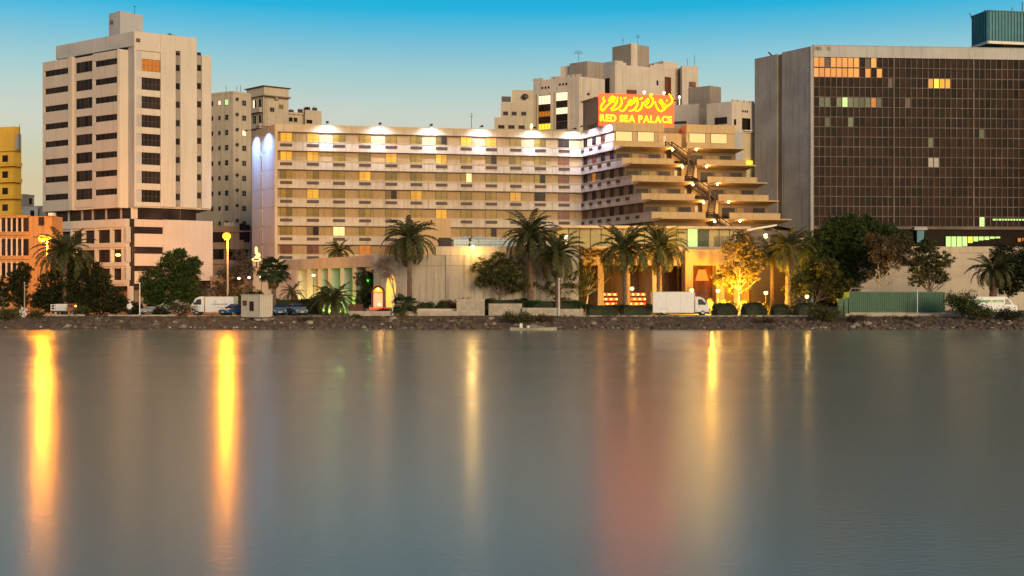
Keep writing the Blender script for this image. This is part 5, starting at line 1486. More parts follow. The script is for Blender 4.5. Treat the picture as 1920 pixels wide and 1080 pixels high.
# beige boundary wall under the glass office
BW = root('boundary_wall', (wx(1820, 178), 178, GZ), 'beige boundary wall under the dark glass office', 'wall')
fb = Fr(PX(1600, 178), PX(2000, 179))
m = MB(); m.fbox(fb, 0, fb.L, -.8, -.2, GZ, wz(463, 178)); part('core', m, M['beige'], BW)
for k in range(11):
    a0, a1 = fb.L * k / 11, fb.L * (k + 1) / 11
    for z0, z1 in ((GZ, wz(519, 178)), (wz(519, 178), wz(497, 178)), (wz(497, 178), wz(474, 178))):
        m = MB(); m.fbox(fb, a0 + .01, a1 - .01, -.25, 0, z0 + .012, z1 - .012); part('panel', m, wall('beige_panel', (0.55, 0.46, 0.33), .1, randv=.05) if 'sp_' not in _wc else _wc['sp_'], BW)  # plain beige panels, close to the wall's own tone
        _wc['sp_'] = bpy.data.materials['beige_panel']
m = MB(); m.fbox(fb, 0, fb.L, -.85, .12, wz(474, 178), wz(462, 178)); part('coping', m, M['beige'], BW)
# ================================================================== PLANTS
def frond_mesh(name, L, droop, npair, mat, lw=.05, ll=.62, seed=1):
    rg = random.Random(seed); m = MB()
    pts = []
    for k in range(9):
        t = k / 8
        ang = R(55) - droop * t ** 1.1
        pts.append((t, ang))
    P = [Vector((0, 0, 0))]
    for k in range(8):
        a = pts[k][1]; P.append(P[-1] + Vector((math.cos(a), 0, math.sin(a))) * (L / 8))
    m.tube(P, [.055 * (1 - .85 * k / 8) + .006 for k in range(9)], 4)
    def at(t):
        f = t * 8; i = min(7, int(f)); return P[i].lerp(P[i + 1], f - i), (P[i + 1] - P[i]).normalized()
    for j in range(npair):
        t = .14 + .86 * j / (npair - 1)
        p, d = at(t)
        side = Vector((0, 1, 0)); up = d.cross(side) * -1
        if up.z < 0 and abs(d.z) < .99: up = -up
        ln = ll * (math.sin(math.pi * min(1, .18 + .75 * t)) ** .7) * rg.uniform(.85, 1.1)
        for sgn in (-1, 1):
            v = (side * sgn * rg.uniform(.75, .95) + d * rg.uniform(.5, .8) + up * rg.uniform(.05, .45)).normalized()
            mid = p + v * ln * .55
            tip = p + v * ln + Vector((0, 0, -ln * rg.uniform(.15, .4)))
            wv = d * lw
            m.poly([p - wv * .6, p + wv * .6, mid + wv, mid - wv]); m.poly([mid - wv, mid + wv, tip])
    return m.mesh(name, mat)
FR_M = {}
for v in range(4):
    FR_M['palm', v] = frond_mesh('frond', 1.0 * 3.6, R(62 + 22 * v), 34, M['palm'], .05, .62, v)
    FR_M['palm_dry', v] = frond_mesh('frond', 3.2, R(95 + 20 * v), 24, M['palm_dry'], .045, .5, v + 9)
def fan_mesh(mat, seed):
    rg = random.Random(seed); m = MB()
    P = [Vector((0, 0, 0)), Vector((.45, 0, .32)), Vector((.95, 0, .5))]
    m.tube(P, [.04, .03, .025], 4)
    c = P[-1]
    for k in range(17):
        a = R(-105 + 210 * k / 16)
        d = Vector((math.cos(a), math.sin(a), .12 * math.cos(a))).normalized()
        ln = .95 * rg.uniform(.85, 1.05); s = Vector((-d.y, d.x, 0)) * .075
        mid = c + d * ln * .6; tip = c + d * ln + Vector((0, 0, -.3 * rg.uniform(.6, 1.3)))
        m.poly([c, mid + s, tip, mid - s])
    return m.mesh('fan_leaf', mat)
for v in range(3): FR_M['fan', v] = fan_mesh(M['palm_g'], v + 20)
for v in range(3): FR_M['fan_dry', v] = fan_mesh(M['palm_dry'], v + 30)

def palm(px, Y, top_py, label, rad=3.2, n=46, seed=1, kind='palm', z0=GZ, tr=.24, dry=8, lean=0.0, group='palms along the waterfront', emin=-36, fruit=False):
    rg = random.Random(seed)
    x = wx(px, Y); zc = wz(top_py, Y)
    o = root('palm_tree' if kind == 'palm' else 'fan_palm', (x, Y, z0), label, 'palm', group)
    h = zc - z0
    m = MB(); pts = []; rr = []
    K = 16
    for k in range(K + 1):
        t = k / K
        pts.append((x + lean * math.sin(t * 1.6) , Y + .1 * math.sin(t * 4 + seed), z0 - .1 + (h + .1) * t))
        rr.append(tr * (1.3 - .45 * t + (.12 if k % 2 else 0)) if t < .93 else tr * 1.25)
    m.tube(pts, rr, 9)
    part('trunk', m, M['palmbark'], o)
    c = Vector(pts[-1])
    for k in range(n + dry):
        isdry = k >= n
        t = (k + .5) / n if not isdry else rg.random()
        el = R(72 + (emin - 72) * (t ** .85)) if not isdry else R(rg.uniform(-85, -62))
        az = k * 2.39996 + rg.uniform(-.25, .25)
        if kind == 'palm':
            v = min(3, int(t * 2.6 + rg.random() * 1.4)) if not isdry else rg.randrange(4)
            me = FR_M['palm_dry' if isdry else 'palm', v]; base = R(55 - 12)
            s = rad / 3.1 * rg.uniform(.85, 1.12)
        else:
            me = FR_M['fan_dry' if isdry else 'fan', rg.randrange(3)]; base = R(20)
            s = rad / 1.75 * rg.uniform(.8, 1.12)
        if isdry: s *= .7
        f = link('frond', me, o)
        f.location = c - Vector((x, Y, z0)) + Vector((math.cos(az) * tr * .6, math.sin(az) * tr * .6, rg.uniform(-.35, .15) - (.5 if isdry else 0)))
        f.rotation_euler = (rg.uniform(-.3, .3), -(el - base), az)
        f.scale = (s, s, s)
    if fruit:
        m = MB()
        for k in range(6):
            a = k * 1.05; m.tube([c, c + Vector((math.cos(a) * .6, math.sin(a) * .6, .1)), c + Vector((math.cos(a) * .9, math.sin(a) * .9, -.7))], [.03, .03, .05], 4)
        part('fruit_stalks', m, M['palm_dry'], o)
    return o

def limbs(mb, base, h, r, rg, lean=(0, 0), nb=5, tips=None, spread=.6, start=.35):
    top = Vector(base) + Vector((lean[0], lean[1], h))
    K = 6; pts = []
    for k in range(K + 1):
        t = k / K
        pts.append(Vector(base).lerp(top, t) + Vector((rg.gauss(0, .06) * h * .15 * (k > 0), rg.gauss(0, .05) * h * .1, 0)))
    mb.tube(pts, [r * (1.25 - .9 * k / K) for k in range(K + 1)], 7)
    for b in range(nb):
        t = start + (1 - start) * (b + .4) / nb
        i = min(K - 1, int(t * K)); p = pts[i].lerp(pts[i + 1], t * K - i)
        a = b * 2.4 + rg.uniform(-.4, .4); ln = h * spread * (1.1 - .5 * t) * rg.uniform(.7, 1.1)
        q1 = p + Vector((math.cos(a) * ln * .5, math.sin(a) * ln * .5, ln * .3)); q2 = p + Vector((math.cos(a) * ln, math.sin(a) * ln, ln * .75))
        mb.tube([p, q1, q2], [r * .55 * (1 - .5 * t), r * .35 * (1 - .4 * t), r * .1], 5)
        if tips is not None: tips.append(q2)
        for e in range(2):
            a2 = a + (-.9, .9)[e]; q3 = q1 + Vector((math.cos(a2) * ln * .5, math.sin(a2) * ln * .5, ln * .4)); mb.tube([q1, q3], [r * .25, r * .07], 4)
            if tips is not None: tips.append(q3)
    return top
def tree(px, Y, box, lobes, label, leaf='leaf', bark='bark', seed=1, size=.13, dens=1.0, trunk_r=.16, nm='broadleaf_tree', lean=0, group='broadleaf trees along the waterfront', z0=GZ, shell=.35):
    """lobes: (px, py, r_px, rz_scale) in the plane of the tree -> world ellipsoids filled with leaf faces"""
    rg = random.Random(seed)
    x = wx(px, Y); k = Y / FPX
    o = root(nm, (x, Y, z0), label, 'tree', group)
    tops = [wz(l[1], Y) for l in lobes]
    m = MB(); h = max(.8, (sum(tops) / len(tops)) - z0)
    cx = sum(wx(l[0], Y) for l in lobes) / len(lobes)
    limbs(m, (x, Y, z0 - .05), h, trunk_r, rg, ((cx - x) * .8 + lean, 0), 6, None, .5)
    for l in lobes:
        c = Vector((wx(l[0], Y), Y + rg.uniform(-.6, .6), wz(l[1], Y)))
        st = Vector((x + (cx - x) * .4, Y, z0 + h * .45))
        m.tube([st, st.lerp(c, .55) + Vector((0, 0, -.2)), c], [trunk_r * .5, trunk_r * .3, trunk_r * .1], 5)
    part('trunk', m, M[bark], o)
    m = MB()
    for l in lobes:
        r = l[2] * k; c = (wx(l[0], Y), Y + rg.uniform(-.5, .5) * r, wz(l[1], Y)); sz = l[3] if len(l) > 3 else .85
        # clumps on the lobe: small leaf balls with gaps
        nc = int(44 * dens * max(1, r / 1.3) ** 1.7)
        for _ in range(nc):
            d = Vector((rg.gauss(0, 1), rg.gauss(0, 1), rg.gauss(0, 1))); d.normalize()
            rr = r * (shell + (1 - shell) * rg.random() ** .6)
            cc = (c[0] + d.x * rr, c[1] + d.y * rr * .9, c[2] + d.z * rr * sz)
            leafy(m, cc, rg.uniform(.3, .6) * min(1.2, .5 + r * .3), 30, rg, size, (1, 1, .7), .2)
    part('crown', m, M[leaf], o)
    return o
def bush(px, Y, rpx, hpx, label, leaf='leaf', seed=1, size=.10, n=520, z0=None, nm='shrub', group='shrubs on the waterfront', cat='shrub', sq=1.0):
    rg = random.Random(seed); k = Y / FPX; x = wx(px, Y)
    if z0 is None: z0 = GZ if Y > 142.8 else bank_z(x, Y) - .1
    o = root(nm, (x, Y, z0), label, cat, group)
    r, h = rpx * k, hpx * k
    m = MB()
    for b in range(7):
        a = b * .9 + rg.random(); m.tube([(x, Y, z0), (x + math.cos(a) * r * .3, Y + math.sin(a) * r * .3, z0 + h * .45), (x + math.cos(a) * r * .62, Y + math.sin(a) * r * .55, z0 + h * .72)], [.045, .03, .012], 4)
    part('stems', m, M['bark'], o)
    m = MB()
    for q in range(16):
        a = rg.uniform(0, 6.28); t = rg.random() ** .5
        c = (x + math.cos(a) * r * .72 * t, Y + math.sin(a) * r * .6 * t, z0 + h * (.25 + .5 * rg.random() * (1 - .5 * t)))
        leafy(m, c, min(r, h) * rg.uniform(.3, .5) + .1, n // 5, rg, size, (1.1, 1, .8), .15)
    part('foliage', m, M[leaf], o)
    return o
def hedge(p0, p1, top, bot, Y, label, leaf='hedge', seed=1, round_=True, size=.075, group='clipped hedges along the road'):
    rg = random.Random(seed); k = Y / FPX
    x0, x1 = wx(p0, Y), wx(p1, Y); z1 = wz(top, Y); z0 = GZ
    cx = (x0 + x1) / 2; hw = (x1 - x0) / 2; h = z1 - z0
    o = root('hedge', (cx, Y, z0), label, 'hedge', group)
    core = MB(); dp = min(1.0, hw)
    def surf(u, v):   # u 0..2pi round, v 0..pi/2 up, super-ellipsoid
        e = .55 if round_ else .28
        f = lambda q: math.copysign(abs(q) ** e, q)
        return (cx + hw * f(math.cos(u)) * f(math.cos(v)) ** (1 if round_ else .6), Y + dp * f(math.sin(u)) * f(math.cos(v)), z0 + h * abs(math.sin(v)) ** (.8 if round_ else .3))
    nu, nv = 28, 7
    for j in range(nv + 1):
        for i in range(nu):
            q = surf(2 * math.pi * i / nu, math.pi / 2 * j / nv); s = .88 + .05 * math.sin(i * 1.7 + j)
            core.v.append((cx + (q[0] - cx) * s, Y + (q[1] - Y) * s, z0 + (q[2] - z0) * s))
    for j in range(nv):
        for i in range(nu):
            core.f.append((j * nu + i, j * nu + (i + 1) % nu, (j + 1) * nu + (i + 1) % nu, (j + 1) * nu + i))
    part('core', core, M['hedge'], o)
    m = MB(); n = int(900 * max(1, hw * h / 2.2))
    for _ in range(min(n, 4200)):
        q = surf(rg.uniform(0, 6.283), math.asin(rg.random()))
        p = Vector(q); d = Vector((p.x - cx, (p.y - Y) * 1.5, (p.z - z0) * hw / h)); d = d.normalized() if d.length > .01 else Vector((0, 0, 1))
        leafquad(m, p + d * (rg.uniform(-.1, .09) + .07 * math.sin(p.x * 3.1 + seed) ), d, size * rg.uniform(.7, 1.4), rg)
    part('foliage', m, M[leaf], o)

# palms -----------------------------------------------------------
palm(768, 147.5, 446, 'tall date palm standing alone before the pale podium wall', 3.5, 50, 2, tr=.27, dry=6)
palm(994, 150, 440, 'tallest date palm, left of the pale tents with long drooping dry fronds', 3.6, 52, 3, tr=.33, dry=12, fruit=True)
palm(1046, 148, 475, 'date palm standing behind the thin white pole', 3.6, 44, 4, tr=.3, dry=10)
palm(1172, 149, 466, 'date palm west of a close pair, next to the box truck', 3.8, 48, 5, tr=.33, dry=14)
palm(1236, 150.5, 462, 'date palm east of a close pair, over the white box truck', 3.7, 46, 6, tr=.3, dry=14)
palm(1478, 152, 466, 'dark date palm between the amber lit tree and the big dark tree', 3.3, 50, 7, tr=.3, dry=8)
palm(1862, 155, 505, 'stout date palm before the beige boundary wall', 2.9, 46, 8, tr=.42, dry=9)
palm(122, 150, 472, 'dark feathery palm just beside the twin street lamp', 3.6, 50, 9, tr=.28, dry=5)
palm(635, 172, 470, 'small palm top showing above the colonnade beam', 2.3, 34, 10, tr=.2, dry=2)
palm(626, 146.5, 561, 'short bushy palm with golden lower fronds beside the colonnade', 2.6, 44, 12, tr=.34, dry=16, emin=-40)
palm(548, 152, 548, 'small young palm between fan palm and colonnade', 1.7, 26, 14, tr=.16, dry=3)
palm(513, 148, 510, 'fan palm rising behind the portable cabin', 2.1, 46, 13, kind='fan', tr=.26, dry=10)
palm(757, 143.8, 574, 'young fan palm with a brown skirt at the kerb', 1.75, 30, 15, kind='fan', tr=.16, dry=14, z0=GZ - .2)
bush(300, 144, 18, 22, 'dark shrub before the silver car', 'leaf', 68, n=420)
palm(1448, 158, 470, 'half hidden palm behind the amber lit tree', 2.6, 36, 16, tr=.25, dry=5)

# broadleaf trees -------------------------------------------------------
tree(318, 149, None, [(318, 548, 46, .8), (296, 525, 30), (340, 520, 34), (322, 492, 24), (350, 500, 24), (338, 476, 12), (362, 492, 14), (284, 552, 24), (356, 545, 26)],
     'dense dark green tree in front of the cream office block', 'leaf_g', seed=21, dens=1.7)
tree(150, 151, None, [(150, 540, 44), (110, 535, 38), (190, 560, 38), (215, 568, 24), (90, 560, 30), (165, 508, 26), (128, 500, 26), (75, 565, 22), (120, 560, 30), (185, 530, 26), (150, 570, 30)],
     'broad dark tree mass under the twin street lamp', 'leaf', seed=22, dens=1.6)
tree(36, 152, None, [(40, 520, 22), (36, 530, 26), (26, 555, 24), (45, 505, 16), (42, 560, 20)], 'dark narrow tree at the foot of the arcaded building', 'leaf', seed=23)
tree(4, 150, None, [(2, 540, 16), (6, 562, 16)], 'dark tree cut by the picture edge beside the arcaded building', 'leaf', seed=24)
tree(248, 152, None, [(248, 578, 15), (262, 580, 12)], 'low dark bushy tree behind the man in white', 'leaf', seed=25)
tree(935, 149.5, None, [(930, 510, 34, .7), (905, 500, 22, .8), (960, 505, 26, .8), (938, 484, 22, .7), (910, 525, 20), (972, 528, 24), (950, 535, 22)],
     'spreading olive green tree between the podium lamp and the tall palm', 'leaf_o', seed=26, dens=.85, trunk_r=.13)
tree(1005, 153, None, [(1010, 535, 32), (1050, 540, 34), (1085, 530, 30), (1030, 510, 24), (1075, 500, 22)], 'shadowy tree filling the gap behind the thin white pole', 'leaf_o', seed=27, dens=.8)
tree(1098, 155, None, [(1098, 500, 24, .7), (1120, 478, 24, .6), (1085, 478, 18), (1145, 488, 20, .6), (1105, 530, 18)], 'pale lit thin tree between the palms before the restaurant', 'leaf_y', 'bark_pale', seed=28, dens=.4, trunk_r=.1)
tree(1385, 153.5, None, [(1385, 500, 34, 1.0), (1372, 470, 24), (1398, 465, 26), (1360, 520, 24), (1410, 505, 24), (1385, 530, 28), (1388, 446, 16), (1412, 480, 20)],
     'amber lit tree glowing beside the restaurant portal', 'leaf_y', 'bark_pale', seed=29, dens=.75, trunk_r=.1, shell=.2)
tree(1585, 158, None, [(1580, 470, 48), (1545, 455, 38), (1615, 452, 42), (1590, 428, 34), (1640, 440, 32), (1560, 430, 28), (1545, 500, 40), (1600, 510, 40), (1628, 422, 24), (1520, 480, 30), (1660, 440, 28), (1600, 480, 44), (1640, 480, 36), (1690, 455, 22), (1575, 520, 36)],
     'largest dark green tree in front of the glass office', 'leaf_g', seed=30, dens=1.35, trunk_r=.28)
tree(1520, 153, None, [(1525, 520, 40), (1560, 530, 34), (1500, 540, 30), (1575, 555, 26), (1545, 505, 28), (1590, 540, 22)], 'wide brownish tree under the largest dark tree', 'leaf_o', seed=31, dens=1.1)
tree(1640, 151, None, [(1655, 470, 32), (1685, 462, 30), (1640, 450, 22), (1668, 490, 24), (1700, 480, 26), (1648, 510, 20, .7)], 'rusty brown tree with a slim pale forked trunk', 'leaf_b', 'bark_pale', seed=32, dens=.85, trunk_r=.13)
tree(1742, 150.5, None, [(1740, 480, 28), (1765, 490, 22), (1728, 500, 24), (1750, 515, 24), (1722, 525, 18), (1768, 520, 14), (1738, 462, 18)], 'dark rounded tree behind the green container', 'leaf_o', seed=33, dens=.95)
tree(1885, 158, None, [(1890, 500, 34), (1880, 475, 26), (1905, 520, 34), (1925, 500, 34), (1930, 470, 24), (1895, 535, 24)], 'black green tree crowding the stout palm', 'leaf', seed=34, dens=1.3)
tree(430, 182, None, [(430, 520, 24), (455, 510, 28), (410, 545, 26), (450, 545, 26)], 'gloomy tree behind the tall street lamp', 'leaf_b', seed=35, dens=.7)
tree(455, 195, None, [(452, 478, 18), (462, 495, 14)], 'dim tree top over the brown boundary wall', 'leaf_b', seed=36, dens=.6)
tree(690, 156, None, [(690, 545, 22), (682, 522, 18), (700, 520, 14), (684, 560, 18)], 'bright green lit tree beyond the colonnade columns', 'leaf_g', seed=37, dens=1.0)
tree(600, 158, None, [(598, 560, 14), (622, 556, 16), (610, 545, 10)], 'low green tree among the colonnade columns', 'leaf_g', seed=38, dens=.7)
# bare tree with twigs
BT = root('bare_tree', (wx(737, 146), 146, GZ), 'leafless leaning tree with a haze of fine twigs', 'tree')
m = MB(); rg = random.Random(40); tips = []
Y = 146; b0 = Vector((wx(742, Y), Y, GZ - .1))
S = lambda px, py, dy=0: Vector((wx(px, Y), Y + dy, wz(py, Y)))
m.tube([b0, S(741, 560), S(737, 540), S(728, 518), S(716, 500)], [.15, .13, .11, .08, .05], 6)
m.tube([S(738, 545), S(736, 525, .2), S(728, 505, .3), S(722, 490, .3)], [.1, .08, .06, .04], 6)
m.tube([S(741, 556), S(748, 535, -.2), S(752, 520, -.3)], [.06, .05, .02], 5)
part('trunk', m, M['bark_pale'], BT)
m = MB()
for c in (S(716, 500), S(722, 490, .3), S(728, 518), S(726, 505)):
    for k in range(46):
        p = c; 
        d = Vector((rg.gauss(-.25, .8), rg.gauss(0, .7), rg.gauss(.25, .6))).normalized()
        L = rg.uniform(.5, 1.5); q = p + d * L; m.tube([p, p.lerp(q, .5) + Vector((0, 0, .1)), q], [.022, .016, .008], 3, False)
        for e in range(7):
            r0 = p.lerp(q, rg.uniform(.3, 1)); d2 = (d + Vector((rg.gauss(0, .8), rg.gauss(0, .8), rg.gauss(0, .8)))).normalized()
            m.tube([r0, r0 + d2 * rg.uniform(.25, .75)], [.011, .006], 3, False)
part('twigs', m, M['twig'], BT)

bush(868, 147.6, 27, 44, 'russet leaved bush beside the pale stone wall', 'red_leaf', 50, n=500, size=.11)
bush(905, 148.5, 20, 24, 'loose olive bush behind the pale stone wall', 'leaf_o', 51, n=260)
bush(970, 136.5, 38, 30, 'large grassy shrub at the water beside the boulders', 'leaf_o', 52, n=700, size=.10)
bush(1018, 137.5, 24, 18, 'small grassy shrub just east of the boulders', 'leaf_b', 53, n=360)
bush(1552, 138, 40, 44, 'big olive shrub on the bank before the green bins', 'leaf_o', 54, n=850, size=.11)
bush(1606, 137, 20, 22, 'small brown shrub under the west end of the green container', 'leaf_b', 55, n=340)
bush(1805, 140, 44, 78, 'tall bushy shrub hiding the container end', 'leaf_g', 56, n=1300, size=.12)
bush(1842, 138, 30, 40, 'yellowish shrub below the white van', 'leaf_o', 57, n=620, size=.11)
bush(1892, 138.5, 32, 34, 'dark shrub below the cab of the white van', 'leaf', 58, n=600)
bush(345, 143.2, 26, 34, 'round dry shrub before the parked white van', 'leaf_b', 59, n=420)
bush(22, 139, 26, 36, 'dull olive shrub at the picture edge on the bank', 'leaf_o', 60, n=560)
bush(66, 141, 18, 28, 'upright small shrub on the bank beside the white sheet', 'leaf_o', 61, n=320)
bush(155, 143.6, 20, 24, 'low green shrub beside the small open truck', 'leaf_o', 62, n=340)
bush(570, 138, 16, 14, 'small ragged shrub below the blue cars', 'leaf_b', 63, n=240)
bush(669, 140.5, 10, 12, 'small green tuft below the red board', 'leaf_g', 64, n=180)
bush(1437, 137, 30, 16, 'flat dry shrub on the bank under the round hedges', 'leaf_b', 65, n=300)
bush(720, 146.5, 16, 20, 'dark low bush at the foot of the leafless tree', 'leaf', 66, n=260)
bush(1700, 139.5, 26, 10, 'thin dry shrub under the container', 'leaf_b', 67, n=220)
for k, (px, rp, hp, lab) in enumerate(((1358, 18, 34, 'yellow leaved shrub blazing in the amber floodlight next to the portal'), (1398, 20, 30, 'golden shrub between the two amber floodlights'), (1425, 16, 30, 'orange tinted shrub east of the amber floodlights'), (1330, 9, 40, 'golden shrub in front of the portal window'))):
    bush(px, 152.2, rp, hp, lab, 'leaf_y', 110 + k, n=420)
for k, (a, b, t, l) in enumerate(((779, 818, 566, 'low dark hedge mound beneath the tall lone palm'), (816, 856, 562.5, 'round dark hedge mound next to the russet bush'),
                    (1331, 1385, 566, 'round hedge mound next to the box truck cab'), (1385, 1440, 565, 'middle round hedge mound under the amber lit tree'), (1440, 1484, 569, 'smaller round hedge mound east of the amber lit tree'),
                    (1484, 1532, 566, 'round hedge mound beside the globe lamp and large shrub'))):
    hedge(a, b, t, 588, 148.4 if k < 2 else 147.2, l, seed=70 + k)
hedge(905, 990, 560, 580, 149.3, 'long dark hedge behind the stepped stone walls', seed=78, round_=False)
hedge(986, 1094, 563, 580, 149.0, 'dark trimmed hedge behind the thin white pole', leaf='hedge_g', seed=79, round_=False)
hedge(1095, 1160, 571, 590, 147.0, 'trimmed hedge in front of the restaurant palms, west half', seed=80, round_=False)
hedge(1160, 1222, 571, 590, 147.0, 'trimmed hedge in front of the restaurant palms, half beside the truck', seed=81, round_=False)
hedge(505, 580, 560, 585, 151, 'dark hedge behind the blue cars', seed=82, round_=False)
hedge(455, 500, 543, 575, 156, 'rounded bright green hedge above the portable cabin', leaf='hedge_g', seed=83)
hedge(425, 458, 545, 575, 157, 'dark hedge beside the tall street lamp foot', seed=84)
hedge(575, 605, 555, 580, 154, 'small clipped round hedge between the columns', leaf='hedge_g', seed=85)

# ================================================================== WALLS AND KERBS
def kerb(p0, p1, t, b, Y, label, n=10, dep=.35, mt='kerb'):
    x0, x1 = wx(p0, Y), wx(p1, Y); z1, z0 = wz(t, Y), wz(b, Y) - .25
    o = root('kerb_wall', ((x0 + x1) / 2, Y, z0), label, 'kerb wall', 'low kerb walls along the shore')
    L = (x1 - x0) / n
    me = MB(); me.box(.006, L - .006, 0, dep, 0, z1 - z0); me = me.mesh('kerb_stone', M[mt])
    rg = random.Random(int(p0))
    for k in range(n):
        q = inst('kerb_stone', me, o, (x0 + L * k, Y, z0 + rg.uniform(-.03, .02)), rg.uniform(-.006, .006))
kerb(70, 158, 589.5, 594, 142.7, 'low kerb wall under the small open truck', 12)
kerb(202, 330, 590, 595, 142.7, 'low kerb wall under the man in white', 16)
kerb(352, 452, 591, 597, 142.7, 'low kerb wall under the white delivery truck', 12)
kerb(512, 640, 592, 597, 142.7, 'low kerb wall under the blue cars', 14)
kerb(1052, 1515, 591.5, 600, 142.6, 'long pale kerb wall running from the thin pole to the big shrub', 48)
kerb(1585, 1790, 588, 597, 142.6, 'pale kerb wall under the green container', 22)
def stonewall(p0, p1, t, b, Y, label, bw=.62, bh=.36, dep=.5):
    x0, x1 = wx(p0, Y), wx(p1, Y); z1, z0 = wz(t, Y), wz(b, Y) - .15
    o = root('stone_wall', ((x0 + x1) / 2, Y, z0), label, 'stone wall', 'stepped pale stone walls')
    m = MB(); m.box(x0 + .03, x1 - .03, Y + .04, Y + dep, z0, z1 - .03); part('core', m, M['concrete'], o)
    nr = max(1, round((z1 - z0) / bh)); bh = (z1 - z0) / nr
    nc = max(1, round((x1 - x0) / bw)); bw = (x1 - x0) / nc
    rg = random.Random(int(p0 * 3)); mes = []
    for v in range(4):
        g = MB(); a = [rg.uniform(-.02, .02) for _ in range(6)]
        g.box(.012 , bw - .012, -.02 + a[2], .2, .012, bh - .012); mes.append(g.mesh('stone', M['stone']))
    for r_ in range(nr):
        for c in range(nc):
            inst('stone', mes[rg.randrange(4)], o, (x0 + bw * c, Y + rg.uniform(-.015, .015), z0 + bh * r_))
stonewall(856, 909, 560.5, 594, 144.2, 'tall block of pale stone wall beside the russet bush')
stonewall(916, 979, 569, 593, 144.6, 'middle step of the pale stone wall')
stonewall(979, 1048, 577, 600, 144.0, 'lowest long step of pale stone wall west of the thin pole')
stonewall(1049, 1094, 579, 594, 144.4, 'short pale stone wall east of the thin pole')
stonewall(655, 860, 583, 597, 143.8, 'long low pale stone wall under the arched doorway', .9, .4)
m = MB(); m.box(wx(782, 145.5), wx(908, 145.5), 145.4, 148, GZ, wz(579, 145.5)); o = part('pink_terrace', m, M['pink'], None); tag(o, 'pinkish paved ledge under the dark hedge mounds', 'ledge')
m = MB()
for k in range(8): m.box(wx(655 + k * 3.3, 144.6), wx(657.9 + k * 3.3, 144.6), 144.55, 144.65, GZ, wz(570, 144.6) + .02 * (k % 2))
m.box(wx(655, 144.6), wx(681, 144.6), 144.66, 144.72, wz(586, 144.6), wz(584, 144.6)); o = part('board_fence', m, M['redwood'], None); tag(o, 'dark red board panel beside the last colonnade column', 'board panel')

# boulders and boat
for k, (px, py, r, Y) in enumerate(((998, 617, .75, 133.2), (1013, 618, .65, 133.0), (986, 621, .45, 132.6), (183, 600, .42, 139.5), (866, 604, .45, 138), (968, 612, .4, 135))):
    m = MB(); rg = random.Random(90 + k); z = wz(py, Y)
    rock(m, (wx(px, Y), Y, z), r, rg, 9, 6)
    lab = ['largest pale boulder at the waterline behind the boat', 'second pale boulder at the waterline, east one of the pair', 'small boulder touching the boat', 'rounded yellowish boulder on the bank below the kerb gap', 'yellowish boulder on the bank under the tall stone wall', 'square orange brown stone under the grassy shrub'][k]
    tag(part('boulder', m, M['rockm'], None, k != 5), lab, 'boulder')
BO = root('rowing_boat', (wx(1000, 131), 131, 0), 'low pale rowing boat floating by the boulders', 'boat')
m = MB(); L = 5.2; n = 14; prof = []
for k in range(n + 1):
    t = -1 + 2 * k / n; wd = .62 * (1 - abs(t) ** 2.6) + .03; sh = .22 + .12 * t * t
    prof.append((t * L / 2, wd, sh))
for k in range(n):
    a, b = prof[k], prof[k + 1]
    for s in (1, -1):
        m.poly([(a[0], s * a[1], a[2]), (b[0], s * b[1], b[2]), (b[0], s * b[1] * .6, -.12), (a[0], s * a[1] * .6, -.12)])
        m.poly([(a[0], s * (a[1] - .05), a[2]), (b[0], s * (b[1] - .05), b[2]), (b[0], s * b[1] * .5, -.02), (a[0], s * a[1] * .5, -.02)])
        m.poly([(a[0], s * a[1], a[2]), (b[0], s * b[1], b[2]), (b[0], s * (b[1] - .05), b[2] + .01), (a[0], s * (a[1] - .05), a[2] + .01)])
    m.poly([(a[0], a[1] * .6, -.02), (b[0], b[1] * .6, -.02), (b[0], -b[1] * .6, -.02), (a[0], -a[1] * .6, -.02)])
local('hull', m, plain('weathered_boat', (.42, .40, .30), .6, var=.3), BO)
for x in (-1.2, .3): 
    m = MB(); m.box(x - .14, x + .14, -.5, .5, .12, .17); local('thwart', m, M['bark_pale'], BO)
BC = root('white_jerrycan', (wx(977, 131), 131.0, .17), 'white jerrycan standing in the pale rowing boat', 'jerrycan')
m = MB(); m.box(-.16, .16, -.12, .12, 0, .52); m.tube([(-.05, 0, .52), (-.05, 0, .62)], .05, 6); local('body', m, M['white'], BC)
m = MB(); m.tube([(.02, 0, .5), (.06, 0, .6), (.14, 0, .6), (.15, 0, .5)], .025, 5); local('handle', m, M['white'], BC)
BC = root('white_bucket', (wx(990, 131), 131.0, .17), 'small white bucket in the pale rowing boat', 'bucket')
m = MB(); m.tube([(0, 0, 0), (0, 0, .34)], [.15, .2], 10); local('body', m, M['white'], BC)
m = MB(); m.tube([(-.19, 0, .33), (0, .05, .5), (.19, 0, .33)], .015, 4); local('handle', m, M['steel'], BC)

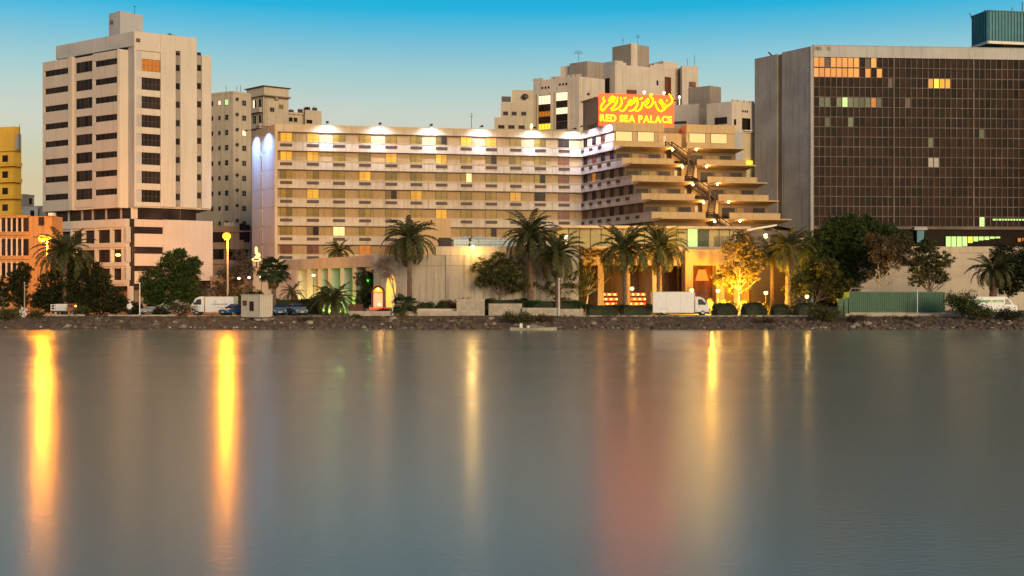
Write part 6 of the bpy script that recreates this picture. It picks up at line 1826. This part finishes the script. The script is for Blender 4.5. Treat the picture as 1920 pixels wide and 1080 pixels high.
# ================================================================== VEHICLES
def wheel(par, x, y, r=.42, w_=.24):
    m = MB(); m.tube([(x, y - w_ / 2, r), (x, y + w_ / 2, r)], r, 16); t = local('wheel', m, M['rubber'], par)
    m = MB(); m.tube([(x, y - w_ / 2 - .02, r), (x, y + w_ / 2 + .02, r)], r * .55, 12); local('rim', m, M['metal'], t)
def box_truck(px0, px1, Y, label, cab_left, box_h, zb, text=False, cabpx=None):
    """px0..px1 cargo box span"""
    k = Y / FPX; L = (px1 - px0) * k; cx = wx((px0 + px1) / 2, Y)
    o = root('box_truck', (cx, Y, GZ), label, 'truck')
    d = -1 if cab_left else 1
    z1 = wz(box_h, Y) - GZ; z0 = wz(zb, Y) - GZ
    m = MB(); m.box(-L / 2, L / 2, 0, 2.1, z0, z1); local('cargo_box', m, M['white'], o)
    m = MB()
    for x in (-L / 2, L / 2 - .06): m.box(x, x + .06, -.02, 0, z0, z1)
    m.box(-L / 2 + .06, L / 2 - .06, -.02, 0, z1 - .06, z1); m.box(-L / 2 + .06, L / 2 - .06, -.02, 0, z0, z0 + .08); local('box_frame', m, M['metal'], o)
    m = MB(); m.box(-L / 2 + .1, L / 2 + (.2 if d > 0 else 0), .3, .6, .45, z0); m.box(-L / 2 + .1, L / 2, 1.5, 1.8, .45, z0); local('chassis', m, M['rubber'], o)
    xb = d * (L / 2 + .12)
    prof = [(0, .42), (0, 2.28), (.55, 2.32), (1.05, 2.1), (1.62, 1.25), (1.7, 1.1), (1.72, .42)]
    m = MB(); pr = [(xb + d * x, z) for x, z in prof]
    if d < 0: pr = pr[::-1]
    m.extr(pr, .08, 1.95); cab = local('cab', m, M['whitev'], o)
    m = MB(); g = [(.35, 1.3), (.35, 2.0), (.85, 2.0), (1.35, 1.3)]
    pr = [(xb + d * x, z) for x, z in g]
    if d < 0: pr = pr[::-1]
    m.extr(pr, .06, .075); local('side_window', m, M['vglass'], cab)
    m = MB(); a, b = (xb + d * 1.08, 2.06), (xb + d * 1.6, 1.3)
    m.hexa([(a[0], .2, a[1]), (a[0], 1.8, a[1]), (b[0], 1.8, b[1]), (b[0], .2, b[1])], [(a[0] + d * .03, .2, a[1] + .02), (a[0] + d * .03, 1.8, a[1] + .02), (b[0] + d * .03, 1.8, b[1] + .02), (b[0] + d * .03, .2, b[1] + .02)]); local('windscreen', m, M['vglass'], cab)
    m = MB(); m.box(min(xb + d * 1.66, xb + d * 1.78), max(xb + d * 1.66, xb + d * 1.78), .05, 2.0, .38, .62); local('bumper', m, M['silver'], o)
    for y in (.3, 1.6):
        m = MB(); m.box(min(xb + d * 1.7, xb + d * 1.75), max(xb + d * 1.7, xb + d * 1.75), y, y + .25, .72, .92); local('headlight', m, M['silver'], o)
    m = MB(); m.box(min(xb + d * 1.2, xb + d * 1.28), max(xb + d * 1.2, xb + d * 1.28), -.12, .02, 1.35, 1.7); local('mirror', m, M['rubber'], cab)
    m = MB(); m.tube([(xb + d * .5, .05, 1.05), (xb + d * .62, .05, 1.05)], .025, 5); local('door_handle', m, M['rubber'], cab)
    for x in (xb + d * .95, -d * L * .22): 
        for y in (.22, 1.85): wheel(o, x, y, .4)
    m = MB(); x = -d * L * .22; m.tube([(x - .55, .02, .45), (x - .5, .02, .78), (x + .5, .02, .78), (x + .55, .02, .45)], .035, 5); local('mudguard', m, M['metal'], o)
    for xx in (-L * .17, L * .17):
        m = MB(); m.box(xx - .012, xx + .012, -.012, 0, z0 + .08, z1 - .06); local('panel_seam', m, M['metal'], o)
    m = MB(); x = d * (L / 2 + .04); m.box(x - .04, x + .06, .0, .1, z1 - 1.1, z1 - .1); local('amber_marker', m, plain('amber_marker', (.7, .28, .03), .4, var=.05), o)
    if text:
        m = MB(); rg = random.Random(7); x = -L * .28
        while x < L * .27:
            w_ = rg.uniform(.05, .16); h = rg.uniform(.05, .13); m.box(x, x + w_, -.006, -.001, z0 + 1.02, z0 + 1.02 + h); x += w_ + rg.uniform(.02, .06)
        m.box(-L * .26, L * .26, -.006, -.001, z0 + .97, z0 + .995)
        x = -L * .12
        while x < L * .1: m.box(x, x + .1, -.006, -.001, z0 + .62, z0 + .67); x += .15
        m.box(-L * .2, -L * .1, -.006, -.001, z0 + 1.35, z0 + 1.40)
        local('lettering', m, M['grille'], o)
    return o
box_truck(1224, 1302, 146.2, 'white box truck with a plain cargo box in front of the restaurant', False, 547, 586.5)
box_truck(384, 439, 147.2, 'white delivery truck with faint dark lettering beside the portable cabin', True, 556, 586, True)

def car(px, Y, label, paint, rz=0.0, scale=1.0, taxi=False):
    o = root('parked_car', (wx(px, Y), Y, GZ), label, 'car', 'cars parked along the shore road', rz)
    # side profile in xz, nose at +x
    def loft(sections):
        m = MB()
        idx = []
        for s in sections:
            i = len(m.v); m.v += s; idx.append((i, len(s)))
        for k in range(len(sections) - 1):
            a, n = idx[k]; b, _ = idx[k + 1]
            for j in range(n):
                q = (j + 1) % n; m.f.append((a + j, a + q, b + q, b + j))
        a, n = idx[0]; m.f.append(tuple(a + j for j in reversed(range(n))))
        a, n = idx[-1]; m.f.append(tuple(a + j for j in range(n)))
        return m
    def sec(x, wd, z0, z1): 
        e = .09
        return [(x, -wd + e, z0), (x, wd - e, z0), (x, wd, z0 + e * 2), (x, wd, z1 - e * 1.5), (x, wd - e, z1), (x, -wd + e, z1), (x, -wd, z1 - e * 1.5), (x, -wd, z0 + e * 2)]
    m = loft([sec(-2.2, .74, .38, .86), sec(-2.1, .82, .28, .94), sec(-1.2, .86, .25, .97), sec(.6, .86, .25, .96), sec(1.5, .84, .26, .86), sec(2.12, .78, .3, .74), sec(2.24, .68, .38, .64)])
    body = local('body', m, paint, o)
    m = loft([sec(-1.55, .72, .90, .99), sec(-.95, .66, .90, 1.40), sec(.15, .66, .90, 1.43), sec(.95, .74, .88, .97)])
    cabn = local('cabin', m, paint, o)
    m = MB(); m.hexa([(.24, -.56, 1.37), (.24, .56, 1.37), (.90, .66, .99), (.90, -.66, .99)], [(.28, -.56, 1.39), (.28, .56, 1.39), (.95, .66, 1.01), (.95, -.66, 1.01)]); local('windscreen', m, M['vglass'], cabn)
    m = MB(); m.hexa([(-1.0, -.56, 1.35), (-1.0, .56, 1.35), (-1.5, .62, 1.0), (-1.5, -.62, 1.0)], [(-1.04, -.56, 1.38), (-1.04, .56, 1.38), (-1.55, .62, 1.02), (-1.55, -.62, 1.02)]); local('rear_window', m, M['vglass'], cabn)
    for s in (-1, 1):
        m = MB(); m.hexa([(-1.2, s * .70, .99), (.70, s * .73, .99), (.15, s * .665, 1.36), (-.85, s * .665, 1.36)], [(-1.2, s * .72, .99), (.70, s * .75, .99), (.15, s * .685, 1.36), (-.85, s * .685, 1.36)]); local('side_window', m, M['vglass'], cabn)
        m = MB(); m.box(2.13, 2.22, s * .6 - .14, s * .6 + .14, .56, .68); local('headlight', m, M['silver'], o)
        m = MB(); m.box(-2.22, -2.14, s * .6 - .14, s * .6 + .14, .62, .76); local('tail_light', m, M['redwood'], o)
        m = MB(); m.box(.55, .68, s * .93 - .09, s * .93 + .09, .95, 1.08); local('mirror', m, paint, o)
    m = MB(); m.box(2.18, 2.27, -.45, .45, .40, .52); local('grille', m, M['rubber'], o)
    m = MB(); m.box(2.24, 2.29, -.25, .25, .42, .50); local('number_plate', m, M['white'], o)
    for x in (-1.35, 1.38):
        for y in (-.76, .76): wheel(o, x, y, .32, .2)
    o.scale = (scale,) * 3
    return o
car(526, 145.6, 'deep blue car parked nose out next to the portable cabin', M['blue'], R(-80))
car(556, 146.0, 'grey blue car parked between the deep blue car and the hedge', M['bluegrey'], R(-62))
car(441, 145.2, 'blue car half hidden between delivery truck and portable cabin', M['blue'], R(-118))
car(288, 149.5, 'silver car deep in shade under the dense dark tree', M['silver'], R(-100))
# parked white van half hidden by a shrub
def van(px, Y, label, name='delivery_van', d=1, stripe=False, L=4.9):
    o = root(name, (wx(px, Y), Y, GZ), label, 'van')
    prof = [(-L / 2, .4), (-L / 2, 2.0), (-L / 2 + .15, 2.3), (L / 2 - 1.6, 2.32), (L / 2 - 1.2, 2.2), (L / 2 - .5, 1.35), (L / 2 - .03, 1.15), (L / 2, .45)]
    pr = [(d * x, z) for x, z in prof]
    if d > 0: pr = pr[::-1]
    m = MB(); m.extr(pr, -.9, .9); b = local('body', m, M['whitev'], o)
    g = [(L / 2 - 1.55, 1.35), (L / 2 - 1.55, 2.05), (L / 2 - 1.2, 2.05), (L / 2 - .7, 1.35)]
    for y in (-.92, .90):
        m = MB(); pr = [(d * x, z) for x, z in g]; pr = pr[::-1] if d > 0 else pr; m.extr(pr, y, y + .02); local('side_window', m, M['vglass'], o)
    m = MB(); a, c = (d * (L / 2 - 1.16), 2.15), (d * (L / 2 - .5), 1.38)
    m.hexa([(a[0], -.75, a[1]), (a[0], .75, a[1]), (c[0], .8, c[1]), (c[0], -.8, c[1])], [(a[0] + d * .04, -.75, a[1] + .03), (a[0] + d * .04, .75, a[1] + .03), (c[0] + d * .04, .8, c[1] + .03), (c[0] + d * .04, -.8, c[1] + .03)]); local('windscreen', m, M['vglass'], o)
    for s in (-.6, .6):
        m = MB(); x = d * (L / 2); m.box(min(x, x - d * .08) , max(x, x - d * .08) + .01, s - .15, s + .15, .75, .95); local('headlight', m, M['silver'], o)
    m = MB(); x = d * L / 2; m.box(x - .08, x + .08, -.88, .88, .35, .58); local('bumper', m, M['rubber'], o)
    for x in (-L * .3, L * .32):
        for y in (-.82, .82): wheel(o, d * x, y, .34)
    if stripe:
        m = MB(); m.box(-L / 2, L / 2 - 1.75, -.912, -.902, 1.62, 1.9) if d > 0 else m.box(-L / 2 + 1.75, L / 2, -.912, -.902, 1.62, 1.9); st = local('green_stripe', m, M['greenband'], o)
        m = MB(); m.tube([(-.55, -.925, 1.76), (-.55, -.908, 1.76)], .19, 12); local('round_emblem', m, plain('emblem_yellow', (.7, .6, .2), .5), o)
        m = MB(); x = -.15; rg = random.Random(4)
        while x < L / 2 - 1.95: w_ = rg.uniform(.06, .13); m.box(x, x + w_, -.922, -.913, 1.70, 1.70 + rg.uniform(.06, .13)); x += w_ + .04
        local('lettering', m, M['white'], o)
    return o
van(1862, 147, 'white van with a green stripe behind the shoreline shrubs', 'striped_van', 1, True, 5.4)
van(326, 149.5, 'plain white van mostly hidden behind the round dry shrub', 'delivery_van', -1, False, 3.6)
# small open truck on the left shore
OT = root('open_truck', (wx(121, 146), 146, GZ), 'small open truck with pale slatted sides and an amber cab', 'truck')
m = MB(); m.box(-1.4, .55, -.8, .8, .55, .66); local('bed', m, M['metal'], OT)
for z in (.66, .98, 1.28):
    m = MB(); m.box(-1.4, .5, -.84, -.78, z, z + .09); local('slat', m, M['white'], OT)
for x in (-1.36, -.9, -.44, .02, .45): 
    m = MB(); m.box(x - .03, x + .03, -.86, -.76, .6, 1.4); local('stake', m, M['white'], OT)
m = MB(); m.box(-1.4, .5, .74, .8, .6, 1.4); local('side_board', m, M['white'], OT)
m = MB(); m.extr([(.62, .4), (1.75, .4), (1.75, .9), (1.5, 1.0), (1.25, 1.45), (.62, 1.45)], -.75, .75); cb = local('cab', m, plain('rust_paint', (.28, .10, .03), .45), OT)
m = MB(); m.extr([(.75, 1.0), (1.36, 1.0), (1.2, 1.36), (.75, 1.36)], -.77, -.752); local('side_window', m, M['vglass'], cb)
m = MB(); m.ball((1.6, -.6, 1.15), .14, 8, 6); m.ball((1.6, -.6, .85), .1, 8, 6); local('headlight', m, glow_mat('truck_lamp', (1, .5, .12), 1.6), OT)
for x in (-.8, 1.25):
    for y in (-.7, .7): wheel(OT, x, y, .3, .2)

# portable cabin on concrete blocks
KB = root('portable_cabin', (wx(482, 139.5), 139.5, 0.0), 'cream portable cabin with a small window raised on concrete blocks', 'cabin')
Lc, Cc, Rc = PX(452.5, 140.6), PX(485.5, 139.0), PX(511, 140.4)
zb, zt = wz(595, 139), wz(553.5, 139)
part('walls', block(Lc, Cc, Rc, zb, zt), plain('cabin_cream', (.56, .50, .38), .6, var=.08), KB)
f1, f2 = Fr(Lc, Cc), Fr(Cc, Rc)
for f in (f1, f2):
    n = int(f.L / .3)
    m = MB()
    for k in range(n + 1):
        a = f.L * k / n; m.fbox(f, max(0, a - .012), min(f.L, a + .012), 0, .02, zb, zt)
    part('seams', m, M['concrete'], KB)
m = MB(); bkp = Vector(Lc) + Vector(Rc) - Vector(Cc)
cen = (Vector(Cc) + bkp) / 2
m.prism([cen + (Vector(p) - cen) * 1.06 for p in (Lc, Cc, Rc, bkp)], zt, zt + .1); part('roof', m, M['concrete_light'], KB)
m = MB(); m.prism([cen + (Vector(p) - cen) * 1.01 for p in (Lc, Cc, Rc, bkp)], zb - .15, zb); part('floor_frame', m, M['steel'], KB)
m = MB(); m.fbox(f2, 0, .06, -.05, .03, zb, zt); part('corner_post', m, M['frame'], KB)
window(KB, f1, f1.apx(472.5), wz(583, 140), .62, 1.15, 2, 'frame', ('pane',), .03)
window(KB, f1, f1.apx(459.5), wz(573, 140), .6, .6, 1, 'frame', ('curtain_red',), .03)
for px, Y in ((453.5, 139.9), (483.5, 138.9), (509, 140)):
    m = MB(); x = wx(px, Y); g = bank_z(x, Y) - .3; m.box(x - .3, x + .3, Y - .05, Y + .6, g, zb - .152); part('support_block', m, M['concrete_light'], KB)
# green container and bins
GC_ = root('shipping_container', (wx(1685, 145), 145, GZ), 'long green corrugated container with a pipe rail on top', 'container')
x0, x1 = wx(1592, 145), wx(1772, 145); zc0, zc1 = wz(586, 145), wz(547.5, 145)
m = MB(); m.box(x0, x1, 145.06, 147.4, zc0, zc1); part('shell', m, M['greenbox'], GC_)
n = 44
for k in range(n):
    m = MB(); a = x0 + .2 + (x1 - x0 - .4) * k / n
    m.hexa([(a, 145.06, zc0 + .1), (a + .05, 145.0, zc0 + .1), (a + .14, 145.0, zc0 + .1), (a + .19, 145.06, zc0 + .1)], [(a, 145.06, zc1 - .1), (a + .05, 145.0, zc1 - .1), (a + .14, 145.0, zc1 - .1), (a + .19, 145.06, zc1 - .1)]); part('rib', m, M['greenbox'], GC_)
for xa in (x0, x1 - .16): 
    m = MB(); m.box(xa, xa + .16, 144.97, 145.06, zc0, zc1); part('corner_post', m, M['greenbox'], GC_)
m = MB(); m.box(x0 + .16, x1 - .16, 144.97, 145.06, zc1 - .1, zc1 + .04); m.box(x0 + .16, x1 - .16, 144.97, 145.06, zc0, zc0 + .1); part('rail', m, M['greenbox'], GC_)
m = MB(); m.box(x0, x1, 144.9, 147.4, GZ - .3, zc0); part('footing', m, M['kerb'], GC_)
xr0, xr1 = wx(1597, 146), wx(1650, 146); zr_ = wz(540.5, 146)
m = MB(); m.tube([(xr0 - .3, 146, zc1), (xr0, 146, zr_), (xr1, 146, zr_), (xr1, 146, zc1)], .05, 6); part('pipe_rail', m, M['metal'], GC_)
for k, (p0, p1, t) in enumerate(((1572, 1582, 562), (1583, 1591, 560))):
    o = root('waste_bin', (wx((p0 + p1) / 2, 145), 145.4, GZ), ['green waste bin farther from the container, next to the shrub', 'green waste bin pressed against the container end'][k], 'bin', 'green bins')
    hw = (p1 - p0) / 2 * 145 / FPX; h = wz(t, 145) - GZ
    m = MB(); m.hexa([(-hw * .85, -.3, .1), (hw * .85, -.3, .1), (hw * .85, .3, .1), (-hw * .85, .3, .1)], [(-hw, -.35, h), (hw, -.35, h), (hw, .35, h), (-hw, .35, h)]); local('body', m, M['greenbox'], o)
    m = MB(); m.box(-hw * 1.05, hw * 1.05, -.4, .38, h, h + .1); local('lid', m, M['greenbox'], o)

# ================================================================== STREET FURNITURE
def street_lamp(px, Y, py, label, double=False, power=9000, heads=((0, 0),)):
    zt = wz(py, Y); x = wx(px, Y)
    o = root('street_lamp', (x, Y, GZ), label, 'street lamp')
    m = MB(); h = zt - GZ; m.tube([(0, 0, 0), (0, 0, .6), (0, 0, .62), (0, 0, h - .1)], [.19, .18, .14, .10], 10); local('pole', m, M['concrete_light'], o)
    for (dx, dz) in heads:
        m = MB(); m.tube([(0, 0, h - .5), (dx * .5, -.2, h + dz + .1), (dx, -.5, h + dz + .08)], .06, 6); local('arm', m, M['metal'], o)
        m = MB(); m.ball((dx, -.6, h + dz + .42), .3, 10, 6, (1, .9, .5)); hd = local('lamp_housing', m, M['metal'], o)
        big = 1 if dx <= .1 else .6
        m = MB(); m.ball((dx, -.62, h + dz), .56 * big, 14, 10, (1, 1, .85)); local('bulb', m, SOD, hd)  # globe is oversized so its shape takes in the lamp's glare
        lamp_point('sodium_light', Vector((x + dx, Y - .7, zt + dz - .75)), (1.0, .29, .008), power * big, .38, o)
    return o
SOD = glow_mat('sodium_bulb', (1.0, .36, .012), 1.7)
street_lamp(427, 157, 443, 'tall single street lamp glowing orange before the brown building', power=SODIUM * .75)
street_lamp(88.5, 163, 447, 'twin street lamp glaring orange beside the feathery palm', power=SODIUM, heads=((-.42, 0), (.5, .02)))
for px, Y, py, lab in ((448, 170, 522, 'small globe lamp on a post behind the portable cabin, west one'), (467, 172, 520.5, 'small globe lamp between two others near the hotel end'), (490, 168, 519.5, 'small globe lamp in front of the hotel end wall'), (1185, 150.5, 541, 'round yellow globe lamp between the close pair of palms'),
                       (1436, 151, 549, 'round yellow globe lamp beside the amber lit tree'), (1513, 151, 556, 'round yellow globe lamp above the round hedges'), (1346, 151.5, 545, 'yellow globe lamp by the restaurant portal'), (588, 162, 516, 'hanging style lamp head between colonnade columns'), (1297, 152, 544, 'yellow lamp next to the box truck cab')):
    z = wz(py, Y)
    o = root('globe_lamp', (wx(px, Y), Y, GZ), lab, 'lamp', 'small globe lamps in the garden')
    h = z - GZ; warm = px > 1000
    m = MB(); m.tube([(0, 0, 0), (0, 0, h - .15)], .045, 6); local('post', m, M['steel'], o)
    r = .24 if warm else .22
    m = MB(); m.ball((0, 0, h), r, 10, 7, (1, 1, 1 if warm else .6)); local('globe', m, glow_mat('globe_warm' if warm else 'globe_pale', (1, .66, .16) if warm else (1, .86, .5), 4.5 if warm else 4), o)
    m = MB(); m.ball((0, 0, h + r * .8), r * .8, 8, 4, (1, 1, .3)); local('cap', m, M['steel'], o)
    if warm: lamp_point('globe_light', Vector((wx(px, Y), Y - .4, z)), (1, .55, .12), 45, .2, o)
for px, t, b, Y, lab in ((1048, 524, 600, 143.6, 'thin white unlit pole before the second palm'), (1387, 546, 600, 143.6, 'thin white unlit pole before the round hedges'), (1720, 546, 598, 143.4, 'thin white unlit pole in front of the green container'),
                         (262, 532, 592, 144, 'thin pale unlit pole in front of the dense dark tree'), (46, 531, 592, 144.5, 'thin dark unlit pole at the far end of the shore'), (736, 556, 600, 143.4, 'thin white stake beside the young fan palm')):
    x = wx(px, Y); z0 = wz(b, Y); h = wz(t, Y) - z0
    o = root('lamp_pole', (x, Y, z0), lab, 'pole', 'thin unlit poles along the kerb')
    m = MB(); m.tube([(0, 0, -.2), (0, 0, h)], [.075, .055], 8); local('post', m, M['white'] if px != 46 else M['concrete'], o)
    m = MB(); m.box(-.18, .18, -.18, .18, -.3, .18); local('footing', m, M['kerb'], o)
    m = MB(); m.ball((0, 0, h + .06), .13, 8, 5, (1, 1, .8)); local('cap', m, M['white'] if px != 46 else M['concrete'], o)
# flood lights in the garden
for px, Y, z, c_, pw, r, lab in ((1372, 150.4, 1.75, (1, .46, .03), 6800, .42, 'amber ground floodlight under the amber lit tree'),
                             (1404, 151.2, 1.75, (1, .45, .03), 2600, .3, 'smaller amber ground floodlight east of the amber lit tree'),
                             (1336, 151.6, 1.9, (1, .48, .04), 2900, .25, 'amber ground floodlight at the restaurant portal foot'),
                             (1126, 152.0, 1.8, (1, .62, .16), 260, .2, 'yellow ground floodlight at the restaurant column foot')):
    p = Vector((wx(px, Y), Y, GZ))
    o = root('ground_floodlight', p, lab, 'floodlight', 'ground floodlights in the restaurant garden')
    m = MB(); m.box(-.3, .3, -.15, .15, 0, .25); local('housing', m, M['steel'], o)
    m = MB(); m.ball((0, 0, z - GZ + .1), r, 10, 7, (1, .6, .8)); local('bulb', m, glow_mat('flood_bulb', c_, 7), o)
    lamp_point('flood_glow', p + Vector((0, -.3, z - GZ + .6)), c_, pw, r * .7, o)
    lamp_point('flood_up', p + Vector((0, .3, z - GZ + .8)), c_, pw * .6, r * .7, o)

# ================================================================== PEOPLE
def person(px, Y, label, z0, pose='stand', seed=0):
    o = root('person', (wx(px, Y), Y, z0), label, 'person')
    J = [((0, 0, .95), .15), ((0, 0, 1.2), .155), ((0, 0, 1.42), .16), ((0, .01, 1.52), .06), ((0, -.02, 1.60), .075),
         ((.2, 0, 1.42), .075), ((.27, .02, 1.16), .055), ((.24, -.12, .95), .042), ((.22, -.16, .86), .035),
         ((-.2, 0, 1.42), .075), ((-.27, .02, 1.16), .055), ((-.24, -.1, .95), .042), ((-.22, -.14, .86), .035),
         ((.1, 0, .88), .115), ((.11, -.02, .5), .08), ((.11, .02, .1), .055), ((.12, -.14, .04), .05),
         ((-.1, 0, .88), .115), ((-.11, -.02, .5), .08), ((-.11, .02, .1), .055), ((-.12, -.14, .04), .05)]
    E = [(0, 1), (1, 2), (2, 3), (3, 4), (2, 5), (5, 6), (6, 7), (7, 8), (2, 9), (9, 10), (10, 11), (11, 12), (0, 13), (13, 14), (14, 15), (15, 16), (0, 17), (17, 18), (18, 19), (19, 20)]
    me = bpy.data.meshes.new('body'); me.from_pydata([j[0] for j in J], E, [])
    b = link('body', me, o)
    md = b.modifiers.new('skin', 'SKIN')
    sv = me.skin_vertices[0].data if me.skin_vertices else None
    if sv is None:
        import bmesh as _bm
        bm = _bm.new(); bm.from_mesh(me); bm.verts.layers.skin.verify(); bm.to_mesh(me); bm.free(); sv = me.skin_vertices[0].data
    for k, j in enumerate(J): sv[k].radius = (j[1], j[1]); sv[k].use_root = (k == 0)
    s2 = b.modifiers.new('sub', 'SUBSURF'); s2.levels = 1; s2.render_levels = 2
    me.materials.append(M['skin'])
    m = MB(); m.ball((0, -.02, 1.67), .115, 12, 9, (.85, 1, 1.12)); m.ball((0, -.13, 1.66), .02, 6, 4); m.ball((.095, -.01, 1.67), .025, 6, 4); m.ball((-.095, -.01, 1.67), .025, 6, 4); local('head', m, M['skin'], o, True)
    for s in (-.04, .04): 
        m = MB(); m.ball((s, -.125, 1.69), .013, 6, 4); local('eye', m, M['cloth_d'], o)
    for sx in (-1, 1):     # hands: palm, four bent fingers, thumb
        m = MB(); c = Vector((sx * .22, -.17, .84))
        m.ball(c, .042, 8, 6, (.55, .8, 1.1))
        for f in range(4):
            q = c + Vector((0, -.03 + f * .02, -.035)); L = (.06, .07, .068, .05)[f]
            m.tube([q, q + Vector((0, -.012, -L * .55)), q + Vector((-sx * .012, -.03, -L)), ], [.010, .009, .007], 5)
        m.tube([c + Vector((0, -.03, .01)), c + Vector((-sx * .01, -.06, -.015)), c + Vector((-sx * .015, -.07, -.045))], [.012, .01, .008], 5)
        local('hand', m, M['skin'], o, True)
    m = MB(); m.tube([(0, 0, .80), (0, 0, 1.0), (0, 0, 1.25), (0, 0, 1.43), (0, 0, 1.5)], [.24, .20, .21, .23, .09], 14)
    for sx in (-1, 1): m.tube([(sx * .17, 0, 1.43), (sx * .275, .02, 1.16), (sx * .245, -.1, .97)], [.10, .085, .065], 8)
    local('shirt', m, M['cloth_w'], o, True)
    m = MB()
    for sx in (-1, 1): m.tube([(sx * .08, 0, .9), (sx * .11, -.02, .5), (sx * .11, .02, .09)], [.15, .11, .08], 9)
    local('trousers', m, M['cloth_d'], o, True)
    m = MB(); m.ball((0, .01, 1.715), .135, 12, 8, (.9, 1, .95)); m.tube([(0, .07, 1.72), (0, .12, 1.55), (0, .12, 1.38)], [.11, .12, .13], 9); local('headscarf', m, M['cloth_w'], o, True)
    return o
person(243, 144.2, 'man in white shirt and white headscarf standing at the kerb', GZ)
# torn white sheet on a stake on the far end of the bank
o = root('plastic_sheet', (wx(43, 141.5), 141.5, bank_z(wx(43, 141.5), 141.5)), 'torn white plastic sheet snagged on a short stake on the bank', 'plastic sheet')
m = MB(); rg = random.Random(2)
n = 7
G = [[Vector((-.5 + i / n * 1.0 + .12 * math.sin(j * 1.3), .15 * math.sin(i * 1.9 + j) , .15 + 1.15 * j / n + .18 * math.sin(i * 1.1) - .25 * (abs(i - 3) / 3) ** 2 * (j / n))) for i in range(n + 1)] for j in range(n + 1)]
for j in range(n):
    for i in range(n):
        if (i + j * 3) % 9 == 0: continue
        m.poly([G[j][i], G[j][i + 1], G[j + 1][i + 1], G[j + 1][i]])
local('sheet', m, M['cloth_w'], o)
m = MB(); m.tube([(0, .05, -.2), (.03, .05, 1.4)], .035, 6); local('stake', m, M['bark'], o)
